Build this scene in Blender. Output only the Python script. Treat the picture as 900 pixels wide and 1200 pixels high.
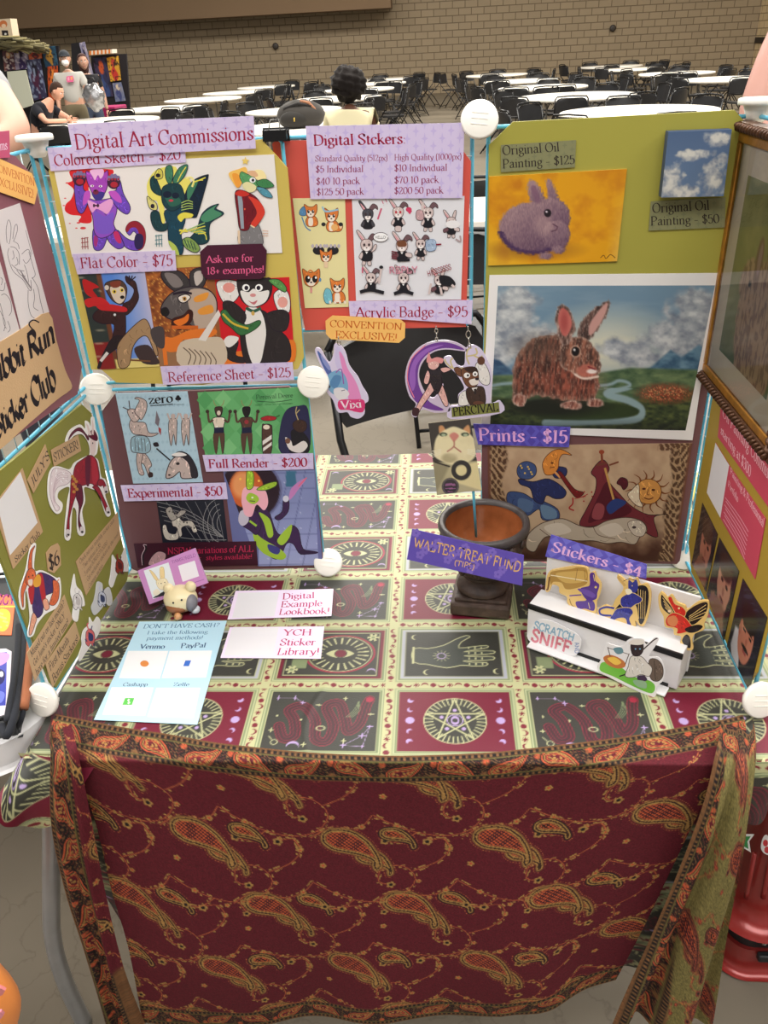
import bpy, bmesh, math, random
import numpy as np
from mathutils import Vector, Matrix
random.seed(7)
rng = np.random.default_rng(5)
sc = bpy.context.scene
for o in list(bpy.data.objects):
    bpy.data.objects.remove(o)
COL = sc.collection

# ------------------------------------------------------------------ camera, sky, lights, exposure
CAM = np.array([0.568881, -1.231171, 1.571450])
CR = np.array([0.997585, 0.0518965, -0.0461578])
CU = np.array([0.0139313, 0.5015608, 0.8650102])
CF = np.array([-0.0680420, 0.8635644, -0.4996266])
FPX = 950.78                     # focal length in pixels of the 900x1200 frame
cam_d = bpy.data.cameras.new('camera')
cam_d.sensor_fit = 'VERTICAL'; cam_d.sensor_height = 36.0
cam_d.lens = FPX * 36.0 / 1200.0
cam_d.clip_start = 0.02; cam_d.clip_end = 300
cam_o = bpy.data.objects.new('camera', cam_d); COL.objects.link(cam_o)
M4 = Matrix.Identity(4)
for r in range(3):
    M4[r][0], M4[r][1], M4[r][2], M4[r][3] = CR[r], CU[r], -CF[r], CAM[r]
cam_o.matrix_world = M4
sc.camera = cam_o
wd = bpy.data.worlds.new('hall_air'); sc.world = wd; wd.use_nodes = True
wd.node_tree.nodes['Background'].inputs[0].default_value = (1.0, 0.95, 0.89, 1)
wd.node_tree.nodes['Background'].inputs[1].default_value = 0.40
def area(name, loc, sx, sy, power, col=(1, .95, .87), tilt=(0, 0, 0)):
    d = bpy.data.lights.new(name, 'AREA'); d.shape = 'RECTANGLE'; d.size = sx; d.size_y = sy
    d.energy = power; d.color = col
    o = bpy.data.objects.new(name, d); COL.objects.link(o); o.location = loc; o.rotation_euler = tilt
    return o
# rows of ceiling fixtures of the hall: over the aisle, over the booth, over the seating; plus two added side fills
area('ceiling_lamp_aisle', (0.7, -3.0, 5.6), 5.0, 2.6, 250, (1, .97, .93))
area('side_fill_left', (-4.2, -.8, 5.4), 2.6, 6.0, 330, (1, .97, .93))  # unseen fill light, added to brighten the right side panel and gilt frame
area('side_fill_right', (5.4, -.8, 5.4), 2.6, 6.0, 330, (1, .97, .93))  # its counterpart, an added fill for the left side panel
area('ceiling_lamp_booth', (0.6, 2.2, 6.2), 6.0, 2.0, 330, (1, .97, .93))
area('ceiling_lamp_seating', (1.0, 9.0, 7.0), 14, 3.0, 1500)
area('ceiling_lamp_far', (1.0, 18.0, 7.0), 20, 3.0, 2300)
sc.view_settings.view_transform = 'Standard'
sc.view_settings.look = 'None'
sc.view_settings.gamma = 1.0
sc.view_settings.use_curve_mapping = False
sc.view_settings.exposure = 0.25

# ------------------------------------------------------------------ small helpers
def lin(c):
    c = np.asarray(c, float) / 255.0
    return np.where(c <= 0.04045, c / 12.92, ((c + 0.055) / 1.055) ** 2.4)
def nrm(v):
    v = np.asarray(v, float); return v / np.linalg.norm(v)
MATS = {}
def mat(name, rgb, rough=0.5, metal=0.0, var=0.06, scale=30.0, bump=0.0, spec=0.5, coat=0.0, sheen=0.0, trans=0.0):
    if name in MATS: return MATS[name]
    m = bpy.data.materials.new(name); m.use_nodes = True
    nt = m.node_tree; b = nt.nodes['Principled BSDF']
    l = lin(rgb)
    tc = nt.nodes.new('ShaderNodeTexCoord'); nz = nt.nodes.new('ShaderNodeTexNoise')
    nz.inputs['Scale'].default_value = scale; nz.inputs['Detail'].default_value = 4
    nt.links.new(tc.outputs['Object'], nz.inputs['Vector'])
    rp = nt.nodes.new('ShaderNodeValToRGB')
    rp.color_ramp.elements[0].position = 0.3; rp.color_ramp.elements[1].position = 0.7
    rp.color_ramp.elements[0].color = (*(l * (1 - var)), 1); rp.color_ramp.elements[1].color = (*np.minimum(l * (1 + var), 1), 1)
    nt.links.new(nz.outputs['Fac'], rp.inputs['Fac']); nt.links.new(rp.outputs['Color'], b.inputs['Base Color'])
    b.inputs['Roughness'].default_value = rough; b.inputs['Metallic'].default_value = metal
    b.inputs['Specular IOR Level'].default_value = spec; b.inputs['Coat Weight'].default_value = coat
    b.inputs['Sheen Weight'].default_value = sheen; b.inputs['Transmission Weight'].default_value = trans
    if bump:
        bp = nt.nodes.new('ShaderNodeBump'); bp.inputs['Strength'].default_value = bump; bp.inputs['Distance'].default_value = 0.004
        nt.links.new(nz.outputs['Fac'], bp.inputs['Height']); nt.links.new(bp.outputs['Normal'], b.inputs['Normal'])
    MATS[name] = m; return m
def ink(name, rough=0.55, spec=0.4, weave=0.0, coat=0.0, sheen=0.0):
    """printed, painted or woven colours, carried by the mesh"""
    if name in MATS: return MATS[name]
    m = bpy.data.materials.new(name); m.use_nodes = True
    nt = m.node_tree; b = nt.nodes['Principled BSDF']
    a = nt.nodes.new('ShaderNodeAttribute'); a.attribute_name = 'Col'
    nt.links.new(a.outputs['Color'], b.inputs['Base Color'])
    b.inputs['Roughness'].default_value = rough; b.inputs['Specular IOR Level'].default_value = spec
    b.inputs['Coat Weight'].default_value = coat; b.inputs['Sheen Weight'].default_value = sheen
    if weave:
        tc = nt.nodes.new('ShaderNodeTexCoord'); nz = nt.nodes.new('ShaderNodeTexNoise')
        nz.inputs['Scale'].default_value = 380; nt.links.new(tc.outputs['Object'], nz.inputs['Vector'])
        bp = nt.nodes.new('ShaderNodeBump'); bp.inputs['Strength'].default_value = weave; bp.inputs['Distance'].default_value = 0.002
        nt.links.new(nz.outputs['Fac'], bp.inputs['Height']); nt.links.new(bp.outputs['Normal'], b.inputs['Normal'])
    MATS[name] = m; return m
PAPER = ink('printed_paper', 0.5, 0.35)
GLOSS = ink('glossy_print', 0.18, 0.5, coat=0.3)
OIL = ink('oil_paint', 0.4, 0.4)
CLOTH = ink('woven_print', 0.75, 0.25, weave=0.25)
SATIN = ink('satin_print', 0.48, 0.4, weave=0.12)

def tag(o, label, cat=None, group=None, kind=None):
    if label: o['label'] = label
    if cat: o['category'] = cat
    if group: o['group'] = group
    if kind: o['kind'] = kind
    return o
def thing(name, loc, label, cat, group=None, rz=0.0):
    o = bpy.data.objects.new(name, None); COL.objects.link(o)
    o.location = [float(v) for v in loc]; o.rotation_euler = (0, 0, rz); o.empty_display_size = 0.05
    return tag(o, label, cat, group)

class MB:
    """gathers geometry (world space) and links it as ONE mesh object"""
    def __init__(s): s.v = []; s.f = []; s.mi = []; s.c = []; s.sm = []; s.n = 0
    def add(s, V, F, col=(200, 200, 200), mi=0, smooth=False, linear=False):
        V = np.asarray(V, float).reshape(-1, 3); k = s.n
        s.v.append(V); s.n += len(V)
        cc = np.asarray(col, float)
        if not linear: cc = lin(cc)
        s.c.append(np.broadcast_to(cc, (len(V), 3)))
        s.f.extend([[i + k for i in f] for f in F]); s.mi.extend([mi] * len(F)); s.sm.extend([smooth] * len(F))
        return s
    def grid(s, P, col, mi=0, smooth=True, wrap=False):
        n, m = P.shape[:2]
        F = []
        for i in range(n - 1):
            for j in range(m - 1 + (1 if wrap else 0)):
                j2 = (j + 1) % m
                F.append([i * m + j, i * m + j2, (i + 1) * m + j2, (i + 1) * m + j])
        c = np.asarray(col, float)
        if c.ndim == 3: c = c.reshape(-1, 3)
        return s.add(P.reshape(-1, 3), F, c, mi, smooth)
    def box(s, c, d, col=(200, 200, 200), mi=0, rz=0.0, R=None):
        x, y, z = np.asarray(d, float) / 2
        V = np.array([[-x, -y, -z], [x, -y, -z], [x, y, -z], [-x, y, -z], [-x, -y, z], [x, -y, z], [x, y, z], [-x, y, z]])
        if R is None:
            cz, sz = math.cos(rz), math.sin(rz); R = np.array([[cz, -sz, 0], [sz, cz, 0], [0, 0, 1]])
        return s.add(V @ np.asarray(R).T + np.asarray(c, float), [[3, 2, 1, 0], [4, 5, 6, 7], [0, 1, 5, 4], [1, 2, 6, 5], [2, 3, 7, 6], [3, 0, 4, 7]], col, mi)
    def tube(s, pts, r, n=8, col=(200, 200, 200), mi=0, closed=False, cap=True):
        P = np.asarray(pts, float); k = len(P)
        rr = np.broadcast_to(np.asarray(r, float), (k,))
        T = np.empty_like(P)
        for i in range(k):
            a = P[(i - 1) % k] if (closed or i > 0) else P[i]
            b = P[(i + 1) % k] if (closed or i < k - 1) else P[i]
            T[i] = nrm(b - a)
        up = np.array([0, 0, 1.0]) if abs(T[0][2]) < 0.9 else np.array([1.0, 0, 0])
        N = nrm(np.cross(T[0], up)); V = []
        for i in range(k):
            N = nrm(N - T[i] * (N @ T[i])); B = np.cross(T[i], N)
            for j in range(n):
                t = 2 * math.pi * j / n
                V.append(P[i] + rr[i] * (math.cos(t) * N + math.sin(t) * B))
        F = []
        for i in range(k if closed else k - 1):
            i2 = (i + 1) % k
            for j in range(n):
                j2 = (j + 1) % n
                F.append([i * n + j, i * n + j2, i2 * n + j2, i2 * n + j])
        if cap and not closed:
            F.append(list(range(n))[::-1]); F.append([(k - 1) * n + j for j in range(n)])
        return s.add(V, F, col, mi, True)
    def lathe(s, prof, c, n=32, col=(200, 200, 200), mi=0, ax=None, cap=True, sx=1.0, sy=1.0):
        """profile of (radius, height) turned about a vertical axis at c (or ax = rotation matrix)"""
        R = np.eye(3) if ax is None else np.asarray(ax); V = []; k = len(prof)
        for r, h in prof:
            for j in range(n):
                t = 2 * math.pi * j / n; V.append(R @ np.array([r * sx * math.cos(t), r * sy * math.sin(t), h]) + np.asarray(c, float))
        F = []
        for i in range(k - 1):
            for j in range(n):
                j2 = (j + 1) % n; F.append([i * n + j, i * n + j2, (i + 1) * n + j2, (i + 1) * n + j])
        if cap: F.append(list(range(n))[::-1]); F.append([(k - 1) * n + j for j in range(n)])
        return s.add(V, F, col, mi, True)
    def ball(s, c, r, col=(200, 200, 200), mi=0, n=14, m=10, R=None, fn=None):
        r = np.broadcast_to(np.asarray(r, float), (3,)); V = []
        for i in range(m + 1):
            a = math.pi * i / m
            for j in range(n):
                t = 2 * math.pi * j / n
                d = np.array([math.sin(a) * math.cos(t), math.sin(a) * math.sin(t), math.cos(a)])
                q = d * r
                if fn is not None: q = fn(d, q)
                if R is not None: q = R @ q
                V.append(q + np.asarray(c, float))
        F = [[i * n + j, (i + 1) * n + j, (i + 1) * n + (j + 1) % n, i * n + (j + 1) % n] for i in range(m) for j in range(n)]
        return s.add(V, F, col, mi, True)
    def extrude(s, poly, N, t, col, mi=0, back=None):
        """planar outline poly (world) with front at poly and thickness t along -N"""
        A = np.asarray(poly, float); k = len(A); B = A - np.asarray(N) * t
        s.add(A, [list(range(k))], col, mi)
        side = back if back is not None else col
        s.add(np.vstack([A, B]), [[i, (i + 1) % k, k + (i + 1) % k, k + i] for i in range(k)] + [[k + i for i in range(k)][::-1]], side, mi)
        return s
    def build(s, name, mats, parent=None, base=None, bevel=0.0, subsurf=0):
        V = np.vstack(s.v); C = np.vstack(s.c)
        if parent is not None: org = np.array(parent.location)
        else: org = np.asarray(base if base is not None else [(V[:, 0].min() + V[:, 0].max()) / 2, (V[:, 1].min() + V[:, 1].max()) / 2, V[:, 2].min()], float)
        me = bpy.data.meshes.new(name)
        W = V - org
        if parent is not None and parent.rotation_euler[2]:
            a = -parent.rotation_euler[2]; ca, sa = math.cos(a), math.sin(a)
            W = W @ np.array([[ca, -sa, 0], [sa, ca, 0], [0, 0, 1]]).T
        if parent is not None:          # sub-parts: subtract every ancestor's place
            p = parent.parent
            while p is not None: W = W - np.array(p.location); p = p.parent
        me.from_pydata(W.tolist(), [], s.f)
        for m in (mats if isinstance(mats, (list, tuple)) else [mats]): me.materials.append(m)
        me.polygons.foreach_set('material_index', s.mi); me.polygons.foreach_set('use_smooth', s.sm)
        ca_ = me.color_attributes.new('Col', 'FLOAT_COLOR', 'POINT')
        ca_.data.foreach_set('color', np.hstack([C, np.ones((len(C), 1))]).astype(np.float32).ravel())
        me.update()
        o = bpy.data.objects.new(name, me); COL.objects.link(o)
        if parent is not None: o.parent = parent
        else: o.location = org
        if bevel:
            b = o.modifiers.new('bevel', 'BEVEL'); b.width = bevel; b.segments = 2; b.limit_method = 'ANGLE'
        if subsurf:
            b = o.modifiers.new('sub', 'SUBSURF'); b.levels = subsurf; b.render_levels = subsurf
        return o

# ---- planes of the place and the sight lines that meet them
def ray(x, y): return CF + CR * (x - 450) / FPX - CU * (y - 600) / FPX
def hit(x, y, plane, off=0.0):
    """the point of a plane (p0, n), moved off along n, that the sight line through frame point (x, y) meets"""
    p0, n = plane; d = ray(x, y); return CAM + d * (((p0 + n * off) - CAM) @ n / (d @ n))
def hits(X, Y, plane, off=0.0):
    p0, n = plane
    D = CF + np.multiply.outer((np.asarray(X, float) - 450) / FPX, CR) - np.multiply.outer((np.asarray(Y, float) - 600) / FPX, CU)
    return CAM + D * ((((p0 + n * off) - CAM) @ n) / (D @ n))[..., None]
def proj(P):
    d = np.asarray(P, float) - CAM; z = d @ CF; return 450 + FPX * (d @ CR) / z, 600 - FPX * (d @ CU) / z
def vplane(a, b):
    """vertical plane through two floor-plan points, facing right of a->b"""
    d = nrm(np.array([b[0] - a[0], b[1] - a[1], 0])); return (np.array([a[0], a[1], 0.0]), np.array([d[1], -d[0], 0]))
ZT = 0.74
TABLE = (np.array([0, 0, ZT]), np.array([0, 0, 1.0]))
BACKL = vplane((0, 0), (0.3632, -0.0012))
BACKR = vplane((0.6386, 0.0183), (1.0033, 0.0036))
LEFT = vplane((-0.0123, -0.3643), (0, 0))
RIGHT = vplane((1.0033, 0.0036), (1.0023, -0.3604))
def yplane(y): return (np.array([0, y, 0.0]), np.array([0, -1.0, 0]))

# ---- curves and noise
def smooth(pts, closed=False, k=5):
    P = np.asarray(pts, float); n = len(P)
    if n < 3: return P
    out = []
    for i in range(n if closed else n - 1):
        if closed: a, b, c, d = P[(i - 1) % n], P[i], P[(i + 1) % n], P[(i + 2) % n]
        else: a, b, c, d = P[max(i - 1, 0)], P[i], P[i + 1], P[min(i + 2, n - 1)]
        for t in np.linspace(0, 1, k, endpoint=False):
            out.append(0.5 * (2 * b + (c - a) * t + (2 * a - 5 * b + 4 * c - d) * t * t + (3 * b - a - 3 * c + d) * t ** 3))
    if not closed: out.append(P[-1])
    return np.array(out)
def ellipse(cx, cy, rx, ry, rot=0, n=18):
    t = np.linspace(0, 2 * math.pi, n, endpoint=False); c, s_ = math.cos(rot), math.sin(rot)
    x, y = rx * np.cos(t), ry * np.sin(t); return np.stack([cx + x * c - y * s_, cy + x * s_ + y * c], -1)
def _h(i, j, s): 
    v = np.sin(i * 127.1 + j * 311.7 + s * 74.7) * 43758.5453; return v - np.floor(v)
def vn(X, Y, s=0):
    i, j = np.floor(X), np.floor(Y); f, g = X - i, Y - j; f = f * f * (3 - 2 * f); g = g * g * (3 - 2 * g)
    return (_h(i, j, s) * (1 - f) + _h(i + 1, j, s) * f) * (1 - g) + (_h(i, j + 1, s) * (1 - f) + _h(i + 1, j + 1, s) * f) * g
def fbm(X, Y, s=0, o=4):
    r = 0; a = 0.5
    for k in range(o): r = r + a * vn(X * 2 ** k, Y * 2 ** k, s + k * 3); a *= 0.5
    return r / (1 - 0.5 ** o)
def mix(C, m, col):
    m = np.clip(m, 0, 1)[..., None]; C[...] = C * (1 - m) + np.asarray(col, float) * m
def sdpoly(X, Y, P):
    """signed distance to a closed outline, negative inside"""
    P = np.asarray(P, float); d = np.full(X.shape, 1e9); ins = np.zeros(X.shape, bool)
    for i in range(len(P)):
        a, b = P[i], P[(i + 1) % len(P)]; e = b - a; L = e @ e + 1e-12
        t = np.clip(((X - a[0]) * e[0] + (Y - a[1]) * e[1]) / L, 0, 1)
        d = np.minimum(d, np.hypot(X - a[0] - t * e[0], Y - a[1] - t * e[1]))
        if a[1] != b[1]:
            ins ^= ((Y >= a[1]) != (Y >= b[1])) & (X < a[0] + (Y - a[1]) * e[0] / (b[1] - a[1]))
    return np.where(ins, -d, d)
def sdline(X, Y, P):
    P = np.asarray(P, float); d = np.full(np.shape(X), 1e9)
    for a, b in zip(P[:-1], P[1:]):
        e = b - a; L = e @ e + 1e-12; t = np.clip(((X - a[0]) * e[0] + (Y - a[1]) * e[1]) / L, 0, 1)
        d = np.minimum(d, np.hypot(X - a[0] - t * e[0], Y - a[1] - t * e[1]))
    return d
def soft(d, w=1.0): return np.clip(0.5 - d / w, 0, 1)
def sell(X, Y, cx, cy, rx, ry, rot=0):
    c, s_ = math.cos(rot), math.sin(rot); x, y = X - cx, Y - cy
    return (np.hypot((x * c + y * s_) / rx, (-x * s_ + y * c) / ry) - 1) * min(rx, ry)

# ------------------------------------------------------------------ lettering: pen strokes on a skeleton alphabet
GL = {}
def _g(txt):
    for ln in txt.strip().split('\n'):
        ch, w, rest = ln.strip().split(' ', 2); st = []
        for q in rest.split('|'):
            q = q.split(); st.append((q[0], [tuple(map(float, p.split(','))) for p in q[1:]]))
        GL[ch] = (float(w), st)
_g('''A 9 l12 0.6,0 4.5,10|l2 4.4,10 8.4,0|l 2,3.5 7,3.5
B 8 lb 1.6,0 1.6,10|c 1,10 5,10 6.5,7.8 5,5.4 1.6,5.3|c 1.6,5.3 5.5,5.2 7.3,2.8 5.4,0 1,0
C 8.8 c 8,7.6 7.2,9.3 5.2,10.1 2.2,8.6 0.9,5 2.2,1.4 5.2,-0.1 8.2,2|l 8,9.9 8,7
D 9.5 lb 1.7,0 1.7,10|c 0.7,10 4,10 7.4,8.7 8.7,5 7.4,1.3 4,0 0.7,0
E 8 lb 1.7,0 1.7,10|l 0.6,10 6.8,10 6.9,7.9|l 1.7,5.2 5,5.2|l 5,6.4 5,4|l 0.6,0 7.2,0 7.4,2.4
F 7.4 lb 1.7,0 1.7,10|l 0.6,10 6.8,10 6.9,7.9|l 1.7,5.2 5,5.2|l 5,6.4 5,4
G 9.5 c 8,7.6 7.2,9.3 5.2,10.1 2.2,8.6 0.9,5 2.2,1.4 5.2,-0.1 8,1|l 8,9.9 8,7|l1 8,4.4 8,0.4
H 10 lb 1.7,0 1.7,10|lb 8.1,0 8.1,10|l 1.7,5.2 8.1,5.2
I 4 lb 2,0 2,10
J 5 c1 3.2,10 3.2,5 3.1,1 2.2,-1 0.4,-1.2
K 9 lb 1.7,0 1.7,10|l1 7.6,10 1.8,4.4|l2 3.6,6 8.4,0
L 7.6 lb 1.7,0 1.7,10|l 0.6,0 6.9,0 7.1,2.6
M 11.4 lb 1.6,0 1.6,10|l 1.6,10 5.6,1|l 5.6,1 9.6,10|lb 9.7,0 9.7,10
N 10 lb 1.6,0 1.6,10|l 1.2,10 8.3,0|l2 8.3,0 8.3,10
O 10 o 5,10.1 8,8.6 9.1,5 8,1.4 5,-0.1 2,1.4 0.9,5 2,8.6
P 8 lb 1.7,0 1.7,10|c 1,10 5.2,10 7.2,7.5 5.2,4.9 1.7,4.8
Q 10 o 5,10.1 8,8.6 9.1,5 8,1.4 5,-0.1 2,1.4 0.9,5 2,8.6|c 4.6,1 6.4,-1 9.4,-2
R 9 lb 1.7,0 1.7,10|c 1,10 5.2,10 7,7.6 5.2,5.2 1.7,5|l2 4,5 8.2,0
S 7.2 c 6.2,7.9 5.6,9.5 3.7,10.1 1.5,8.9 1.4,6.9 3.6,5.3 6,3.4 6.1,1.3 3.9,-0.1 1.6,0.6 0.9,2.4|l 6.2,9.8 6.2,7.4|l 0.9,0.2 0.9,2.8
T 9 l1 4.5,0 4.5,10|l 0.6,7.8 0.8,10 8.2,10 8.4,7.8
U 10 c1 1.7,10 1.7,6 1.8,3 2.8,0.7 5,-0.1 7.2,0.8 8.2,3 8.2,6 8.2,10|l2 8.2,9 8.2,10
V 9 l1 0.6,10 4.6,0|l2 4.5,0 8.4,10
W 13 l1 0.5,10 3.8,0|l 3.8,0 6.6,9|l 6.4,9 9.4,0|l2 9.4,0 12.4,10
X 9 lb 0.8,10 8.2,0|lb 0.8,0 8,10
Y 8.6 l1 0.5,10 4.4,4.6|l2 4.4,4.6 8,10|l1 4.4,0 4.4,5
Z 8 l 1,8 1,10 7.2,10 0.8,0 7.2,0 7.4,2.2
a 6.4 c 1.1,5 2.2,6.4 4,6.1 4.6,4.8 4.6,2 4.7,0.6 5.4,0.1 6.4,0.6|c 4.6,3.9 2.2,3.3 0.9,1.7 1.8,0.1 3.3,0.2 4.6,1.6
b 7 l2 1.5,0 1.5,10|c 1.5,5 3.4,6.5 5.6,5.6 6.3,3.2 5.5,0.7 3.4,-0.1 1.5,1
c 5.6 c 5.1,4.9 4.4,6.2 2.8,6.4 1.2,5.2 0.8,3 1.5,0.8 3.2,-0.1 5.2,1.1
d 7.2 l3 5.5,0 5.5,10|c 5.5,5 3.7,6.5 1.5,5.6 0.8,3.2 1.5,0.7 3.4,-0.1 5.5,1.2
e 5.8 c 0.9,3.5 5,3.6 4.6,5.6 3,6.5 1.3,5.3 0.8,3 1.6,0.7 3.3,-0.1 5.2,1.2
f 4.2 c 4.5,9.2 3.4,10.2 2.2,9.2 1.8,7 1.8,4 1.8,0|l 0.4,6.2 3.8,6.2|l1 1.8,0 1.8,1
g 6.2 o 3,6.5 4.6,5.7 5,4.4 4.4,3 3,2.4 1.5,3.1 1,4.4 1.5,5.8|c 1.8,2.7 1.2,1.6 3,1 5,0.5 5.5,-1 4.4,-2.6 2.4,-2.9 0.7,-1.9 1.3,-0.3 2.6,0.8|l 4.6,5.9 6,6.4
h 7.2 lb 1.5,0 1.5,10|c 1.5,4.6 3.2,6.3 4.9,6.2 5.5,4.6 5.5,2 5.5,0|l1 5.5,0 5.5,1
i 3.2 l3 1.6,0 1.6,6.3|o 1.6,9.6 2.1,9 1.6,8.4 1.1,9
j 3 c2 1.8,6.3 1.8,2 1.5,-1.6 0,-2.6|o 1.7,9.6 2.2,9 1.7,8.4 1.2,9
k 7 lb 1.5,0 1.5,10|l2 5.4,6.2 1.6,2.8|l2 2.8,3.8 6.2,0
l 3.2 lb 1.6,0 1.6,10
m 10.4 l3 1.5,0 1.5,6.3|c 1.5,4.8 3.1,6.3 4.6,6 5.2,4.6 5.2,2 5.2,0|l1 5.2,0 5.2,1|c 5.2,4.8 6.8,6.3 8.3,6 8.9,4.6 8.9,2 8.9,0|l1 8.9,0 8.9,1
n 7.2 l3 1.5,0 1.5,6.3|c 1.5,4.7 3.2,6.3 4.9,6.1 5.5,4.6 5.5,2 5.5,0|l1 5.5,0 5.5,1
o 6.3 o 3.1,6.5 5,5.5 5.6,3.2 5,0.9 3.1,-0.1 1.3,0.9 0.7,3.2 1.3,5.5
p 7 l3 1.5,-3 1.5,6.3|c 1.5,5 3.4,6.5 5.6,5.6 6.3,3.2 5.5,0.7 3.4,-0.1 1.5,1
q 7 l1 5.5,-3 5.5,6.3|c 5.5,5 3.7,6.5 1.5,5.6 0.8,3.2 1.5,0.7 3.4,-0.1 5.5,1.2
r 5 l3 1.5,0 1.5,6.3|c 1.5,4.4 2.6,6 4.5,6.1|o 4.3,6.3 4.8,5.8 4.3,5.3 3.8,5.8
s 4.9 c 4.2,4.9 3.6,6.3 2,6.3 1,5 2.4,3.6 4,2.4 4.2,0.8 2.5,-0.1 1,0.5 0.7,1.8
t 4.2 c 1.9,8.2 1.9,4 1.9,1.3 2.6,0 4.2,0.8|l 0.5,6.2 3.8,6.2
u 7.2 c2 1.5,6.3 1.5,3 1.7,0.9 3,-0.1 4.6,0.6 5.5,1.8|l3 5.5,0 5.5,6.3
v 6.6 l2 0.5,6.3 3.4,0|l2 3.3,0 6,6.3
w 9.6 l1 0.4,6.3 2.9,0|l 2.9,0 5,5.8|l 4.8,5.8 6.9,0|l2 6.9,0 9.2,6.3
x 6.6 lb 0.6,6.3 5.9,0|lb 0.6,0 5.8,6.3
y 6.6 l2 0.5,6.3 3.5,0|c2 6,6.3 3.6,0 2.4,-2.4 0.6,-2.8
z 5.6 l 0.8,5 0.8,6.3 4.9,6.3 0.6,0 5,0 5.1,1.4
0 7 o 3.5,10 5.6,8.6 6.3,5 5.6,1.4 3.5,0 1.4,1.4 0.7,5 1.4,8.6
1 4.6 l3 2.4,0 2.4,10|l 0.9,8.6 2.4,10
2 6.6 c 0.9,7.6 1.6,9.4 3.3,10 5.2,8.9 5.2,6.8 3.4,3.8 0.8,0.2|l 0.7,0.3 5.8,0.3 6,1.8
3 6.4 c 0.9,8.2 1.9,9.8 3.6,9.9 5.2,8.4 4.6,6.2 2.6,5.4|c 2.6,5.4 5.2,4.8 5.6,2.4 4.2,0.2 2.2,0 0.7,1.4
4 7 l1 4.8,0 4.8,10|l 4.8,10 0.6,3|l 0.6,2.9 6.6,2.9
5 6.4 l 5.4,9.7 1.6,9.7|l 1.6,9.7 1.2,5.4|c 1.2,5.4 3.4,6.2 5.4,5 5.6,2.4 4.2,0.3 2.2,0 0.7,1.2
6 6.8 c 5.4,9.8 2.8,8.4 1,5 1.2,1.6 3.3,0 5.4,1 5.9,3.4 4.6,5.6 2.6,5.6 1.1,4
7 6.4 l 0.8,8.2 0.9,9.8 5.8,9.8|c 5.8,9.8 3.8,5 2.6,0
8 6.6 o 3.3,10 5,8.9 5,6.9 3.3,5.4 1.6,6.9 1.6,8.9|o 3.3,5.4 5.4,4 5.6,1.7 3.3,0 1,1.7 1.2,4
9 6.8 c 1.2,0.2 3.8,1.6 5.6,5 5.4,8.4 3.3,10 1.2,9 0.7,6.6 2,4.4 4,4.4 5.6,6
$ 6.6 c 5.4,7.9 4.8,9.2 3.3,9.6 1.4,8.6 1.4,6.8 3.3,5.3 5.4,3.6 5.5,1.6 3.4,0.3 1.6,0.9 0.9,2.4|l 3.3,11 3.3,-1.1
- 6 l 0.8,3.6 5,3.6
! 3 l 1.6,10 1.5,3|o 1.5,1 2,0.4 1.5,-0.2 1,0.4
: 3 o 1.5,5.6 2,5 1.5,4.4 1,5|o 1.5,1 2,0.4 1.5,-0.2 1,0.4
. 3 o 1.5,1 2,0.4 1.5,-0.2 1,0.4
, 3 c 1.7,0.8 1.9,-0.4 1,-1.6
' 2.6 l 1.4,10 1.2,7.6
? 6 c 0.9,8.2 2,9.8 4,9.8 5.2,8 4.2,5.8 2.8,4.6 2.7,3|o 2.7,1 3.2,0.4 2.7,-0.2 2.2,0.4
( 3.6 c 3,11 1.4,8 1.1,4 1.5,0.4 3,-2.4
) 3.6 c 0.6,11 2.2,8 2.5,4 2.1,0.4 0.6,-2.4
+ 6 l 3,1 3,6.4|l 0.6,3.7 5.4,3.7
& 9 c 8,5 6.4,1.6 3.6,0 1.2,1.2 1.4,3.6 4.6,6.4 5,8.8 3.6,10 2.2,8.6 3,6.2 8.4,0
/ 5 l 0.6,-1 4.4,10.4''')
def glyph_polys(ch, nib, phi, serif, thin, mono):
    """list of quads-strip vertex arrays in glyph units for a character"""
    w, st = GL[ch]; out = []
    for ty, pts in st:
        kind = ty[0]; fl = ty[1:]
        P = np.array(pts)
        if kind == 'c': P = smooth(P, False, 4)
        elif kind == 'o':
            P = smooth(P, True, 3); P = np.vstack([P, P[:1]])
            if len(pts) == 4: out.append(('fill', P[:-1])); continue
        T = np.gradient(P, axis=0)
        if kind == 'l' and len(P) > 2: # sharp corners: separate segments
            for a, b in zip(P[:-1], P[1:]): out.append(_ribbon(np.array([a, b]), nib, phi, thin, mono))
        else: out.append(_ribbon(P, nib, phi, thin, mono))
        if serif:
            ends = {'b': (0, -1), '1': (0,) if not (kind == 'l' and pts[0][1] > pts[-1][1]) else (0,), '2': (-1,), '12': (0,), '3': (0,)}.get(fl, ())
            for e in ends:
                x, y = pts[e]; h = serif
                out.append(_ribbon(np.array([[x - h, y], [x + h, y]]), thin, 1.57, thin, thin))
            if fl == '3':
                x, y = pts[-1]; out.append(_ribbon(np.array([[x - serif * 1.1, y - 0.55], [x, y - 0.1]]), thin, 1.57, thin, thin * 1.3))
    return w, out
def _ribbon(P, nib, phi, thin, mono):
    T = np.gradient(P, axis=0); T = T / (np.linalg.norm(T, axis=1, keepdims=True) + 1e-9)
    N = np.stack([-T[:, 1], T[:, 0]], -1)
    if mono: hw = np.full(len(P), mono / 2)
    else: hw = np.maximum(np.abs(np.sin(np.arctan2(T[:, 1], T[:, 0]) - phi)) * nib, thin) / 2
    return ('strip', np.concatenate([P + N * hw[:, None], P - N * hw[:, None]]))
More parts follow.
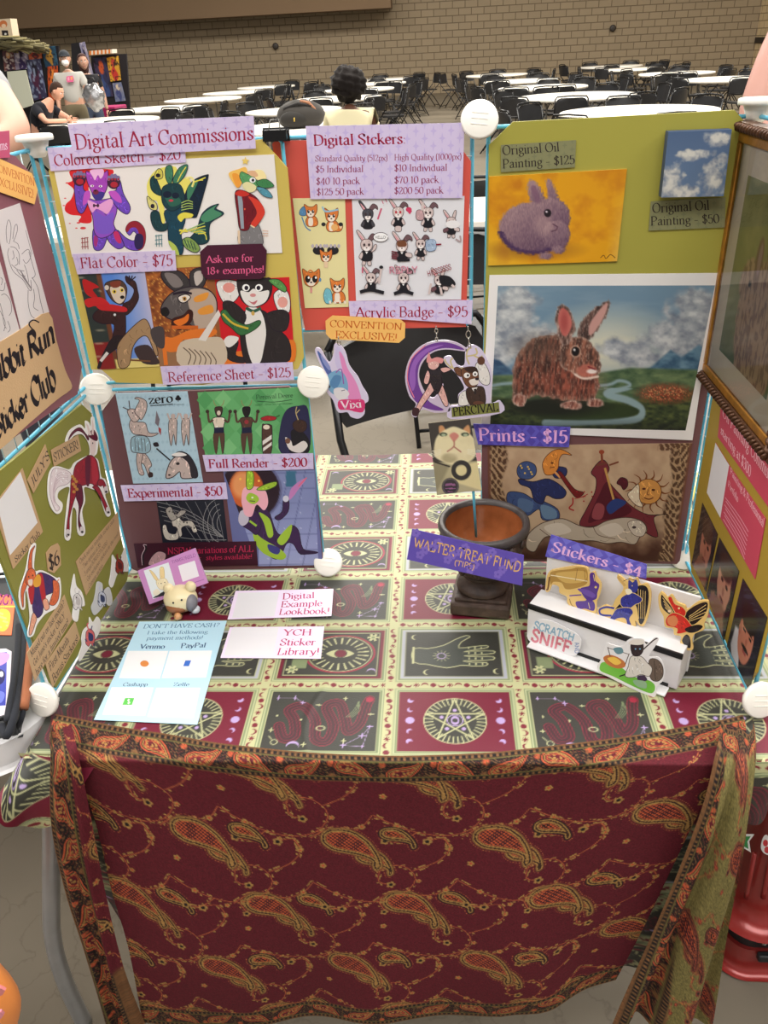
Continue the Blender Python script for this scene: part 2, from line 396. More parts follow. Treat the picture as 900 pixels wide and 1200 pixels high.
STYLES = {'roman': (1.5, 0.3, 1.2, 0.62, 0), 'bold': (1.9, 0.3, 1.25, 0.75, 0), 'light': (1.1, 0.3, 1.0, 0.55, 0),
          'black': (2.9, 0.75, 0, 0.5, 0), 'hand': (0, 0, 0, 0, 1.35), 'fat': (0, 0, 0, 0, 2.1), 'mono': (0, 0, 0, 0, 0.8)}
def text_shapes(txt, style='roman', track=0.25, caps_scale=1.0):
    x = 0; out = []
    nib, phi, ser, thin, mono = STYLES[style]
    for ch in txt:
        if ch == ' ': x += 3.6; continue
        w, ps = glyph_polys(ch, nib, phi, ser, thin, mono)
        for k, A in ps: out.append((k, A + np.array([x, 0])))
        x += w + track
    return x - track, out

class Sheet:
    """a flat thing (board, print, card, sticker) lying in a plane; outline and artwork are traced in frame or crop
    coordinates and met with the plane, so the thing has its true place, size and thickness there"""
    EPS = 7e-6
    def __init__(s, plane, off, outline, col, thick=0.0008, crop=(0, 0, 1.0), side=None, mi=0, curve=False):
        s.pl = plane; s.off = off; s.crop = crop; s.mb = MB(); s.k = 1; s.n = plane[1]
        o = s.cv(outline)
        if curve: o = smooth(o, True, 4)
        s.outline = o
        s.mb.extrude(hits(o[:, 0], o[:, 1], plane, off), plane[1], thick, col, mi, side)
    def cv(s, P):
        P = np.asarray(P, float).reshape(-1, 2); return P / s.crop[2] + np.array(s.crop[:2])
    def at(s, P, k=None):
        return hits(P[:, 0], P[:, 1], s.pl, s.off + s.EPS * (s.k if k is None else k))
    def setcrop(s, *c): s.crop = c; return s
    def poly(s, pts, col, sm=False):
        P = s.cv(pts)
        if sm: P = smooth(P, True, 4)
        s.mb.add(s.at(P), [list(range(len(P)))], col); s.k += 1; return s
    def blob(s, pts, col): return s.poly(pts, col, True)
    def outl(s, pts, col, lc=(20, 15, 20), w=1.5, sm=True):
        """filled shape with an ink outline"""
        s.poly(pts, col, sm); A = np.asarray(pts, float); x, y = A[:, 0], A[:, 1]
        ar = abs(np.sum(x * np.roll(y, -1) - y * np.roll(x, -1))) / 2; n = int(min(16, ar / s.crop[2] ** 2 / 16))
        if n > 2:                       # pen strokes that model the drawn form
            r = np.random.default_rng(int(ar) % 9973); L = .22 * math.sqrt(ar); Q = smooth(A, True, 3); B = []
            for _ in range(n * 4):
                p = r.uniform(A.min(0), A.max(0)); a = r.normal(1.2, .5); d = np.array([math.cos(a), math.sin(a)]) * L * r.uniform(.5, 1.2); m = p + d * .5 + np.array([-d[1], d[0]]) * .16
                t = np.array([p, m, p + d])
                if (sdpoly(t[:, 0], t[:, 1], Q) < -w).all(): B.append((t, r.random()))
            for t, q in B[:n]: s.line(t, w * (1.6 if q > .5 else .9), tuple(np.clip(np.array(col, float) * (.72 if q < .6 else 1.28), 0, 255)), taper=True); s.k -= 1
            s.k += 1
        P = list(pts) + [pts[0]]
        return s.line(P, w, lc, sm=sm, closed=True)
    def ell(s, cx, cy, rx, ry, col, rot=0): return s.poly(ellipse(cx, cy, rx, ry, rot), col)
    def line(s, pts, w, col, sm=True, closed=False, taper=False):
        P = np.asarray(pts, float).reshape(-1, 2)
        if sm and len(P) > 2:
            if closed: P = smooth(P[:-1], True, 4); P = np.vstack([P, P[:1]])
            else: P = smooth(P, False, 4)
        T = np.gradient(P, axis=0); T = T / (np.linalg.norm(T, axis=1, keepdims=True) + 1e-9)
        N = np.stack([-T[:, 1], T[:, 0]], -1) * (w / 2)
        if taper: N = N * np.linspace(1, 0.15, len(P))[:, None]
        A = s.cv(np.concatenate([P + N, P - N])); n = len(P)
        s.mb.add(s.at(A), [[i, i + 1, n + i + 1, n + i] for i in range(n - 1)], col); s.k += 1; return s
    def hatch(s, pts_list, w, col):
        for p in pts_list: s.line(p, w, col)
        return s
    def text(s, txt, b0, b1, h, col, style='roman', h1=None, up0=None, up1=None, track=0.25):
        """baseline b0->b1 (crop units), cap height h at the start and h1 at the end, up0/up1 = where the caps' tops are"""
        b0 = np.array(b0, float); b1 = np.array(b1, float); d = nrm(b1 - b0); pr = np.array([d[1], -d[0]])
        u0 = np.array(up0, float) - b0 if up0 is not None else pr * h
        u1 = np.array(up1, float) - b1 if up1 is not None else pr * (h1 or h)
        W, sh = text_shapes(txt, style, track)
        for k, A in sh:
            f = A[:, :1] / W; v = A[:, 1:] / 10.0
            P = b0 + (b1 - b0) * f + (u0 * (1 - f) + u1 * f) * v
            Q = s.at(s.cv(P)); n = len(Q)
            if k == 'fill': s.mb.add(Q, [list(range(n))], col)
            else:
                n //= 2; s.mb.add(Q, [[i, i + 1, n + i + 1, n + i] for i in range(n - 1)], col)
        s.k += 1; return s
    def raster(s, quad, n, m, fn, crop_coords=True):
        """a painted field: n x m patches over a quad TL,TR,BR,BL; fn(X, Y, u, v) -> sRGB array"""
        Q = np.asarray(quad, float); u, v = np.meshgrid(np.linspace(0, 1, m), np.linspace(0, 1, n))
        u_, v_ = u[..., None], v[..., None]
        P = (Q[0] * (1 - u_) + Q[1] * u_) * (1 - v_) + (Q[3] * (1 - u_) + Q[2] * u_) * v_
        C = fn(P[..., 0], P[..., 1], u, v)
        PX = P / s.crop[2] + np.array(s.crop[:2])
        s.mb.grid(hits(PX[..., 0], PX[..., 1], s.pl, s.off + s.EPS * s.k), np.clip(C, 0, 255), smooth=False); s.k += 1; return s
    def done(s, name, label=None, cat=None, group=None, parent=None, m=None):
        o = s.mb.build(name, m or PAPER, parent)
        return tag(o, label, cat, group) if label else o

# ------------------------------------------------------------------ the hall
def structure(name, mb, m):
    o = mb.build(name, m); o['kind'] = 'structure'; return o
def concrete():
    m = mat('concrete', (114, 106, 93), 0.32, var=0.2, scale=1.3, spec=0.35)
    nt = m.node_tree; b = nt.nodes['Principled BSDF']
    rp = [n for n in nt.nodes if n.type == 'VALTORGB'][0]
    tc = nt.nodes['Texture Coordinate']
    vo = nt.nodes.new('ShaderNodeTexVoronoi'); vo.feature = 'DISTANCE_TO_EDGE'; vo.inputs['Scale'].default_value = 7
    n2 = nt.nodes.new('ShaderNodeTexNoise'); n2.inputs['Scale'].default_value = 9; n2.inputs['Detail'].default_value = 6
    ad = nt.nodes.new('ShaderNodeMixRGB'); ad.blend_type = 'ADD'; ad.inputs[0].default_value = 0.25
    nt.links.new(tc.outputs['Object'], n2.inputs['Vector'])
    nt.links.new(tc.outputs['Object'], ad.inputs[1]); nt.links.new(n2.outputs['Color'], ad.inputs[2]); nt.links.new(ad.outputs[0], vo.inputs['Vector'])
    cr = nt.nodes.new('ShaderNodeValToRGB'); cr.color_ramp.elements[0].position = 0.0; cr.color_ramp.elements[1].position = 0.03
    cr.color_ramp.elements[0].color = (.62, .6, .57, 1); cr.color_ramp.elements[1].color = (1, 1, 1, 1)
    nt.links.new(vo.outputs['Distance'], cr.inputs['Fac'])
    mx = nt.nodes.new('ShaderNodeMixRGB'); mx.blend_type = 'MULTIPLY'; mx.inputs[0].default_value = 0.5
    nt.links.new(rp.outputs['Color'], mx.inputs[1]); nt.links.new(cr.outputs['Color'], mx.inputs[2]); nt.links.new(mx.outputs[0], b.inputs['Base Color'])
    return m
def blockwork(name, c1, mortar):
    m = bpy.data.materials.new(name); m.use_nodes = True; nt = m.node_tree; b = nt.nodes['Principled BSDF']
    tc = nt.nodes.new('ShaderNodeTexCoord'); sx = nt.nodes.new('ShaderNodeSeparateXYZ'); cx = nt.nodes.new('ShaderNodeCombineXYZ')
    nt.links.new(tc.outputs['Object'], sx.inputs[0])
    ad = nt.nodes.new('ShaderNodeMath'); nt.links.new(sx.outputs['X'], ad.inputs[0]); nt.links.new(sx.outputs['Y'], ad.inputs[1])
    nt.links.new(ad.outputs[0], cx.inputs['X']); nt.links.new(sx.outputs['Z'], cx.inputs['Y'])
    br = nt.nodes.new('ShaderNodeTexBrick'); br.inputs['Scale'].default_value = 1.0
    br.inputs['Brick Width'].default_value = 0.41; br.inputs['Row Height'].default_value = 0.205; br.inputs['Mortar Size'].default_value = 0.014
    br.inputs['Mortar Smooth'].default_value = 0.3; br.offset = 0.5
    l = lin(c1); br.inputs['Color1'].default_value = (*(l * 1.05), 1); br.inputs['Color2'].default_value = (*(l * .95), 1); br.inputs['Mortar'].default_value = (*lin(mortar), 1)
    nt.links.new(cx.outputs[0], br.inputs['Vector']); nt.links.new(br.outputs['Color'], b.inputs['Base Color']); b.inputs['Roughness'].default_value = 0.8
    bp = nt.nodes.new('ShaderNodeBump'); bp.inputs['Distance'].default_value = 0.01; bp.inputs['Strength'].default_value = 0.6; bp.invert = True
    nt.links.new(br.outputs['Fac'], bp.inputs['Height']); nt.links.new(bp.outputs['Normal'], b.inputs['Normal'])
    return m
structure('floor', MB().box((-2, 12, -0.05), (60, 50, 0.1)), concrete())
WY = 30.0
structure('wall_back', MB().box((-2, WY + 0.15, 4), (60, 0.3, 8)), blockwork('block_wall', (158, 141, 115), (116, 101, 80)))
wr = hit(884, 60, yplane(WY))
structure('wall_right', MB().box((wr[0] + 0.15, WY - 6, 4), (0.3, 12, 8)), blockwork('block_wall_pale', (226, 202, 158), (160, 138, 104)))
zb = hit(884, 47, yplane(WY))[2]
structure('trim_1', MB().box((wr[0] - 0.03, WY - 6, zb), (0.06, 11.9, 0.16)), mat('dark_band', (48, 40, 34), .6))
s0 = hit(458, 9, yplane(28.6))
structure('trim_2', MB().box((s0[0] - 16, 29.2, s0[2] + 2.4), (32, 1.2, 4.8)), mat('soffit_paint', (128, 104, 78), .8, var=.03, scale=.5))
structure('ceiling', MB().box((-2, 12, 8.1), (60, 50, 0.2)), mat('ceiling_dark', (70, 62, 54), .9))
for x, y in ((269, 54), (323, 54), (718, 33)):
    p = hit(x, y, yplane(WY - 0.06)); q = MB().lathe([(.1, 0), (.1, .05), (.07, .06)], p, 12, ax=[[1, 0, 0], [0, 0, -1], [0, 1, 0]])
    if x != 269: tag(q.build('wall_outlet', mat('dark_plastic', (52, 44, 38), .5)), 'small dark round fixture on the block wall ' + ('left of the seated person with black hair' if x < 400 else 'above the right-hand tables'), 'wall fixture')

# ---- round banquet tables and black folding chairs, far behind the booth
WHITE_T = mat('white_plastic', (236, 231, 220), .35, var=.02); GREY_L = mat('grey_steel', (128, 126, 122), .35, .6)
BLACK_C = mat('black_vinyl', (34, 34, 36), .38, var=.1, spec=.5); BLACK_S = mat('black_steel', (24, 24, 26), .3, .3)
def table_top(mb, R):
    return mb.lathe([(0.02, -.045), (R - .03, -.045), (R, -.035), (R, -.008), (R - .01, 0), (0.02, 0)], (0, 0, 0.745), 48)
def round_table(c, R, label):
    t = thing('round_table', (c[0], c[1], 0), label, 'table', 'round banquet tables')
    a = table_top(MB(), R); a.v = [v + np.array([c[0], c[1], 0]) for v in a.v]; a.build('tabletop', WHITE_T, t)
    for s_ in (-1, 1):
        for w in (-1, 1):
            x = c[0] + s_ * R * .55; y = c[1] + w * R * .35
            MB().tube([(x - s_ * .1, y, .7), (x, y, .66), (x, y, 0.0)], .016, 6).build('leg', GREY_L, t)
    return t
def chair_parts():
    """folding chair, front towards -y, origin on the floor under the seat"""
    back = MB(); u = np.linspace(-1, 1, 15); rows = []
    for z, hw, y in ((.80, .145, .245), (.785, .19, .243), (.75, .212, .238), (.68, .218, .23), (.60, .216, .222), (.575, .20, .219)):
        rows.append([[hw * a, y + .03 * (1 - a * a), z] for a in u])
    P = np.array(rows); back.grid(P, (0, 0, 0)); Q = P.copy(); Q[..., 1] += .016; back.grid(Q[:, ::-1], (0, 0, 0))
    n, m = P.shape[:2]; E = [(0, j) for j in range(m)] + [(i, m - 1) for i in range(1, n)] + [(n - 1, j) for j in range(m - 2, -1, -1)] + [(i, 0) for i in range(n - 2, 0, -1)]
    V = [P[e] for e in E] + [Q[e] for e in E]; k = len(E); back.add(V, [[i, (i + 1) % k, k + (i + 1) % k, k + i] for i in range(k)], (0, 0, 0))
    seat = MB(); rows = []
    for y, hw in ((-.2, .14), (-.19, .185), (-.1, .2), (.08, .195), (.18, .18), (.19, .15)):
        rows.append([[hw * a, y, .445 - .012 * (1 - a * a)] for a in u])
    P = np.array(rows); seat.grid(P[:, ::-1], (0, 0, 0)); Q = P.copy(); Q[..., 2] -= .025; seat.grid(Q, (0, 0, 0))
    V = [P[e] for e in E] + [Q[e] for e in E]; seat.add(V, [[i, (i + 1) % k, k + (i + 1) % k, k + i] for i in range(k)], (0, 0, 0))
    fr = []
    for s_ in (-1, 1):
        fr.append(('leg', MB().tube([(s_ * .225, .25, .78), (s_ * .225, .2, .55), (s_ * .222, -.05, .3), (s_ * .22, -.27, 0)], .011, 6)))
        fr.append(('leg', MB().tube([(s_ * .2, -.1, .43), (s_ * .2, .08, .25), (s_ * .2, .26, 0)], .011, 6)))
    cr = MB().tube([(-.225, .25, .78), (-.2, .262, .815), (0, .285, .825), (.2, .262, .815), (.225, .25, .78)], .011, 6)
    fr.append(('crossbar', cr)); fr.append(('crossbar', MB().tube([(-.22, -.22, .06), (.22, -.22, .06)], .008, 6))); fr.append(('crossbar', MB().tube([(-.2, .22, .055), (.2, .22, .055)], .008, 6)))
    return back, seat, fr
def one_chair_mesh():
    b, s_, fr = chair_parts(); A = MB()
    for q, mi in [(b, 0), (s_, 0)] + [(f, 1) for _, f in fr]:
        V = np.vstack(q.v); A.add(V, q.f, (0, 0, 0), mi, True)
    o = A.build('folding_chair', [BLACK_C, BLACK_S], base=(0, 0, 0)); me = o.data; bpy.data.objects.remove(o); return me
CHAIR_ME = one_chair_mesh()
def far_chair(x, y, rz, label, group):
    o = bpy.data.objects.new('folding_chair', CHAIR_ME); COL.objects.link(o); o.location = (x, y, 0); o.rotation_euler = (0, 0, rz)
    return tag(o, label, 'chair', group)
def near_chair(x, y, rz, label):
    t = thing('folding_chair', (x, y, 0), label, 'chair'); t.rotation_euler = (0, 0, rz)
    b, s_, fr = chair_parts()
    for nm, q, m in [('backrest', b, BLACK_C), ('seat', s_, BLACK_C)] + [(n_, f, BLACK_S) for n_, f in fr]:
        o = q.build(nm, m, base=(0, 0, 0)); o.parent = t
    return t
# (frame x, y of the table centre, half width in the frame, how to tell it, angles of its chairs)
TB = [(748, 130, 98, 'nearest in the right block, above the olive board', 8), (676, 112, 68, 'second nearest in the right block', 9),
      (636, 102, 52, 'third nearest in the right block', 9), (610, 94.5, 43, 'fourth nearest in the right block', 8), (582, 87.5, 36, 'farthest in the left file of the right block', 8),
      (852, 92, 50, 'beside the bare arm at the right edge', 9), (793, 85.5, 43, 'second in the right file by the bare arm', 8),
      (742, 80.5, 36, 'third in the right file of the right block', 8), (716, 77.5, 36, 'farthest of all, by the right block wall', 7),
      (122, 141.5, 64, 'where the dark-haired man leans', 9), (186, 127, 50, 'second from the leaning man', 10), (238, 116, 45, 'third from the leaning man', 10),
      (275, 108, 36, 'fourth from the leaning man', 10), (312, 101.5, 30, 'fifth from the leaning man', 9),
      (344, 129, 52, 'just left of the seated person with black hair', 7), (396, 115, 52, 'in front of the seated person with black hair', 8), (420, 104.5, 42, 'second beyond the seated person', 8), (440, 97.5, 32, 'third beyond the seated person', 7),
      (452, 92.5, 30, 'farthest beyond the seated person', 7)]
TC = []
for i, (x, y, hw, how, nc) in enumerate(TB):
    p = hit(x, y, TABLE); D = (p - CAM) @ CF; R = min(max(hw * D / FPX, .75), .92)
    # keep neighbouring tables from touching
    for q, Rq in TC:
        d = np.hypot(*(p - q)[:2])
        if d < R + Rq + .1:
            p = p + np.array([*((p - q)[:2] / d * (R + Rq + .1 - d)), 0])
    TC.append((p, R)); round_table(p, R, 'white round banquet table, ' + how)
PEOPLE_XY = []
def near_people(x, y):
    return any(math.hypot(x - a, y - b) < .55 for a, b in PEOPLE_XY)
# ---- people: one continuous skinned body each, hair and clothes as children
def skin_mesh(pts, edges, root=0, sub=2):
    me = bpy.data.meshes.new('tmp'); me.from_pydata([tuple(map(float, p[:3])) for p in pts], edges, [])
    o = bpy.data.objects.new('tmp', me); COL.objects.link(o)
    o.modifiers.new('skin', 'SKIN'); md = o.modifiers.new('sub', 'SUBSURF'); md.levels = sub
    for i, p in enumerate(pts):
        r = p[3]; r2 = p[4] if len(p) > 4 else r
        me.skin_vertices[0].data[i].radius = (r, r2); me.skin_vertices[0].data[i].use_root = (i == root)
    dg = bpy.context.evaluated_depsgraph_get(); ev = o.evaluated_get(dg)
    m2 = bpy.data.meshes.new_from_object(ev)
    V = np.array([v.co[:] for v in m2.vertices]); F = [list(p.vertices) for p in m2.polygons]
    bpy.data.objects.remove(o); bpy.data.meshes.remove(m2); bpy.data.meshes.remove(me)
    return V, F
def basis(fwd, up=(0, 0, 1)):
    f = nrm(fwd); r = nrm(np.cross(f, up)); u = np.cross(r, f); return np.stack([r, f, u], 1)   # columns: right, forward, up
def add_head(mb, c, R, skin, s=1.0, mask=False):
    """skull with brow, nose, chin, eyes, mouth and ears; R columns = right, forward, up"""
    def fn(d, q):
        x, y, z = q; a = d[1]; k = 1.0
        if z < -.02: k = 1 - .28 * ((-z - .02) / .1)
        x *= k
        if a > .3:
            y += .018 * math.exp(-((x / .013) ** 2) - ((z + .012) / .022) ** 2) * (a > .5)     # nose
            y -= .010 * (math.exp(-(((x - .032) / .014) ** 2) - ((z - .016) / .011) ** 2) + math.exp(-(((x + .032) / .014) ** 2) - ((z - .016) / .011) ** 2))
            y += .008 * math.exp(-((x / .02) ** 2) - ((z + .085) / .018) ** 2)
        return np.array([x, y, z]) * s
    mb.ball(c, (.076, .098, .118), skin, 0, 28, 22, R, fn)
    for sx in (-1, 1):
        mb.ball(c + R @ (np.array([sx * .031, .083, .014]) * s), .0105 * s, (240, 238, 232), 0, 8, 6)
        mb.ball(c + R @ (np.array([sx * .031, .0915, .014]) * s), .0048 * s, (45, 30, 25), 0, 8, 6)
        mb.ball(c + R @ (np.array([sx * .078, -.005, .0]) * s), np.array([.012, .022, .032]) * s, skin, 0, 8, 8, R)
        mb.box(c + R @ (np.array([sx * .031, .092, .034]) * s), np.array([.03, .006, .006]) * s, (60, 42, 32), R=R)
    mb.ball(c + R @ (np.array([0, .083, -.056]) * s), np.array([.024, .008, .007]) * s, (160, 90, 84), 0, 10, 6, R)
def add_hand(mb, w, d, pn, skin, s=1.0, curl=.5):
    """palm and five fingers from wrist w along d; pn = palm-facing direction"""
    d = nrm(d); pn = nrm(np.asarray(pn, float) - d * (np.asarray(pn, float) @ d)); sd = np.cross(d, pn)
    V, F = skin_mesh([(*w, .024 * s, .02 * s), (*(w + d * .045 * s), .036 * s, .015 * s), (*(w + d * .085 * s), .038 * s, .014 * s)], [(0, 1), (1, 2)]); mb.add(V, F, skin, 0, True)
    for k, (o, L) in enumerate(((-.03, .068), (-.01, .078), (.01, .073), (.03, .058))):
        a = w + d * .08 * s + sd * o * s; pts = [(*a, .0095 * s)]
        for j in range(1, 4):
            t = curl * j * .7; a = a + (d * math.cos(t) + pn * math.sin(t)) * L * s / 3 * 1.05; pts.append((*a, (.0092 - .001 * j) * s))
        V, F = skin_mesh(pts, [(0, 1), (1, 2), (2, 3)]); mb.add(V, F, skin, 0, True)
    a = w + d * .03 * s - sd * .026 * s; b = a + (d * .6 - sd * .8) * .035 * s; c_ = b + (d * .9 - sd * .2 + pn * .5) * .032 * s
    V, F = skin_mesh([(*a, .013 * s), (*b, .0115 * s), (*c_, .009 * s)], [(0, 1), (1, 2)]); mb.add(V, F, skin, 0, True)
RAD = dict(pelvis=(.15, .11), belly=(.145, .105), chest=(.165, .11), base=(.085, .075), neck=(.055, .055),
           sh=(.065, .065), el=(.045, .045), wr=(.029, .026), hip=(.088, .088), kn=(.06, .06), an=(.042, .042), toe=(.04, .03))
def person(label, J, fwd, skin, hair, hair_kind, shirt, trousers=None, sleeve='short', s=1.0, hfwd=None, curl=.5, group=None, mask=False, slim=1.0, shoes=(40, 38, 38)):
    """J: joint positions (world)"""
    J = {k: np.asarray(v, float) for k, v in J.items()}
    root = thing('person', (J['pelvis'][0], J['pelvis'][1], 0), label, 'person', group)
    names = ['pelvis', 'belly', 'chest', 'base', 'neck', 'shL', 'elL', 'wrL', 'shR', 'elR', 'wrR', 'hipL', 'knL', 'anL', 'toeL', 'hipR', 'knR', 'anR', 'toeR']
    idx = {n: i for i, n in enumerate(names)}
    def rad(n):
        r = RAD[n.rstrip('LR')] if n.rstrip('LR') in RAD else RAD[n]; k = slim if n in ('pelvis', 'belly', 'chest') else 1
        return (r[0] * s * k, r[1] * s * k)
    pts = [(*J[n], *rad(n)) for n in names]
    E = [('pelvis', 'belly'), ('belly', 'chest'), ('chest', 'base'), ('base', 'neck')]
    for q in 'LR': E += [('chest', 'sh' + q), ('sh' + q, 'el' + q), ('el' + q, 'wr' + q), ('pelvis', 'hip' + q), ('hip' + q, 'kn' + q), ('kn' + q, 'an' + q), ('an' + q, 'toe' + q)]
    V, F = skin_mesh(pts, [(idx[a], idx[b]) for a, b in E])
    body = MB().add(V, F, skin, 0, True)
    R = basis(hfwd if hfwd is not None else fwd)
    if abs((hfwd if hfwd is not None else fwd)[2]) > .95: R = basis(hfwd, (0, 1, 0))
    hc = J['neck'] + nrm(J['neck'] - J['base']) * .06 * s + R @ np.array([0, .03, .075]) * s
    add_head(body, hc, R, skin, s)
    for q in 'LR':
        d = J['wr' + q] - J['el' + q]; add_hand(body, J['wr' + q], d, np.cross(d, np.cross(fwd, d)) if np.linalg.norm(np.cross(fwd, d)) > .05 else np.array([0, 0, -1.0]), skin, s, curl)
    body.build('body', mat_skin(), root)
    # clothes follow the same skeleton, a little wider
    def cloth(name, chain, grow, col, m):
        ids = sorted({n for e in chain for n in e}, key=lambda n: idx.get(n, 99)); pp = []; loc = {}
        for n in ids:
            if n in J: p = J[n]; r = rad(n)
            else:
                a, b, t = n.split('>'); t = float(t); p = J[a] * (1 - t) + J[b] * t; ra, rb = rad(a), rad(b); r = (ra[0] * (1 - t) + rb[0] * t, ra[1] * (1 - t) + rb[1] * t)
            loc[n] = len(pp); pp.append((*p, r[0] + grow * s, r[1] + grow * s))
        V, F = skin_mesh(pp, [(loc[a], loc[b]) for a, b in chain]); return tag(MB().add(V, F, col, 0, True).build(name, m, root), None)
    t = {'short': .6, 'long': .97, 'tank': .06}[sleeve]
    cloth('shirt', [('pelvis', 'belly'), ('belly', 'chest'), ('chest', 'base')] + [c for q in 'LR' for c in (('chest', 'sh' + q), ('sh' + q, f'sh{q}>el{q}>{t}' if sleeve != 'long' else 'el' + q))] + ([] if sleeve != 'long' else [('el' + q, f'el{q}>wr{q}>.95') for q in 'LR']), .016, shirt, FAB)
    if trousers is not None:
        cloth('trousers', [('pelvis', 'pelvis>belly>.6'), ('pelvis', 'hipL'), ('hipL', 'knL'), ('knL', 'anL'), ('pelvis', 'hipR'), ('hipR', 'knR'), ('knR', 'anR')], .018, trousers, FAB)
        for q in 'LR':
            MB().ball((J['an' + q] + J['toe' + q]) / 2 + np.array([0, 0, -.005]), (.05 * s, .05 * s, .042 * s), shoes, 0, 12, 8).ball(J['toe' + q] + np.array([0, 0, .0]), (.045 * s, .05 * s, .035 * s), shoes, 0, 12, 8).build('shoe', FAB, root)
    h = MB()
    if hair_kind == 'afro':
        rg = np.random.default_rng(3)
        def fn(d, q): return q * (1 + .1 * math.sin(9 * d[0] + 3) * math.sin(8 * d[1]) + .06 * math.sin(17 * d[2] + 5 * d[0]) + .03 * rg.standard_normal())
        h.ball(hc + R @ np.array([0, -.025, .035]) * s, np.array([.165, .15, .155]) * s, hair, 0, 36, 26, R, fn)
    elif hair_kind == 'short':
        def fn(d, q):
            k = 1.0 if (d[1] < .25 or d[2] > .55) else .82
            if d[2] < -.45 and d[1] > -.3: k = .75
            return q * k * (1 + .04 * math.sin(14 * d[0]) * math.sin(11 * d[1]))
        h.ball(hc + R @ np.array([0, -.012, .022]) * s, np.array([.085, .104, .112]) * s, hair, 0, 24, 18, R, fn)
    elif hair_kind == 'long':
        def fn(d, q):
            k = 1.0 if (d[1] < .2 or d[2] > .6) else .8
            q = q * k
            if d[2] < 0: q[2] *= 1.9
            return q
        h.ball(hc + R @ np.array([0, -.014, .022]) * s, np.array([.092, .104, .115]) * s, hair, 0, 24, 18, R, fn)
    elif hair_kind == 'cap':
        def fn(d, q): return q * np.array([1, 1, 1 if d[2] > -.1 else .15])
        h.ball(hc + R @ np.array([0, -.004, .04]) * s, np.array([.084, .106, .09]) * s, hair, 0, 24, 14, R, fn)
        h.ball(hc + R @ np.array([0, .1, .045]) * s, np.array([.06, .06, .008]) * s, hair, 0, 16, 6, R)
    if h.v: h.build('cap' if hair_kind == 'cap' else 'hair', FAB, root)
    if mask:
        def fn(d, q): return q * np.array([1, .55 if d[1] < 0 else 1, 1])
        MB().ball(hc + R @ np.array([0, .06, -.045]) * s, np.array([.058, .062, .052]) * s, (240, 238, 234), 0, 18, 12, R, fn).build('face_mask', FAB, root)
    return root, hc, R
def mat_skin():
    return ink('skin', .5, .35)
FAB = ink('fabric', .85, .2, weave=.15, sheen=.1)
def stand(x, y, a, h=1.0, arms=None):
    """joints of a standing figure at (x, y), facing angle a (0 = -y), scale h of a 1.72 m body"""
    c, s_ = math.cos(a), math.sin(a)
    def W(px, py, pz): return np.array([x + h * (px * c - py * s_), y + h * (px * s_ + py * c), h * pz])
    J = dict(pelvis=W(0, 0, .95), belly=W(0, 0, 1.1), chest=W(0, 0, 1.3), base=W(0, .01, 1.44), neck=W(0, .0, 1.5))
    for q, sx in (('L', 1), ('R', -1)):
        J['sh' + q] = W(sx * .19, .01, 1.385); J['el' + q] = W(sx * .25, .03, 1.1); J['wr' + q] = W(sx * .26, -.05, .86)
        J['hip' + q] = W(sx * .1, 0, .86); J['kn' + q] = W(sx * .11, -.02, .47); J['an' + q] = W(sx * .11, .02, .075); J['toe' + q] = W(sx * .12, -.14, .04)
    for k, v in (arms or {}).items(): J[k] = W(*v)
    return J, np.array([s_, -c, 0.0])
def seated(x, y, a, arms=None, lean=0.0, h=1.0):
    c, s_ = math.cos(a), math.sin(a)
    def W(px, py, pz): return np.array([x + h * (px * c - py * s_), y + h * (px * s_ + py * c), h * pz])
    J = dict(pelvis=W(0, 0, .54), belly=W(0, -lean * .3, .69), chest=W(0, -lean * .8, .9), base=W(0, -lean * 1.15, 1.03), neck=W(0, -lean * 1.4, 1.085))
    for q, sx in (('L', 1), ('R', -1)):
        J['sh' + q] = W(sx * .19, -lean * .95, .98); J['el' + q] = W(sx * .25, -.08 - lean, .71); J['wr' + q] = W(sx * .14, -.3 - lean, .70)
        J['hip' + q] = W(sx * .1, -.04, .51); J['kn' + q] = W(sx * .13, -.45, .49); J['an' + q] = W(sx * .13, -.42, .075); J['toe' + q] = W(sx * .14, -.58, .04)
    for k, v in (arms or {}).items(): J[k] = W(*v)
    return J, np.array([s_, -c, 0.0])

# the seated person seen from behind
p = hit(408, 112, yplane(7.4)); sx, sy = p[0], 7.4
J, f = seated(sx, sy, math.pi, lean=.06); PEOPLE_XY.append((sx, sy))
person('person seated with their back to us, round black afro hair and cream t-shirt', J, f, (96, 62, 46), (26, 20, 18), 'afro', (238, 228, 188), (60, 60, 66))
# the standing person in a white mask
px_ = hit(83, 100, yplane(13.2)); J, f = stand(px_[0], 13.2, .25, .97, {}); J['elL'] = J['shL'] + np.array([.1, -.06, -.27]); J['wrL'] = J['elL'] + np.array([.13, -.2, .03])
person('standing person in a white face mask, dark cap, grey t-shirt and khaki trousers', J, f, (196, 150, 126), (52, 56, 62), 'cap', (176, 174, 168), (112, 102, 80), mask=True); MASKED = J; PEOPLE_XY.append((px_[0], 13.2))
sh = J['chest'] + f * .13
gx = Sheet((MASKED['chest'] + f * .155 + np.array([0, 0, -.02]), f), 0, [(78, 89.5), (85, 88.5), (86.5, 92), (86, 96), (79, 96.5), (77.5, 93)], (206, 96, 138), .012); gx.poly([(79, 91), (81, 90), (81.5, 94), (79.5, 94.5)], (232, 150, 170)).poly([(82.5, 90), (85, 90), (85, 93.5), (83, 94)], (224, 150, 96)); gx.done('shirt_print', parent=[o for o in bpy.data.objects if o.get('label', '').startswith('standing person in a white')][0], m=FAB)
bag = MASKED['wrL'] + np.array([.06, -.12, -.06])
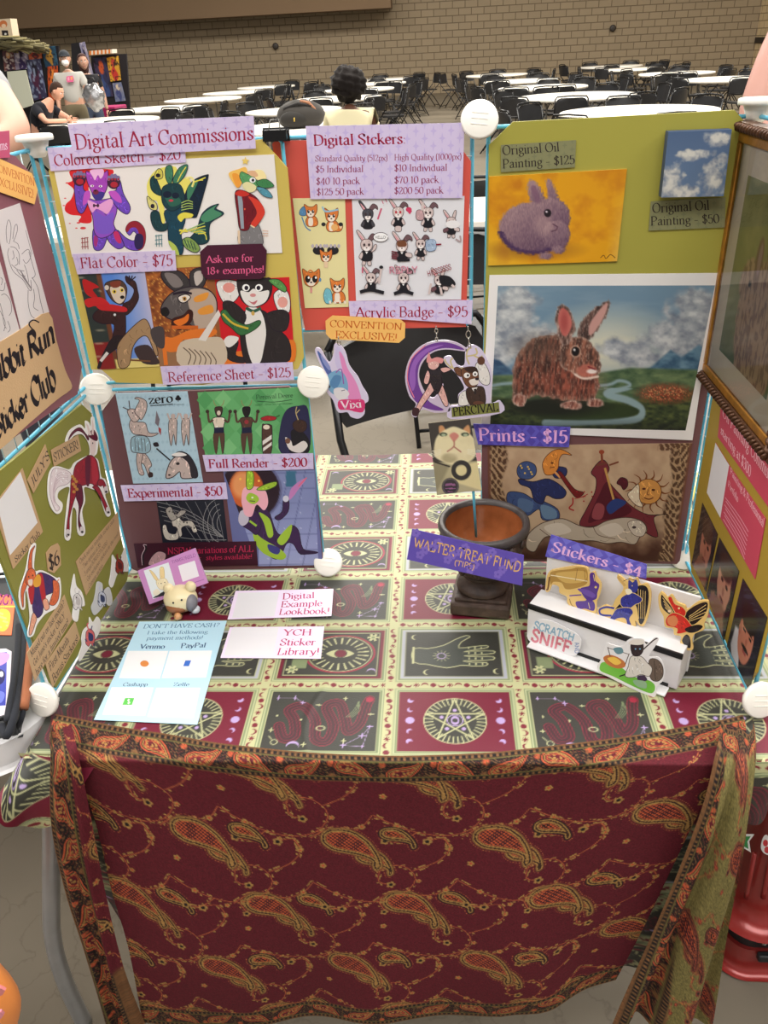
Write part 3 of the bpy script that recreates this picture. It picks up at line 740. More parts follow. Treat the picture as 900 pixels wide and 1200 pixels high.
def fnb(d, q): return q * (1 + .1 * math.sin(7 * d[0] + 2) * math.sin(6 * d[2]) + .05 * math.sin(19 * d[2] + 9 * d[0]))
bt = thing('shiny_bag', (bag[0], bag[1], bag[2] - .2), 'shiny silver grey bag held up by the masked person', 'bag')
MB().ball(bag, (.17, .12, .2), (0, 0, 0), 0, 24, 18, None, fnb).build('bag_body', mat('silver_foil', (150, 150, 152), .25, .7, .2, 20, .5), bt)
MB().tube([bag + [-.06, 0, .18], bag + [-.04, 0, .27], bag + [.04, 0, .27], bag + [.06, 0, .18]], .012, 8).build('handle', BLACK_S, bt)
# someone in black just behind them
q_ = hit(104, 108, yplane(14.0)); J, f = stand(q_[0], 14.0, .5, .93)
person('person in black t-shirt and jeans half hidden behind the masked person', J, f, (190, 146, 124), (70, 44, 40), 'long', (34, 34, 38), (74, 84, 104)); PEOPLE_XY.append((q_[0], 14.0))
# the man leaning on his arms at the table
tb, tr = TC[9]
mx, my = tb[0] - tr - .20, tb[1] - .15
J, f = seated(mx, my, math.pi / 2 - .15, dict(shL=(.19, -.2, .96), shR=(-.19, -.2, .96), elL=(.3, -.42, .79), wrL=(.06, -.56, .785), elR=(-.3, -.4, .79), wrR=(-.05, -.6, .785)), lean=.28)
person('dark-haired man in a black shirt leaning on folded arms at a white table', J, f, (214, 160, 134), (58, 40, 32), 'short', (32, 33, 40), (50, 52, 60), hfwd=nrm(f + np.array([0, 0, -.55]))); PEOPLE_XY.append((mx, my))

QBP = hit(330, 152, TABLE) + np.array([.25, .3, 0]); TC.append((QBP, .9)); PEOPLE_XY.append((bp_[0], bp_[1])) if False else None
# ---- the far folding chairs, around their tables
gap_ok = []
for i, ((p, R), (x, y, hw, how, nc)) in enumerate(zip(TC, TB)):
    for k in range(nc):
        a = 2 * math.pi * k / nc + .35 * i + rng.uniform(-.12, .12); d = R + .24 + rng.uniform(0, .2)
        cx, cy = p[0] + d * math.cos(a), p[1] + d * math.sin(a)
        if near_people(cx, cy) or any(np.hypot(cx - q[0], cy - q[1]) < Rq + .22 for j, (q, Rq) in enumerate(TC) if j != i): continue
        if any(np.hypot(cx - u, cy - w) < .57 for u, w in gap_ok): continue
        u, w = proj((cx, cy, .75))
        if not (-10 < u < 910) or (cy > 15.0 and cx < -3.4): continue
        gap_ok.append((cx, cy))
        far_chair(cx, cy, a + math.pi / 2 + math.pi + rng.uniform(-.35, .35), 'black folding chair at round table ' + how, 'black folding chairs at the round tables')

# ---- right behind the booth: a long white table, chairs, a backpack
def long_table(c, w, d, label, rz=0):
    t = thing('folding_table', (c[0], c[1], 0), label, 'table', None)
    MB().box((c[0], c[1], .722), (w, d, .04)).build('tabletop', WHITE_T, t, bevel=.008)
    for sx in (-1, 1):
        for sy in (-1, 1):
            x, y = c[0] + sx * (w / 2 - .2), c[1] + sy * (d / 2 - .12)
            MB().tube([(x, y, .7), (x, y, 0.0)], .014, 8).build('leg', GREY_L, t)
    return t
long_table((.0, 3.62), 3.6, .74, 'long white folding table standing just behind the booth')
near_chair(.60, .77, .42, 'large black folding chair standing right behind the draped table').scale = (1.08, 1.08, 1.08)
near_chair(.66, 2.35, .15, 'black folding chair whose frame shows beneath the red board')
for x, y, r, w in ((-.62, 2.6, .2, 'seen between the two left panels'), (1.5, 2.3, -.2, 'behind the print with the brown rabbit'), (-.35, 4.45, 3.0, 'on the far side of the long white table'), (.75, 4.5, 3.3, 'on the far side of the long white table, to the right')):
    near_chair(x, y, r, 'black folding chair ' + w)
q_ = QBP; R0 = .9
round_table(q_, R0, 'white round banquet table carrying the dark backpack')
# backpack lying on it
bp = hit(354, 150, TABLE)
t = thing('backpack', (bp[0], bp[1], .745), 'dark grey backpack lying on the white table by the seated person', 'backpack')
def fnp(d, q): return np.array([q[0], q[1], max(q[2] * (1 + .06 * math.sin(9 * d[0]) * math.sin(8 * d[1])), -.13)])
MB().ball(bp + [0, 0, .135], (.29, .2, .17), (58, 55, 52), 0, 30, 20, None, fnp).build('pack_body', FAB, t)
MB().ball(bp + [-.06, -.16, .11], (.17, .06, .09), (48, 46, 44), 0, 20, 12).build('front_pocket', FAB, t)
MB().tube([bp + [-.18, -.12, .22], bp + [0, -.15, .27], bp + [.14, -.12, .24], bp + [.24, -.06, .12]], .018, 8, (40, 38, 38)).build('strap', FAB, t)
MB().tube([bp + [.02, -.1, .29], bp + [.12, -.12, .27], bp + [.22, -.1, .16]], .02, 8, (150, 104, 78)).build('strap', FAB, t)
MB().tube([bp + [-.05, -.22, .13], bp + [-.05, -.23, .09]], .007, 6, (190, 160, 70)).build('zip_pull', FAB, t)
# tall grey table pole by the chair

# ------------------------------------------------------------------ the draped table
EDGE_Y = -0.455; TX0, TX1, TY1 = -0.008, 1.08, 0.475
tb_ = thing('folding_table', (.52, 0, 0), 'folding table under the patterned tablecloth and the red shawl', 'table')
MB().box(((TX0 + TX1) / 2, (EDGE_Y + TY1) / 2 + .005, .715), (TX1 - TX0 - .02, TY1 - EDGE_Y - .02, .036)).build('tabletop', WHITE_T, tb_, bevel=.006)
lg = mat('silver_tube', (168, 170, 172), .28, .55)
def lp(x, y, yy): q = hit(x, y, yplane(yy)); return q
l1 = [lp(60, 955, -.40), lp(60, 1040, -.41), lp(62, 1100, -.415), lp(76, 1150, -.42), lp(99, 1199, -.424)]
e = l1[-1]; l1 = [np.array([.06, -.36, .70]), l1[0] + [0.012, .005, .10]] + l1
l1[-1][2] = 0.0; zf = l1
MB().tube(smooth(zf, False, 5), .0145, 12).build('leg', lg, tb_)
for x, y in ((1.02, -.3), (.05, .4), (1.02, .4)):
    MB().tube([(x, y, .7), (x, y, 0)], .0145, 10).build('leg', lg, tb_)

def tarot(X, Y):
    """colours of the printed cloth at (x, y) of the table plane"""
    C = np.empty(X.shape + (3,)); px, py, x0, y0 = .19, .1455, .302, -.31
    ci = np.floor((X - x0) / px); ri = np.floor((Y - y0) / py)
    a = X - x0 - (ci + .5) * px; b = Y - y0 - (ri + .5) * py          # about the tile's centre
    ev = (np.abs(ci) % 2 == 0); ro = (np.abs(ri) % 2 == 1)
    char, maro, cream, green, lav, red = (52, 52, 46), (104, 20, 42), (176, 176, 132), (116, 128, 92), (168, 146, 190), (150, 34, 58)
    serp, eye, pent, hand = ev & ro, ev & ~ro, ~ev & ro, ~ev & ~ro
    C[...] = char; C[pent] = maro
    def put(mask, d, col, w=.0012):
        m = soft(d, w) * mask; mix(C, m, col)
    # pentagram
    r = np.hypot(a, b); th = np.arctan2(b, a)
    put(pent, r - .044, char)
    put(pent, np.maximum(np.abs(((th * 36 / np.pi) % 2) - 1) * .0035 * (r / .044) - .0006 * 1.4, np.abs(r - .037) - .0062), cream)
    put(pent, np.abs(r - .044) - .0008, cream); put(pent, r - .029, char)
    st = [(.0425 * math.cos(math.pi / 2 + k * 4 * math.pi / 5), .0425 * math.sin(math.pi / 2 + k * 4 * math.pi / 5)) for k in range(6)]
    put(pent, sdline(a, b, st) - .0012, cream); put(pent, np.abs(r - .011) - .0007, lav); put(pent, sell(a, b, 0, 0, .006, .009), lav); put(pent, r - .004, char)
    for k in range(5):
        q = math.pi / 2 + k * 2 * math.pi / 5; put(pent, np.hypot(a - .02 * math.cos(q), b - .02 * math.sin(q)) - .003, lav)
    for sx in (-1, 1):
        for k, dy in enumerate((-.04, -.021, 0, .021, .04)):
            rr = .0065 if k == 2 else .0046
            d = np.hypot(a - sx * .064, b - dy) - rr
            if k != 2: d = np.maximum(d, -(np.hypot(a - sx * (.064 - .0025), b - dy - .002 * (k - 2)) - rr * .9))
            put(pent, d, lav)
    # serpent
    sp = smooth([(-.06, -.012), (-.05, -.036), (-.035, -.03), (-.04, 0), (-.05, .02), (-.03, .028), (-.01, 0), (-.005, -.036), (.012, -.04), (.018, -.01), (.004, .026), (.022, .034), (.034, 0), (.04, -.022), (.055, -.006), (.062, .03), (.066, .042)], False, 4)
    ds = sdline(a, b, sp); put(serp, ds - .0075, (62, 36, 40)); put(serp, np.abs(ds - .0072) - .0006, (134, 34, 54)); put(serp, np.abs(ds - .0028) - .0006, (112, 34, 50))
    put(serp, np.hypot(a - .066, b - .042) - .0055, red)
    cs = [(-.07, .045), (-.045, .045), (-.032, .035)]; c2 = [(.07, -.012), (.06, -.03), (.035, -.048), (.062, -.05), (.07, -.012)]
    for q in (cs, c2):
        put(serp, sdline(a, b, q) - .0004, lav)
        for u, v in q: put(serp, np.minimum(np.abs(a - u) * 3 + np.abs(b - v) * .6, np.abs(a - u) * .6 + np.abs(b - v) * 3) - .0032, lav)
    for u, v in ((-.066, .008), (-.07, -.02), (-.008, .03), (.03, .044), (.07, .012), (.035, -.04), (-.02, -.048), (-.03, 0)):
        put(serp, np.minimum(np.abs(a - u) * 3 + np.abs(b - v) * .7, np.abs(a - u) * .7 + np.abs(b - v) * 3) - .0034, cream)
    for k in range(4): put(serp, sdline(a, b, smooth([(.034 + .003 * k, .006), (.044 + .003 * k, .02), (.05, .038)], False, 3)) - .0005, green)
    put(serp, np.abs(np.hypot(a + .062, b + .043) - .0045) - .0007, cream); put(serp, sdline(a, b, [(-.066, -.038), (-.071, -.032)]) - .0007, cream)
    d = np.maximum(np.hypot(a + .035, b + .05) - .009, -(np.hypot(a + .035, b + .054) - .009)); put(serp, d, lav)
    put(serp, np.abs(sell(a, b, .0, -.016, .006, .004)) - .0007, cream)
    # all-seeing eye in a flask
    put(eye, np.maximum(np.abs(a) - .0745, np.abs(b) - .0535) * -1 - .0, maro)
    put(eye, np.abs(np.maximum(np.abs(a) - .072, np.abs(b) - .051)) - .0007, cream)
    put(eye, sell(a, b, .012, 0, .056, .046), red); put(eye, sell(a, b, .012, 0, .053, .043), char)
    put(eye, np.maximum(np.abs(a + .05) - .012, np.abs(b + .022) - .013), green); put(eye, sell(a, b, -.05, .012, .02, .02), green) if False else None
    ra = np.hypot((a - .012) / 1.2, b); ta = np.arctan2(b, (a - .012) / 1.2)
    put(eye, np.maximum(np.abs(((ta * 22 / np.pi) % 2) - 1) * .006 - .0016, np.abs(ra - .031) - .0075), cream)
    put(eye, np.abs(ra - .042) - .0007, cream)
    put(eye, np.maximum(np.hypot(a - .012, b - .021) - .031, np.hypot(a - .012, b + .021) - .031), cream)
    put(eye, np.hypot(a - .013, b) - .0088, maro); put(eye, np.abs(np.hypot(a - .013, b) - .0095) - .0006, char)
    for u, v in ((.062, .04), (-.06, -.038)):
        rr = np.hypot(a - u, b - v); tt = np.arctan2(b - v, a - u); put(eye, rr - .0055 - .004 * (np.abs(((tt * 6 / np.pi) % 2) - 1) > .5), cream); put(eye, rr - .003, green)
    for u, v in ((-.06, .04), (.064, -.042)):
        put(eye, np.maximum(np.hypot(a - u, b - v) - .007, -(np.hypot(a - u, b - v + .003) - .007)), lav)
    # open hand
    put(hand, -(np.maximum(np.abs(a) - .075, np.abs(b) - .054)), (158, 160, 170)); put(hand, np.abs(np.maximum(np.abs(a) - .0745, np.abs(b) - .0535)) - .0006, cream)
    hp = [(-.062, -.02), (-.04, -.026), (-.01, -.034), (.012, -.028), (.03, -.03), (.05, -.029), (.051, -.022), (.03, -.021), (.016, -.018), (.04, -.017), (.062, -.015), (.062, -.008), (.04, -.008), (.018, -.006), (.045, -.003), (.064, 0), (.063, .006), (.04, .006), (.018, .004), (.04, .01), (.055, .014), (.053, .019), (.03, .016), (.01, .013), (.014, .028), (.028, .04), (.022, .044), (.004, .034), (-.014, .02), (-.04, .012), (-.062, .012)]
    dh = sdpoly(a, b, smooth(hp, True, 2)); put(hand, dh, (60, 64, 58)); put(hand, np.abs(dh) - .0009, cream)
    put(hand, np.abs(np.hypot(a + .018, b + .006) - .0065) - .0008, lav)
    for k in range(12):
        q = k * math.pi / 6; put(hand, sdline(a, b, [(-.018 + .008 * math.cos(q), -.006 + .008 * math.sin(q)), (-.018 + .013 * math.cos(q), -.006 + .013 * math.sin(q))]) - .0005, cream)
    for yy in (-.025, -.012, .001, .013): put(hand, np.maximum(np.abs(((a * 200) % 2) - 1) * .005 - .0012, np.maximum(np.abs(a - .034) - .018, np.abs(b - yy) - .0025)), cream)
    put(hand, np.maximum(np.abs(a + .062) - .002, np.abs(b + .004) - .02), cream)
    for u, v in ((-.06, .04), (.066, -.042), (-.04, -.044)): put(hand, np.maximum(np.hypot(a - u, b - v) - .006, -(np.hypot(a - u - .003, b - v) - .006)), cream)
    # bands of moons between the tiles
    dx = np.abs(np.abs(a) - px / 2); dy = np.abs(np.abs(b) - py / 2); edge = np.minimum(dx, dy)
    mix(C, soft(edge - .0148, .001), cream); mix(C, soft(edge - .0137, .001), green); mix(C, soft(np.abs(edge - .0098) - .0010, .001), (176, 180, 140)); mix(C, soft(edge - .0074, .001), cream)
    def moons(t, d, on):
        k = np.floor(t / .0125); q = (t / .0125 - k - .5) * .0125; kk = np.mod(k, 4)
        disc = np.hypot(q, d) - .0043; cres = np.maximum(np.hypot(q, d) - .0053, -(np.hypot(q, d - .0028) - .005)); cre2 = np.maximum(np.hypot(q, d) - .0053, -(np.hypot(q, d + .0028) - .005))
        tt = np.arctan2(d, q); star = np.hypot(q, d) - .0022 - .0022 * (np.abs(((tt * 7 / np.pi) % 2) - 1) > .5)
        m = np.select([kk == 0, kk == 1, kk == 2], [disc, cres, star], cre2); mix(C, soft(m, .001) * on, (112, 22, 40))
    sx = np.where(a > 0, a - px / 2, a + px / 2); sy = np.where(b > 0, b - py / 2, b + py / 2)
    moons(Y + 5, sx, (dx < .0074) & (dy > .0075)); moons(X + 5, sy, (dy < .0074) & (dx >= .0074))
    return C
nx, ny = 700, 580
u = np.linspace(TX0 - .003, TX1 + .003, nx); v = np.linspace(EDGE_Y - .003, TY1 + .003, ny)
X, Y = np.meshgrid(u, v)
Z = ZT - .0016 + .0010 * (fbm(X * 9, Y * 9, 4) - .5) + .0012 * np.exp(-((X - .395 - .02 * np.sin(Y * 20)) / .006) ** 2) * (Y < -.3) + .0025 * np.maximum(0, Y - .05) * np.sin(X * 22 + Y * 30)
cl = MB().grid(np.stack([X, Y, Z], -1), tarot(X, Y), smooth=True)
cloth = thing('tablecloth', (.52, 0, ZT), 'printed tarot tablecloth with moons, pentagrams, eyes and serpents in maroon and charcoal', 'tablecloth')
cl.build('top_panel', SATIN, cloth)
def hang(name, top, bot, off=(0, 0), n=70, m=90, bulge=.02, k=3):
    t = np.linspace(0, 1, m); T = np.array(smooth(top, False, 12)); B = np.array(smooth(bot, False, 12))
    def rs(P): 
        s_ = np.concatenate([[0], np.cumsum(np.linalg.norm(np.diff(P, axis=0), axis=1))]); s_ /= s_[-1]
        return np.stack([np.interp(t, s_, P[:, i]) for i in range(3)], -1)
    T, B = rs(T), rs(B); w = np.linspace(0, 1, n)[:, None, None]
    P = T[None] * (1 - w) + B[None] * w
    P[..., 1] -= bulge * np.sin(np.pi * w[..., 0] * .8) + .012 * w[..., 0] * np.sin(t * 2 * math.pi * k)[None]
    L = np.linalg.norm(B[-1] - B[0]); U = off[0] + t[None] * L * (.6 + .4 * w[..., 0]); V = off[1] - w[..., 0] * np.linalg.norm(T - B, axis=1)[None]
    return MB().grid(P, tarot(U + 0 * V, V + 0 * U)).build(name, SATIN, cloth)
hb = [hit(2, 925, yplane(-.50)), hit(6, 948, yplane(-.515)), hit(28, 970, yplane(-.50)), hit(50, 972, yplane(-.49)), hit(75, 950, yplane(-.48))]
hang('hanging_corner', [(-.010, -.40, .740), (-.008, -.44, .742), (.02, -.458, .742), (.10, -.459, .742)], hb, (.2, -.34), bulge=.012, k=1.2)
hb = [hit(868, 960, yplane(-.46)), hit(885, 955, yplane(-.45)), hit(897, 935, yplane(-.43)), hit(906, 900, yplane(-.36))]
hang('hanging_corner', [(.93, -.459, .742), (1.0, -.458, .742), (1.07, -.445, .742), (1.084, -.38, .742)], hb, (.78, -.30), bulge=.008, k=1)

hang('front_fall', [(-.02, -.452, .742), (.3, -.457, .742), (.7, -.457, .742), (.985, -.454, .742)], [(.05, -.43, .22), (.3, -.43, .2), (.66, -.43, .2), (.90, -.43, .22)], (-.02, -.30), n=160, m=240, bulge=.0, k=6)
# ---- the paisley shawl hung along the table's front
def tear(a, b, cx, cy, L, rot, flip=1):
    """distance to a paisley drop with its curled tip; returns body distance and a swirl coordinate"""
    c, s_ = math.cos(rot), math.sin(rot); x, y = a - cx, (b - cy); u_ = x * c + y * s_; w_ = (-x * s_ + y * c) * flip
    P = smooth([(-.5, -.05), (-.4, -.2), (-.15, -.27), (.1, -.2), (.3, -.06), (.46, .1), (.56, .26), (.5, .36), (.42, .28), (.38, .2), (.22, .16), (0, .17), (-.25, .2), (-.44, .12)], True, 3) * L
    return sdpoly(u_, w_, P)
PAL = dict(maro=(88, 24, 34), gold=(156, 118, 66), oran=(176, 80, 50), blk=(30, 24, 24), oliv=(98, 92, 50), tan=(120, 84, 52))
def border(s_, d, n=None):
    """paisley band; s_ along it, d across (0..0.05)"""
    C = np.empty(s_.shape + (3,)); C[...] = PAL['blk']
    nz = vn(s_ * 900, d * 900, 2)
    k = np.floor(s_ / .07); a = s_ - (k + .5) * .07; b = d - .027; fl = np.where(np.mod(k, 2) == 0, 1, -1)
    td = tear(a, b, -.003, -.001, .058, .3); td2 = tear(a, b, -.003, .001, .058, -.3, -1); td = np.where(fl > 0, td, td2)
    mix(C, soft(np.hypot(((s_ + .035) % .07) - .035, b - .012) - .006, .002), PAL['tan']); mix(C, soft(np.hypot(((s_ + .035) % .07) - .035, b + .012) - .005, .002), PAL['oran'])
    fil = np.sin(s_ * 620 + 3 * np.sin(b * 300)) * np.sin(b * 560 + 2 * np.sin(s_ * 210)); mix(C, np.clip((fil - .3) * 4, 0, 1) * .85, PAL['tan']); mix(C, np.clip((-fil - .55) * 5, 0, 1) * .7, (120, 54, 40)); mix(C, soft(td - .0016, .001), PAL['blk'])
    mix(C, soft(td, .001), PAL['oran']); mix(C, soft(td + .0022, .001), PAL['blk']); mix(C, soft(td + .0034, .001), PAL['gold']); mix(C, soft(td + .0052, .001), PAL['maro']); mix(C, soft(td + .0052, .001) * (fil > .15), PAL['gold'])
    mix(C, soft(np.abs(td + .0075) - .0008, .001), PAL['oran'])
    e = np.minimum(d, .05 - d); mix(C, soft(e - .010, .001), (76, 56, 36)); tick = np.abs(((s_ * 240) % 2) - 1)
    mix(C, soft(np.abs(e - .0055) - .0028, .001) * (tick > .45), PAL['blk']); mix(C, soft(np.abs(e - .0055) - .002, .001) * (tick < .35), PAL['tan']); mix(C, soft(np.abs(e - .0102) - .0007, .001), PAL['oliv']); mix(C, soft(e - .002, .001), (108, 74, 46))
    return C * (.86 + .28 * nz[..., None])
def field(s_, t, bg=None, fg=None):
    """main cloth: trailing vines and groups of three paisleys"""
    C = np.empty(s_.shape + (3,)); C[...] = bg or PAL['maro']; g = fg or PAL['gold']
    nz = vn(s_ * 1100, t * 1100, 2)
    px, py = .235, .30
    for oy, ox in ((0, 0), (.5, .42)):
        a = (s_ + ox * px) % px - px / 2; b = (t + oy * py) % py - py / 2
        # vines
        for P in ([(-.117, .02), (-.08, .045), (-.05, .06), (-.01, .068), (.03, .055), (.05, .02), (.03, -.012), (-.005, -.01), (-.01, .02), (.01, .03)],
                  [(.03, .055), (.07, .06), (.1, .045), (.117, .02)], [(.045, .0), (.08, -.02), (.1, -.05), (.09, -.075), (.065, -.07)], [(-.05, .06), (-.075, .08), (-.1, .078)], [(-.01, .068), (0, .09)], [(-.117, -.08), (-.09, -.1), (-.06, -.098)]):
            dv = sdline(a, b, smooth(P, False, 3)); mix(C, soft(np.abs(dv - .0034) - .0016, .001) * (vn(a * 210 + oy * 40, b * 210, 6) > .66), g); mix(C, soft(dv - .0007, .0012), (172, 96, 58))
        for u_, v_, r_ in ((.01, .03, .008), (.065, -.068, .0085), (-.1, .078, .008), (0, .095, .007), (.1, .045, .006), (-.08, .045, .006), (-.06, -.098, .008), (.075, .065, .005), (.1, -.052, .005), (-.03, .075, .005), (.055, .025, .005), (-.1, -.02, .006)):
            rr = np.hypot(a - u_, b - v_); tt = np.arctan2(b - v_, a - u_); mix(C, soft(rr - r_ * (.65 + .35 * np.abs(np.cos(tt * 2.5))), .0012), g); mix(C, soft(rr - r_ * .4, .0012), PAL['blk'] if r_ > .006 else PAL['oran'])
        # paisleys
        for (u_, v_, L, rot, fl, inn) in ((-.015, -.03, .072, .45, 1, PAL['oliv']), (-.05, -.064, .11, .42, 1, PAL['tan']), (.02, -.082, .062, .3, 1, PAL['blk'])):
            td = tear(a, b, u_, v_, L, rot, fl); mix(C, soft(td - .002, .0012), PAL['blk'] if inn == PAL['blk'] else (110, 70, 44)); mix(C, soft(td, .001), (58, 38, 30)); mix(C, soft(td, .001) * (np.abs(((td + .0006) * 380) % 2 - 1) > .48), g); mix(C, soft(td + .0088, .001), inn if inn != PAL['tan'] else (66, 30, 34)); mix(C, soft(td + .0088, .001) * (np.sin(a * 900) * np.sin(b * 900) > .25), PAL['oran']); mix(C, soft(np.abs(td + .0088) - .0008, .001), (176, 92, 56))
            mix(C, soft(np.abs(td - .0045) - .0005, .001) * (np.abs(((a + b) * 300) % 2 - 1) > .5), (168, 100, 60))
    return C * (.84 + .32 * nz[..., None])
TOPPX = [(66, 838), (90, 843), (120, 849), (160, 856), (200, 862), (250, 871), (300, 877), (350, 882), (400, 885), (470, 887), (560, 884), (605, 880), (650, 875), (700, 869), (750, 862), (800, 853), (840, 846), (870, 839)]
TOPW = np.array([hit(x, y, TABLE, .0045) for x, y in TOPPX]); TOPW[:, 1] = np.maximum(TOPW[:, 1], EDGE_Y - .004)
def resample(P, n, kind=None):
    P = np.asarray(P, float); s_ = np.concatenate([[0], np.cumsum(np.linalg.norm(np.diff(P, axis=0), axis=1))]); s_ /= s_[-1]; t = np.linspace(0, 1, n)
    return np.stack([np.interp(t, s_, P[:, i]) for i in range(P.shape[1])], -1)
shawl = thing('shawl', (.5, -.46, .08), 'dark red paisley shawl tied along the front edge of the table', 'shawl')
ncol, nrow = 560, 380
top = resample(smooth(TOPW, False, 4), ncol)
t = np.linspace(0, 1, ncol)
lo_px = [(168, 1196), (230, 1206), (300, 1206), (360, 1200), (420, 1196), (480, 1189), (540, 1187), (600, 1186), (660, 1172), (722, 1150)]
LO = resample([hit(x, y, yplane(-.475)) for x, y in lo_px], ncol)
# sides: the panel narrows downwards between the two gathered ends
Lp = resample(smooth([TOPW[0], hit(78, 890, yplane(-.468)), hit(104, 950, yplane(-.475)), hit(128, 1040, yplane(-.475)), hit(150, 1110, yplane(-.475)), LO[0]], False, 5), nrow)
Rp = resample(smooth([TOPW[-1], hit(848, 880, yplane(-.462)), hit(826, 930, yplane(-.47)), hit(790, 1010, yplane(-.475)), hit(752, 1090, yplane(-.475)), LO[-1]], False, 5), nrow)
over = np.stack([top[:, 0], np.full(ncol, EDGE_Y - .0115), np.full(ncol, ZT + .002)], -1)
w = np.linspace(0, 1, nrow)[:, None]; tt = t[None]
edge_len = np.linalg.norm(over - top, axis=1); hl = np.linalg.norm(LO - over, axis=1); fr = (edge_len / (edge_len + hl))[None]
P = np.empty((nrow, ncol, 3))
for k in range(3):
    A = top[:, k][None]; B = over[:, k][None]; Cc = LO[:, k][None]
    p1 = A + (B - A) * np.clip(w / np.maximum(fr, 1e-4), 0, 1); p2 = B + (Cc - B) * np.clip((w - fr) / (1 - fr), 0, 1)
    P[..., k] = np.where(w < fr, p1, p2)
xl = Lp[:, 0][:, None]; xr = Rp[:, 0][:, None]
blend = np.clip(w * 6, 0, 1)
xx = xl + (xr - xl) * tt
P[..., 0] = P[..., 0] * (1 - blend) + xx * blend
hang_w = np.clip((w - fr) / (1 - fr), 0, 1)
P[..., 1] -= hang_w * (.010 * np.sin(tt * 9 + w * 2.2) + .006 * np.sin(tt * 23 - w * 4) + .012 * np.sin(np.pi * hang_w)) * np.sin(np.pi * np.clip(tt, .02, .98)) ** .5
P[..., 1] -= .02 * hang_w * np.exp(-((tt - .62 - .25 * w) / .06) ** 2) * w
P[..., 2] += .0022 * np.where(w < fr, 1, 0) 
S = (tt - .5) * 1.02 + 0 * w + .5; Tm = w * .66 + 0 * tt
S2 = P[..., 0] * .55 + S * .45
Cf = field(S2, Tm + .05)
bt = border(S2, np.clip(Tm, 0, .05)); m = soft(Tm - .049, .001)[..., None]; Cf = Cf * (1 - m) + bt * m
bb = border(S2, np.clip(.66 - Tm, 0, .05)); m = soft(.66 - Tm - .049, .001)[..., None]; Cf = Cf * (1 - m) + bb * m
MB().grid(P, np.clip(Cf, 0, 255)).build('front_panel', CLOTH, shawl)
def drape(name, lpx, rpx, yl, yr, colfn, n=260, m=110, amp=.016, k=2.2, y0=None, label=None):
    """a gathered end: left and right silhouettes traced down, folded between"""
    A = resample(smooth([hit(x, y, yplane(yy)) for (x, y), yy in zip(lpx, yl)], False, 6), n); B = resample(smooth([hit(x, y, yplane(yy)) for (x, y), yy in zip(rpx, yr)], False, 6), n)
    t = np.linspace(0, 1, m)[None]; w = np.linspace(0, 1, n)[:, None]
    Q = A[:, None] * (1 - t[..., None]) + B[:, None] * t[..., None]
    Q[..., 1] -= (amp * (.35 + .65 * w) * (np.sin(t * math.pi * k * 2 + 1.5 * w) + .4 * np.sin(t * 23 + 5 * w)) + .02 * np.sin(np.pi * t) * (1 - .4 * w))
    o = MB().grid(Q, np.clip(colfn(t + 0 * w, w + 0 * t), 0, 255)).build(name, CLOTH, shawl)
    if label: o['label'] = label
    return o
def lcol(t, w):
    s_ = w * .66; C = border(s_ + .02, np.clip(t * .062, 0, .05)); F = field(t * .1 + .3, s_)
    m = (np.clip((t - .72) / .02, 0, 1) * np.clip((.42 - np.abs(w - .32)) / .02, 0, 1))[..., None]; return C * (1 - m) + F * m
drape('gathered_end', [(60, 843), (60, 870), (61, 960), (78, 1040), (100, 1110), (128, 1206)], [(84, 846), (92, 880), (106, 950), (124, 1040), (146, 1130), (172, 1206)],
      [-.40, -.465, -.49, -.49, -.49, -.49], [-.42, -.47, -.485, -.485, -.485, -.485], lcol, amp=.010, k=1.3)
def rcol(t, w):
    g = (124, 116, 66); F = field(t * .24 + .1, w * .55 + .2, (116, 106, 62), (126, 60, 48)); n_ = vn(t * 260, w * 700, 8)[..., None]
    F = F * (.8 + .35 * n_)
    C = border(w * .62 + .01, np.clip((t - .02) * .11, 0, .05)); m = soft(t * .14 - .05 - .02 * w + .03 * (1 - w), .004)[..., None]
    F = F * (1 - m) + C * m; top = border(t * .12, np.clip(w * .5, 0, .05)); m = soft(w - .09 + .03 * t, .02)[..., None]; return F * (1 - m) + top * m
drape('gathered_end', [(846, 846), (838, 880), (822, 940), (790, 1020), (752, 1110), (716, 1192)], [(884, 846), (889, 880), (884, 940), (872, 1020), (852, 1110), (836, 1206)],
      [-.41, -.465, -.49, -.495, -.495, -.495], [-.39, -.44, -.485, -.50, -.50, -.50], rcol, amp=.017, k=1.7, label='gathered end turned to its olive reverse')

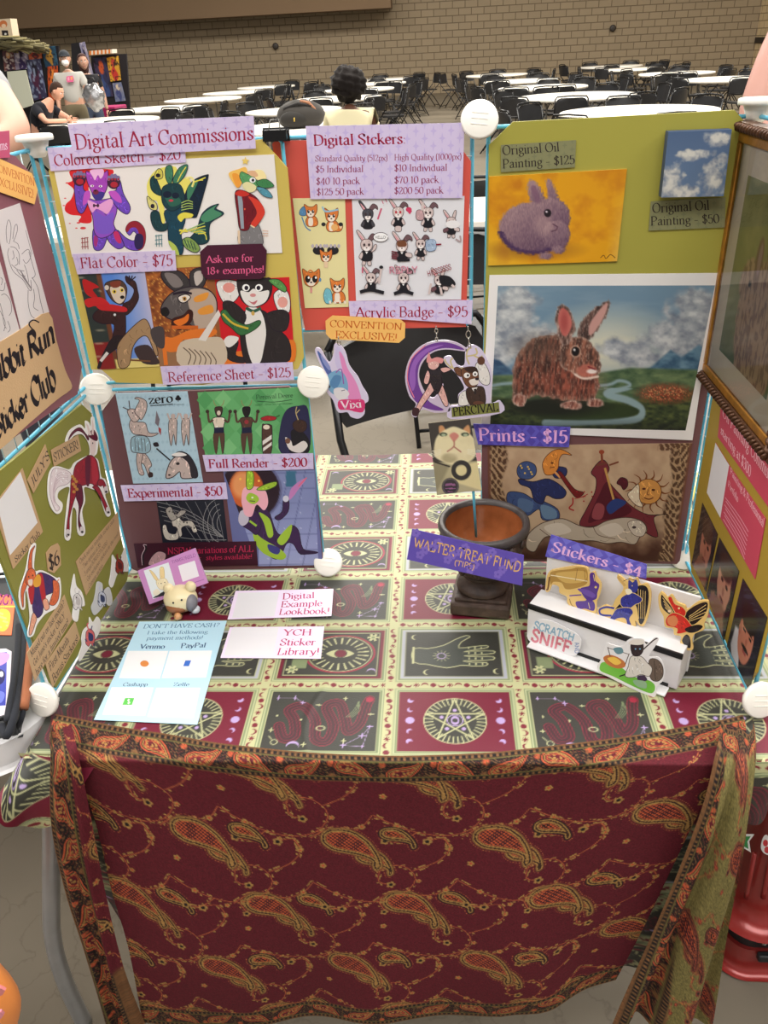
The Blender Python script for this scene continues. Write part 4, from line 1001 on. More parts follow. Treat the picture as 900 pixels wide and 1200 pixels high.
# ------------------------------------------------------------------ the wire panels
BLUE = mat('blue_coated_wire', (96, 186, 214), .32, var=.03, spec=.5); FINE = mat('fine_wire', (206, 226, 230), .35)
WHT = mat('white_connector', (238, 234, 224), .4, var=.02)
S_ = .365
def panel(name, a, b, z0, z1, label, group='blue wire grid panels', sp=.036):
    a = np.array([*a, 0.0]); b = np.array([*b, 0.0]); d = nrm(b - a); A = a + d * .006; B = b - d * .006
    z0 += .006; z1 -= .006; t = thing(name, (*((A + B) / 2)[:2], z0 - .003), label, 'grid panel', group)
    c = .006; up = np.array([0, 0, 1.0])
    P = [A + up * (z0 + c), A + up * (z1 - c), A + d * c + up * z1, B - d * c + up * z1, B + up * (z1 - c), B + up * (z0 + c), B - d * c + up * z0, A + d * c + up * z0]
    MB().tube(P, .0029, 8, closed=True).build('frame', BLUE, t)
    g = MB(); L = np.linalg.norm(B - A); nrm_ = np.array([d[1], -d[0], 0]) * -.002
    k = int(L / sp)
    for i in range(1, k + 1):
        q = A + d * L * i / (k + 1) + nrm_
        if i <= k: g.tube([q + up * z0, q + up * z1], .0009, 5)
    k = int((z1 - z0) / sp)
    for i in range(1, k + 1):
        z = z0 + (z1 - z0) * i / (k + 1); g.tube([A + up * z - nrm_, B + up * z - nrm_], .0009, 5)
    g.build('wire_grid', FINE, t)
    return t
Z0, Z1, Z2 = ZT + .008, ZT + S_, ZT + 2 * S_
BLp, BL2p, BR1p, BRp, FLp, FRp = (0, 0), (.3632, -.0012), (.6386, .0183), (1.0033, .0036), (-.0123, -.3643), (1.0023, -.3604)
panel('wire_panel', BLp, BL2p, Z0, Z1, 'blue wire panel behind the mauve board of reference sheets')
panel('wire_panel', BLp, BL2p, Z1, Z2, 'blue wire panel behind the yellow digital art board')
panel('wire_panel', BR1p, BRp, Z0, Z1, 'blue wire panel behind the sun and moon print')
panel('wire_panel', BR1p, BRp, Z1, Z2, 'blue wire panel behind the green board of oil paintings')
panel('wire_panel', (-.002, -.002), FLp, Z0, Z1, 'blue wire panel at left behind the olive sticker club board')
panel('wire_panel', (-.002, -.002), FLp, Z1, Z2, 'blue wire panel at left behind the mauve board with sketches')
panel('wire_panel', BRp, FRp, Z0, Z1, 'blue wire panel at right behind the mustard portrait board')
panel('wire_panel', BRp, FRp, Z1, Z2, 'blue wire panel at right that carries the gilt frame')
panel('wire_panel', (.3400, .010), (.628, .018), Z2 - .29, Z2 - .001, 'blue wire panel in the middle behind the red sticker board')
def connector(pos, axis, label, r=.0255, cone=False):
    a = nrm(axis); x = nrm(np.cross(a, [0.13, .2, 1.0])); y = np.cross(a, x); R = np.stack([x, y, a], 1)
    t = thing('panel_connector', pos - np.array([0, 0, r if abs(a[2]) < .5 else .02]), label, 'connector', 'white panel connectors')
    m = MB().lathe([(.003, -.004), (r, -.004), (r + .0006, -.001), (r, .0028), (r - .002, .0038), (.003, .0044)], pos, 30, ax=R); cap = m.build('cap', WHT, t)
    q = MB()
    if cone: q.lathe([(.010, -.026), (.014, -.02), (.019, -.0042)], pos, 8, ax=R)
    else:
        for k in range(4):
            g = k * math.pi / 2; d = math.cos(g) * x + math.sin(g) * y; c = pos + d * .012 - a * .009
            q.box(c, (.012, .006, .010), R=np.stack([d, np.cross(a, d), a], 1))
        q.lathe([(.011, -.012), (.013, -.004)], pos, 16, ax=R)
    q.build('socket', WHT, t)
    if not cone:
        rb = MB()
        for k in range(3): rb.box(pos + a * .0046 + y * (k - 1) * .0075, (r * .9, .0008, .0006), R=R)
        rb.build('ridge', WHT, cap)
fv = nrm(np.array([.0, -.85, .35]))
for px_, pl, off, ax, lb, cn in (((40, 161), BACKL, .0, (0, 0, 1), 'white connector topping the left back corner beside the convention tag', True),
        ((889, 118), BACKR, .0, (0, 0, 1), 'white connector topping the right back corner above the gilt frame', True),
        ((113, 456), BACKL, .010, nrm([.5, -.8, .3]), 'white connector in the left back corner between upper and lower panels', False),
        ((367, 448), BACKL, .012, fv, 'white disc connector right of the reference sheet sign', False),
        ((562, 140), BACKR, .012, fv, 'white disc connector at the top, right of the digital stickers sign', False)):
    connector(hit(*px_, pl, off), ax, lb, cone=cn)
for p_, ax, lb in (((.0, -.001, ZT + .024), (.3, -.9, .3), 'white connector foot in the left back corner behind the pink card'),
        ((.3665, -.012, ZT + .022), (.1, -.75, .65), 'white connector foot right of the space rabbit print'),
        ((.640, .016, ZT + .024), (.0, -.9, .3), 'white connector foot hidden behind the urn'),
        ((1.000, .000, ZT + .022), (-.6, -.7, .4), 'white connector foot in the right back corner behind the sticker stand'),
        ((-.0125, -.372, ZT + .026), (-.25, -.9, .35), 'white connector foot at the left front where the shawl is tied'),
        ((1.006, -.370, ZT + .026), (.25, -.9, .35), 'white connector foot at the right front where the shawl is tied')):
    connector(np.array(p_), np.array(ax), lb)

# ------------------------------------------------------------------ boards, prints and signs
C3, C4, C5, C8 = (50, 130, 2.903), (330, 130, 3.4615), (550, 100, 2.571), (110, 440, 3.1034)
BACKM = yplane(.006)
CRIM = (160, 24, 66)
def bil(Q, u, v):
    Q = np.asarray(Q, float); return (Q[0] * (1 - u) + Q[1] * u) * (1 - v) + (Q[3] * (1 - u) + Q[2] * u) * v
def sign(pl, off, quad, col, crop, label, texts=(), name='price_sign', cat='sign', pat=None, pc=None, pn=(12, 2), thick=.0009, group=None, octa=False, extra=None, done=True):
    """texts: (txt, base0, base1, cap0, cap1, colour, style)"""
    q = quad
    if octa: q = [bil(quad, *p) for p in ((.06, 0), (.94, 0), (1, .22), (1, .78), (.94, 1), (.06, 1), (0, .78), (0, .22))]
    s = Sheet(pl, off, q, col, thick, crop)
    if pat:
        n, m = pn
        for i in range(n):
            for j in range(m + (i % 2)):
                u = (i + .5) / n; v = (j + (.5 if i % 2 == 0 else 0)) / m; du, dv = .5 / n, .5 / m
                if pat == 'diamond': P = [(u, v - dv), (u + du, v), (u, v + dv), (u - du, v)]
                else: P = [(u, v - dv * .8), (u + du * .2, v - dv * .2), (u + du * .8, v), (u + du * .2, v + dv * .2), (u, v + dv * .8), (u - du * .2, v + dv * .2), (u - du * .8, v), (u - du * .2, v - dv * .2)]
                P = [bil(quad, min(max(a, 0), 1), min(max(b, 0), 1)) for a, b in P]
                s.k = 1; s.poly(P, pc)
        s.k = 3
    for (tx, b0, b1, c0, c1, tc, st) in texts: s.text(tx, b0, b1, 0, tc, st, up0=c0, up1=c1)
    if extra: extra(s)
    return s.done(name, label, cat, group) if done else s
LAV, LAVP = (214, 200, 234), (198, 182, 226)
# --- yellow board
Sheet(BACKL, .010, [(20, 205), (35, 175), (745, 97), (832, 195), (888, 840), (868, 878), (545, 932), (250, 924), (200, 880), (165, 880)], (206, 184, 92), .005, C3).done('foam_board', 'mustard yellow foam board with clipped corners carrying digital art commission prints', 'display board')
z1, z2, z3 = (60, 160, 6.4286), (160, 170, 5.0), (85, 310, 3.396)
s = Sheet(BACKL, .0112, [(35, 185), (787, 148), (815, 483), (100, 497)], (238, 234, 230), .0008, C3)
s.setcrop(*z1)
INK = (34, 22, 40)
s.blob([(150, 250), (420, 245), (470, 262), (440, 300), (290, 340), (300, 560), (305, 640), (260, 655), (205, 640), (225, 600), (150, 590), (105, 560), (110, 510), (150, 470), (170, 400), (120, 352), (160, 330)], (222, 40, 48))
for x, y, r in ((205, 650, 9), (120, 350, 8), (190, 690, 6), (240, 690, 14), (95, 520, 6), (140, 655, 5), (105, 465, 6)): s.ell(x, y, r * 1.6, r * .7, (222, 70, 74))
P1, P2, PK, DK = (112, 74, 192), (150, 84, 204), (236, 168, 222), (66, 32, 60)
s.outl([(500, 705), (560, 760), (620, 785), (645, 745), (620, 715), (590, 745), (560, 700), (590, 648), (650, 640), (700, 690), (712, 770), (690, 840), (640, 860), (570, 842), (530, 790)], P1, INK, 5)
s.blob([(560, 695), (590, 645), (650, 642), (702, 695), (712, 770), (690, 842), (650, 852), (640, 800), (660, 740), (640, 690), (600, 690), (575, 720)], (150, 34, 52)); s.blob([(640, 735), (690, 745), (690, 830), (645, 850), (625, 800)], (46, 34, 84))
s.outl([(320, 690), (420, 720), (402, 820), (365, 858), (318, 836)], P1, INK, 5).outl([(415, 735), (480, 690), (540, 790), (545, 832), (500, 846), (440, 800)], P1, INK, 5)
s.blob([(470, 720), (505, 720), (530, 790), (510, 805), (480, 770)], (204, 50, 110)); s.blob([(325, 745), (352, 770), (340, 830), (322, 810)], (170, 50, 130))
s.outl([(265, 470), (340, 482), (420, 470), (488, 465), (495, 560), (470, 650), (482, 700), (440, 745), (370, 765), (325, 720), (310, 600)], P2, INK, 5)
s.blob([(330, 560), (400, 600), (470, 570), (462, 650), (470, 700), (420, 735), (345, 720), (325, 640)], (128, 92, 208))
s.outl([(180, 470), (178, 350), (235, 330), (245, 400), (290, 430), (285, 480), (240, 575), (200, 560)], P1, INK, 5).outl([(440, 425), (490, 400), (480, 350), (518, 330), (545, 430), (596, 530), (575, 585), (520, 560), (470, 500)], P1, INK, 5)
s.blob([(250, 425), (290, 410), (290, 470), (240, 520)], (196, 86, 200)); s.blob([(430, 420), (480, 410), (520, 450), (530, 500), (480, 480)], (196, 86, 200))
s.outl([(268, 330), (262, 262), (300, 270), (350, 262), (400, 270), (425, 255), (430, 330), (412, 410), (372, 462), (330, 456), (300, 410)], (168, 72, 190), INK, 5)
s.blob([(290, 262), (320, 246), (388, 245), (395, 285), (372, 318), (352, 290), (330, 330), (312, 300)], (240, 190, 232)); s.blob([(310, 420), (400, 420), (385, 470), (345, 482), (318, 460)], (66, 54, 140))
s.blob([(273, 482), (330, 500), (360, 512), (400, 490), (450, 470), (466, 510), (425, 582), (380, 560), (340, 545), (305, 572)], PK)
for x in (322, 352): s.ell(x, 520, 8, 14, DK)
s.ell(340, 520, 24, 6, DK).ell(308, 372, 14, 8, (250, 240, 250)).ell(372, 374, 14, 8, (250, 240, 250)).ell(310, 372, 5, 6, DK).ell(370, 374, 5, 6, DK).ell(336, 418, 22, 20, (120, 40, 70)).ell(332, 408, 10, 6, (40, 20, 30))
for (cx, cy) in ((212, 318), (470, 340)):
    s.ell(cx, cy, 50, 56, DK)
    for k in range(4): s.ell(cx - 36 + k * 24, cy - 40 + (k in (0, 3)) * 14, 13, 20, (126, 116, 160)); s.ell(cx - 34 + k * 23, cy - 18, 8, 9, (170, 44, 60))
    s.ell(cx + 4, cy + 22, 28, 22, (176, 40, 58))
for (bx, by, col) in ((255, 770, (160, 60, 66)), (812, 750, (70, 130, 140))):
    for k in range(3): s.line([(bx - 30, by + k * 30), (bx + 25, by - 10 + k * 34)], 5, col).line([(bx - 22 + k * 20, by - 10), (bx - 18 + k * 20, by + 80)], 5, col)
s.setcrop(*z2)
T1, T2, GR, YE = (24, 62, 68), (16, 36, 56), (64, 124, 94), (228, 216, 80)
s.blob([(60, 240), (90, 170), (140, 135), (230, 128), (250, 210), (300, 185), (320, 250), (270, 290), (160, 300), (170, 420), (150, 470), (120, 330), (80, 330)], (236, 226, 110))
s.outl([(300, 560), (350, 500), (372, 430), (390, 395), (430, 362), (482, 345), (466, 372), (512, 402), (440, 450), (425, 500), (424, 560), (385, 582), (330, 575)], T1, T2, 4)
s.blob([(375, 430), (400, 395), (440, 368), (470, 352), (455, 378), (500, 405), (430, 445), (395, 450)], (74, 138, 104))
for k in range(6): s.line([(290 + k * 14, 500 + k * 4), (340 + k * 12, 480 + k * 8), (400 + k * 2, 455 + k * 20)], 6, YE if k % 2 else (150, 190, 110))
s.outl([(270, 350), (300, 250), (345, 200), (412, 174), (420, 186), (398, 270), (360, 400), (340, 425), (290, 410)], T2, (10, 20, 30), 4); s.blob([(300, 250), (345, 205), (360, 215), (320, 300), (300, 320)], GR)
s.line([(345, 215), (380, 200), (405, 190)], 7, YE).line([(290, 195), (320, 190), (335, 215), (325, 245)], 12, (240, 230, 150)).line([(330, 240), (345, 212), (390, 205)], 5, YE)
s.outl([(165, 385), (270, 370), (285, 440), (262, 520), (275, 600), (262, 642), (225, 625), (190, 575), (182, 480)], (22, 66, 84), T2, 4); s.blob([(185, 560), (230, 590), (250, 645), (215, 625)], (180, 200, 90))
s.outl([(80, 205), (105, 180), (130, 230), (150, 290), (125, 292), (88, 262)], T1, T2, 4).outl([(88, 392), (130, 392), (150, 460), (185, 455), (172, 500), (112, 498), (84, 440)], T1, T2, 4)
s.outl([(103, 185), (125, 140), (150, 150), (152, 190), (120, 200)], (210, 200, 90), T2, 4).ell(126, 178, 14, 12, (30, 24, 40)).outl([(62, 300), (90, 320), (118, 345), (118, 380), (84, 376), (66, 345)], (220, 212, 130), T2, 4).ell(94, 358, 12, 14, (40, 30, 50))
s.outl([(172, 130), (205, 122), (214, 180), (196, 232), (170, 190)], GR, T2, 4).outl([(300, 116), (252, 132), (214, 200), (228, 236), (282, 180)], GR, T2, 4).line([(240, 215), (262, 170), (290, 128)], 6, YE)
s.outl([(148, 262), (170, 235), (215, 224), (262, 240), (282, 322), (246, 372), (195, 385), (152, 340)], T1, T2, 4); s.blob([(165, 300), (200, 290), (240, 300), (260, 340), (200, 360)], (44, 98, 82)); s.ell(202, 325, 14, 7, (200, 60, 80)).ell(180, 290, 26, 20, (16, 30, 52)).ell(228, 296, 22, 18, (16, 30, 52))
for k in range(4): s.line([(262, 340 + k * 14), (300, 325 + k * 16), (330, 335 + k * 12)], 5, (170, 196, 100))
s.blob([(240, 420), (275, 395), (330, 405), (320, 425), (280, 430), (260, 450)], YE).line([(250, 500), (300, 505)], 12, YE).line([(255, 520), (290, 490)], 8, YE)
s.outl([(268, 560), (300, 540), (340, 560), (372, 605), (345, 630), (290, 605)], (130, 160, 84), T2, 4).hatch([[(280 + k * 18, 552 + k * 6), (300 + k * 16, 600 + k * 5)] for k in range(4)], 5, T1)
# the deer in the jacket
s.blob([(540, 165), (600, 140), (640, 130), (650, 180), (612, 230), (590, 250), (565, 220)], (246, 196, 96)); s.blob([(560, 170), (600, 175), (610, 235), (585, 245)], (240, 160, 60)); s.blob([(690, 150), (740, 150), (760, 200), (700, 200)], (250, 232, 170))
s.poly([(638, 68), (644, 84), (662, 88), (648, 98), (652, 116), (637, 106), (622, 112), (626, 96), (616, 84), (632, 83)], (236, 206, 110))
s.outl([(604, 185), (614, 156), (645, 168), (690, 190), (712, 225), (700, 262), (655, 270), (625, 232)], (90, 158, 100), INK, 3); s.blob([(620, 235), (650, 215), (700, 240), (690, 270), (650, 275)], (232, 224, 170))
s.ell(680, 205, 18, 16, (240, 240, 240)).ell(682, 206, 8, 9, (30, 30, 36)).blob([(645, 158), (690, 150), (712, 180), (680, 185)], (226, 180, 140))
s.outl([(706, 212), (760, 200), (806, 240), (752, 252), (712, 238)], (64, 132, 80), INK, 3).outl([(704, 246), (748, 252), (780, 276), (796, 308), (748, 300), (716, 270)], (84, 150, 170), INK, 3)
s.outl([(605, 500), (690, 468), (722, 480), (736, 592), (606, 582)], (126, 124, 126), INK, 3); s.poly([(592, 500), (606, 500), (608, 580), (594, 576)], (226, 200, 170))
s.outl([(576, 285), (608, 262), (680, 290), (722, 332), (750, 392), (722, 450), (692, 482), (670, 470), (650, 500), (605, 492), (590, 400)], (112, 20, 34), INK, 3)
s.blob([(655, 300), (720, 330), (752, 392), (722, 450), (690, 482), (670, 462), (705, 400), (680, 340)], (214, 62, 46)); s.poly([(592, 300), (608, 268), (622, 330), (630, 490), (612, 490)], (150, 160, 172)); s.blob([(576, 285), (610, 264), (660, 285), (640, 300), (605, 300)], (200, 50, 40)); s.line([(668, 470), (692, 484)], 8, (232, 206, 170)).ell(634, 375, 5, 6, (230, 90, 60))
for k in range(3): s.line([(738, 500 + k * 16), (772, 505 + k * 14)], 3, (200, 140, 100))
s.done('art_print', 'white print of three colored sketches: purple kneeling beast, green leaping beast, deer in red jacket', 'art print', 'sample prints on the left boards')

# --- three flat-colour pictures in a row
def bgfield(s, quad, n, m, fn): return s.raster(quad, n, m, fn)
q1 = [(22, 40), (286, 20), (346, 405), (106, 418)]
s = Sheet(BACKL, .0111, q1, (70, 60, 62), .0008, z3)
def f1(X, Y, u, v):
    C = np.empty(X.shape + (3,)); C[...] = (86, 138, 222); mix(C, np.clip((u - .5) * 1.8, 0, 1), (196, 190, 218)); mix(C, (u < .30 + .02 * v) * 1.0, (48, 58, 56)); mix(C, ((v > .72) & (u < .34)) * 1.0, (136, 34, 34))
    mix(C, (np.abs(u - .31) < .035) * 1.0, (110, 66, 44)); mix(C, (u < .3) * np.clip(soft(np.abs(np.sin(Y * .06)) - .06, .05), 0, 1) * .6, (200, 190, 160)); mix(C, ((v > .9) & (u > .3)) * 1.0, (232, 214, 130)); return C
s.raster(q1, 60, 40, f1)
BR = (58, 34, 36)
s.blob([(40, 60), (75, 70), (105, 90), (80, 100), (100, 130), (75, 130), (50, 110)], (190, 34, 36)); s.blob([(50, 140), (110, 130), (150, 160), (130, 175), (90, 165), (60, 170)], (204, 40, 44))
s.outl([(200, 160), (230, 140), (245, 100), (215, 70), (212, 45), (235, 60), (250, 70), (258, 100), (262, 140), (230, 190), (205, 200)], BR, INK, 3)
for k in range(4): s.line([(232, 66), (212 + k * 13, 42 + abs(k - 1.5) * 4)], 5, INK)
s.outl([(85, 195), (130, 165), (200, 170), (212, 230), (205, 290), (160, 300), (165, 240), (120, 236), (85, 220)], BR, INK, 3).outl([(160, 290), (215, 300), (130, 370), (110, 410), (102, 400)], (40, 30, 34), INK, 3)
s.line([(112, 385), (140, 350)], 12, (220, 216, 210))
s.outl([(128, 82), (148, 66), (190, 62), (215, 90), (212, 130), (196, 158), (165, 148), (142, 120)], (84, 62, 52), INK, 3); s.blob([(150, 90), (200, 90), (210, 130), (190, 155), (165, 140)], (222, 206, 186)); s.ell(136, 92, 9, 10, (220, 210, 196)).ell(166, 108, 9, 8, (232, 206, 60)).ell(196, 102, 8, 8, (232, 206, 60)).ell(167, 108, 4, 5, INK).ell(197, 102, 4, 5, INK).ell(198, 130, 9, 7, (24, 20, 22)).blob([(150, 72), (190, 66), (186, 88), (160, 92)], (130, 60, 44))
s.blob([(95, 160), (150, 158), (210, 170), (212, 188), (150, 185), (110, 180)], (200, 38, 44)); s.ell(168, 200, 5, 5, (230, 230, 230))
s.outl([(185, 310), (260, 230), (296, 222), (322, 290), (340, 350), (330, 360), (300, 290), (270, 290), (240, 330), (225, 400), (190, 412), (178, 370)], (168, 136, 100), (60, 40, 30), 3).blob([(245, 335), (300, 320), (330, 360), (345, 395), (280, 392)], (64, 50, 52)).line([(230, 380), (310, 385)], 6, (120, 80, 50))
s.done('art_print', 'flat colour print of a masked lemur in a red scarf waving on a blue background', 'art print', 'sample prints on the left boards')
q2 = [(286, 20), (520, 8), (566, 60), (604, 398), (346, 405)]
s = Sheet(BACKL, .01115, q2, (150, 90, 50), .0008, z3)
qq = [(286, 20), (566, 5), (604, 398), (346, 405)]
def f2(X, Y, u, v):
    n = fbm(X * .06, Y * .06, 9); C = np.empty(X.shape + (3,)); C[...] = (120, 62, 34); mix(C, (n - .35) * 2.2, (196, 116, 52)); mix(C, (vn(X * .35, Y * .35, 3) > .8) * .8, (236, 176, 90)); mix(C, np.clip((v - .66) * 5, 0, 1), (150, 110, 78)); return C
qr = [(290, 22), (522, 10), (600, 396), (347, 404)]
s.raster(qr, 70, 50, f2)
G1, G2, G3 = (92, 86, 86), (60, 56, 58), (186, 166, 150)
s.outl([(352, 40), (372, 20), (432, 30), (470, 72), (480, 110), (420, 112), (372, 80)], G2, INK, 4).blob([(365, 36), (410, 40), (440, 80), (400, 90)], (128, 120, 118)).outl([(470, 30), (515, 14), (532, 60), (500, 110), (470, 90)], G2, INK, 4).blob([(484, 36), (512, 26), (518, 60), (492, 84)], (196, 186, 180))
s.outl([(352, 185), (362, 150), (400, 110), (470, 88), (540, 100), (575, 150), (560, 230), (500, 262), (470, 240), (440, 230), (380, 214)], G1, INK, 4)
s.blob([(470, 100), (540, 104), (572, 150), (560, 228), (500, 258), (475, 200), (460, 150)], G3); s.blob([(486, 130), (540, 110), (530, 140), (490, 150)], (228, 152, 60)); s.blob([(500, 180), (550, 160), (560, 190), (510, 200)], (228, 152, 60))
s.blob([(398, 215), (440, 200), (462, 178), (480, 190), (472, 230), (430, 262), (395, 245)], (60, 26, 24)); s.blob([(402, 226), (440, 212), (462, 196), (458, 226), (425, 244)], (228, 118, 40))
s.outl([(352, 180), (372, 170), (385, 190), (374, 206), (356, 200)], (24, 22, 24), INK, 3).outl([(420, 130), (450, 118), (470, 130), (450, 150), (430, 150)], (236, 226, 214), INK, 4).ell(446, 136, 8, 9, (200, 150, 60)).ell(446, 136, 4, 5, INK).line([(400, 118), (440, 110), (475, 116)], 9, INK)
s.blob([(400, 290), (470, 260), (560, 255), (572, 275), (520, 300), (440, 300), (430, 340), (375, 345), (370, 290)], (226, 120, 44)); s.line([(360, 280), (372, 400)], 16, (226, 120, 44)).line([(395, 250), (500, 250)], 14, (206, 100, 36))
s.blob([(430, 310), (540, 290), (600, 300), (602, 398), (430, 402)], (206, 190, 168)).hatch([[(440 + k * 22, 330 + k * 4), (470 + k * 20, 360 + k * 4), (460 + k * 22, 398)] for k in range(6)], 4, (96, 76, 62)); s.poly([(500, 300), (580, 180), (590, 200), (530, 305)], (226, 220, 214)).blob([(310, 260), (360, 250), (365, 330), (330, 320)], (72, 64, 66))
s.done('art_print', 'flat colour print of a snarling grey wolf with an orange scarf', 'art print', 'sample prints on the left boards')
q3 = [(566, 60), (770, 55), (862, 50), (884, 385), (602, 400)]
s = Sheet(BACKL, .01118, q3, (206, 30, 40), .0008, z3)
for k in range(9): s.ell(600 + k * 34 % 280, 330 + (k * 47) % 70, 10, 8, (232, 140, 50))
s.blob([(600, 360), (690, 345), (700, 395), (605, 398)], (226, 120, 40)).blob([(800, 330), (880, 300), (882, 384), (810, 388)], (226, 120, 40))
BK, WH = (44, 38, 40), (232, 228, 224)
s.outl([(600, 340), (640, 300), (660, 310), (650, 360), (690, 372), (680, 392), (625, 380)], BK, INK, 3).blob([(600, 310), (620, 284), (660, 290), (650, 312), (622, 330)], WH)
s.outl([(672, 200), (720, 178), (770, 190), (800, 240), (860, 300), (864, 380), (800, 390), (740, 392), (690, 392), (668, 300)], BK, INK, 3); s.blob([(690, 180), (745, 180), (770, 260), (760, 340), (745, 392), (715, 392), (690, 300)], WH)
s.outl([(572, 80), (600, 60), (660, 70), (668, 110), (640, 150), (600, 150)], WH, INK, 3).ell(622, 92, 24, 20, (228, 150, 140)).outl([(800, 120), (840, 95), (864, 130), (862, 190), (820, 185)], WH, INK, 3).ell(836, 150, 20, 22, (228, 160, 150))
s.outl([(600, 150), (640, 150), (690, 200), (670, 240), (610, 200)], BK, INK, 3).outl([(770, 200), (830, 180), (862, 200), (850, 260), (800, 260)], BK, INK, 3)
s.outl([(655, 60), (675, 56), (760, 54), (790, 58), (792, 110), (770, 150), (720, 170), (680, 150), (660, 110)], BK, INK, 3); s.blob([(668, 105), (700, 110), (720, 96), (745, 108), (782, 104), (768, 148), (720, 168), (684, 150)], WH); s.ell(690, 92, 15, 14, (250, 250, 248)).ell(742, 92, 15, 14, (250, 250, 248)).ell(692, 93, 8, 9, INK).ell(740, 93, 8, 9, INK).ell(718, 122, 12, 7, (210, 140, 140)).blob([(698, 142), (716, 150), (736, 142), (722, 160)], (190, 110, 116))
s.line([(690, 172), (720, 186), (750, 172)], 12, (40, 90, 70)).ell(718, 194, 7, 9, (210, 170, 90))
s.outl([(590, 190), (610, 180), (640, 215), (690, 240), (740, 222), (748, 236), (720, 262), (670, 282), (630, 250), (600, 225)], (56, 112, 66), (26, 50, 30), 3).line([(598, 196), (640, 235), (700, 255)], 8, (206, 180, 60)).outl([(780, 62), (820, 60), (850, 90), (845, 110), (810, 90)], (90, 150, 80), (26, 50, 30), 3)
s.done('art_print', 'flat colour print of a black and white cat with green fish on a red background', 'art print', 'sample prints on the left boards')

G_ = 'lavender price signs'
sign(BACKL, .0125, [(15, 125), (483, 110), (487, 175), (27, 205)], LAV, C3, 'lavender sign reading Colored Sketch $20, partly under the digital art commissions sign', [('Colored Sketch - $20', (40, 187), (470, 165), (35, 150), (468, 128), CRIM, 'roman')], pat='star', pc=LAVP)
sign(BACKL, .0150, [(85, 45), (717, 17), (725, 128), (105, 157)], LAV, C3, 'large lavender sign reading Digital Art Commissions', [('Digital Art Commissions', (112, 131), (717, 97), (104, 80), (715, 50), CRIM, 'roman')], pat='star', pc=LAVP, pn=(16, 3))
sign(BACKL, .0128, [(100, 487), (450, 475), (455, 543), (118, 556)], LAV, C3, 'lavender sign reading Flat Color $75 on the yellow board', [('Flat Color - $75', (130, 535), (443, 526), (125, 500), (441, 488), CRIM, 'roman')], pat='star', pc=LAVP)
s = Sheet(BACKL, .0140, [(535, 480), (560, 457), (745, 452), (762, 475), (758, 562), (740, 572), (560, 574), (540, 552)], (70, 22, 46), .0009, C3)
s.text('Ask me for', (556, 517), (718, 511), 24, (232, 100, 146)).text('18+ examples!', (558, 556), (754, 550), 24, (232, 100, 146)).done('notice_card', 'dark maroon octagonal card reading Ask me for 18+ examples', 'sign')
sign(BACKL, .0128, [(400, 870), (850, 855), (855, 915), (410, 932)], LAV, C3, 'lavender sign reading Reference Sheet $125 at the foot of the yellow board', [('Reference Sheet - $125', (428, 922), (845, 905), (424, 890), (843, 872), CRIM, 'roman')], pat='star', pc=LAVP)

# --- middle: red board of stickers
Sheet(BACKM, .0, [(-38, 135), (-30, 122), (700, 112), (735, 160), (768, 205), (748, 876), (95, 890)], (214, 88, 76), .005, C4).done('foam_board', 'coral red foam board between the yellow and the green boards', 'display board')
s = Sheet(BACKM, .0012, [(45, 355), (257, 352), (272, 795), (95, 800)], (234, 224, 166), .0008, C4)
def foxlet(s, x, y, k, tail=1, face=0):
    O = (222, 126, 58); W_ = (244, 232, 216); L = (96, 50, 30)
    f = lambda *p: [(x + a * k, y + b * k) for a, b in p]
    if not face:
        s.outl(f((-10, 10), (10, 6), (26, 20), (28, 44), (8, 52), (-14, 48), (-20, 28)), O, L, 2.4); s.blob(f((-8, 18), (8, 18), (8, 46), (-8, 46)), W_)
        if tail: s.outl(f((20, 30), (36, 16), (44, 30), (36, 48), (18, 50)), O, L, 2.4); s.blob(f((34, 20), (42, 26), (38, 40), (30, 34)), (240, 210, 170))
    s.outl(f((-24, -18), (-26, -40), (-10, -30), (10, -30), (24, -40), (26, -16), (18, 4), (0, 14), (-18, 6)), O, L, 2.4); s.blob(f((-14, -6), (0, -12), (14, -6), (10, 8), (0, 12), (-10, 8)), W_)
    s.ell(x - 9 * k, y - 10 * k, 5 * k, 7 * k, (40, 26, 24)).ell(x + 9 * k, y - 10 * k, 5 * k, 7 * k, (40, 26, 24)).ell(x, y + 1 * k, 3.5 * k, 2.5 * k, (60, 30, 30)).ell(x - 7 * k, y - 13 * k, 2 * k, 2 * k, (255, 255, 255)).ell(x + 11 * k, y - 13 * k, 2 * k, 2 * k, (255, 255, 255))
BLU = (90, 140, 186)
foxlet(s, 118, 418, 1.0, 0); s.outl([(76, 400), (92, 388), (100, 420), (84, 426), (72, 418)], BLU, (40, 60, 90), 2).line([(82, 430), (98, 470), (118, 486)], 5, BLU)
foxlet(s, 202, 436, 1.05); s.line([(165, 388), (180, 408), (230, 400)], 7, (150, 190, 216)).ell(170, 460, 9, 8, (40, 40, 44)).ell(240, 460, 9, 8, (40, 40, 44)).ell(215, 472, 14, 14, (236, 180, 110))
for cx in (150, 208):
    s.ell(cx, 566, 24, 18, (36, 34, 40))
    for k in range(4): s.ell(cx - 24 + k * 16, 548, 6, 8, (190, 180, 190))
foxlet(s, 180, 600, .95, face=1); s.line([(180, 612), (180, 636)], 16, (236, 206, 170))
foxlet(s, 120, 694, 1.35, face=1); s.line([(104, 660), (116, 646), (134, 660)], 5, (222, 126, 58)).ell(156, 685, 5, 8, BLU).line([(120, 716), (120, 738)], 8, (226, 150, 150)).ell(106, 682, 11, 15, (30, 22, 24)).ell(135, 682, 11, 15, (30, 22, 24)).ell(110, 676, 4, 5, (255, 255, 255)).ell(139, 676, 4, 5, (255, 255, 255))
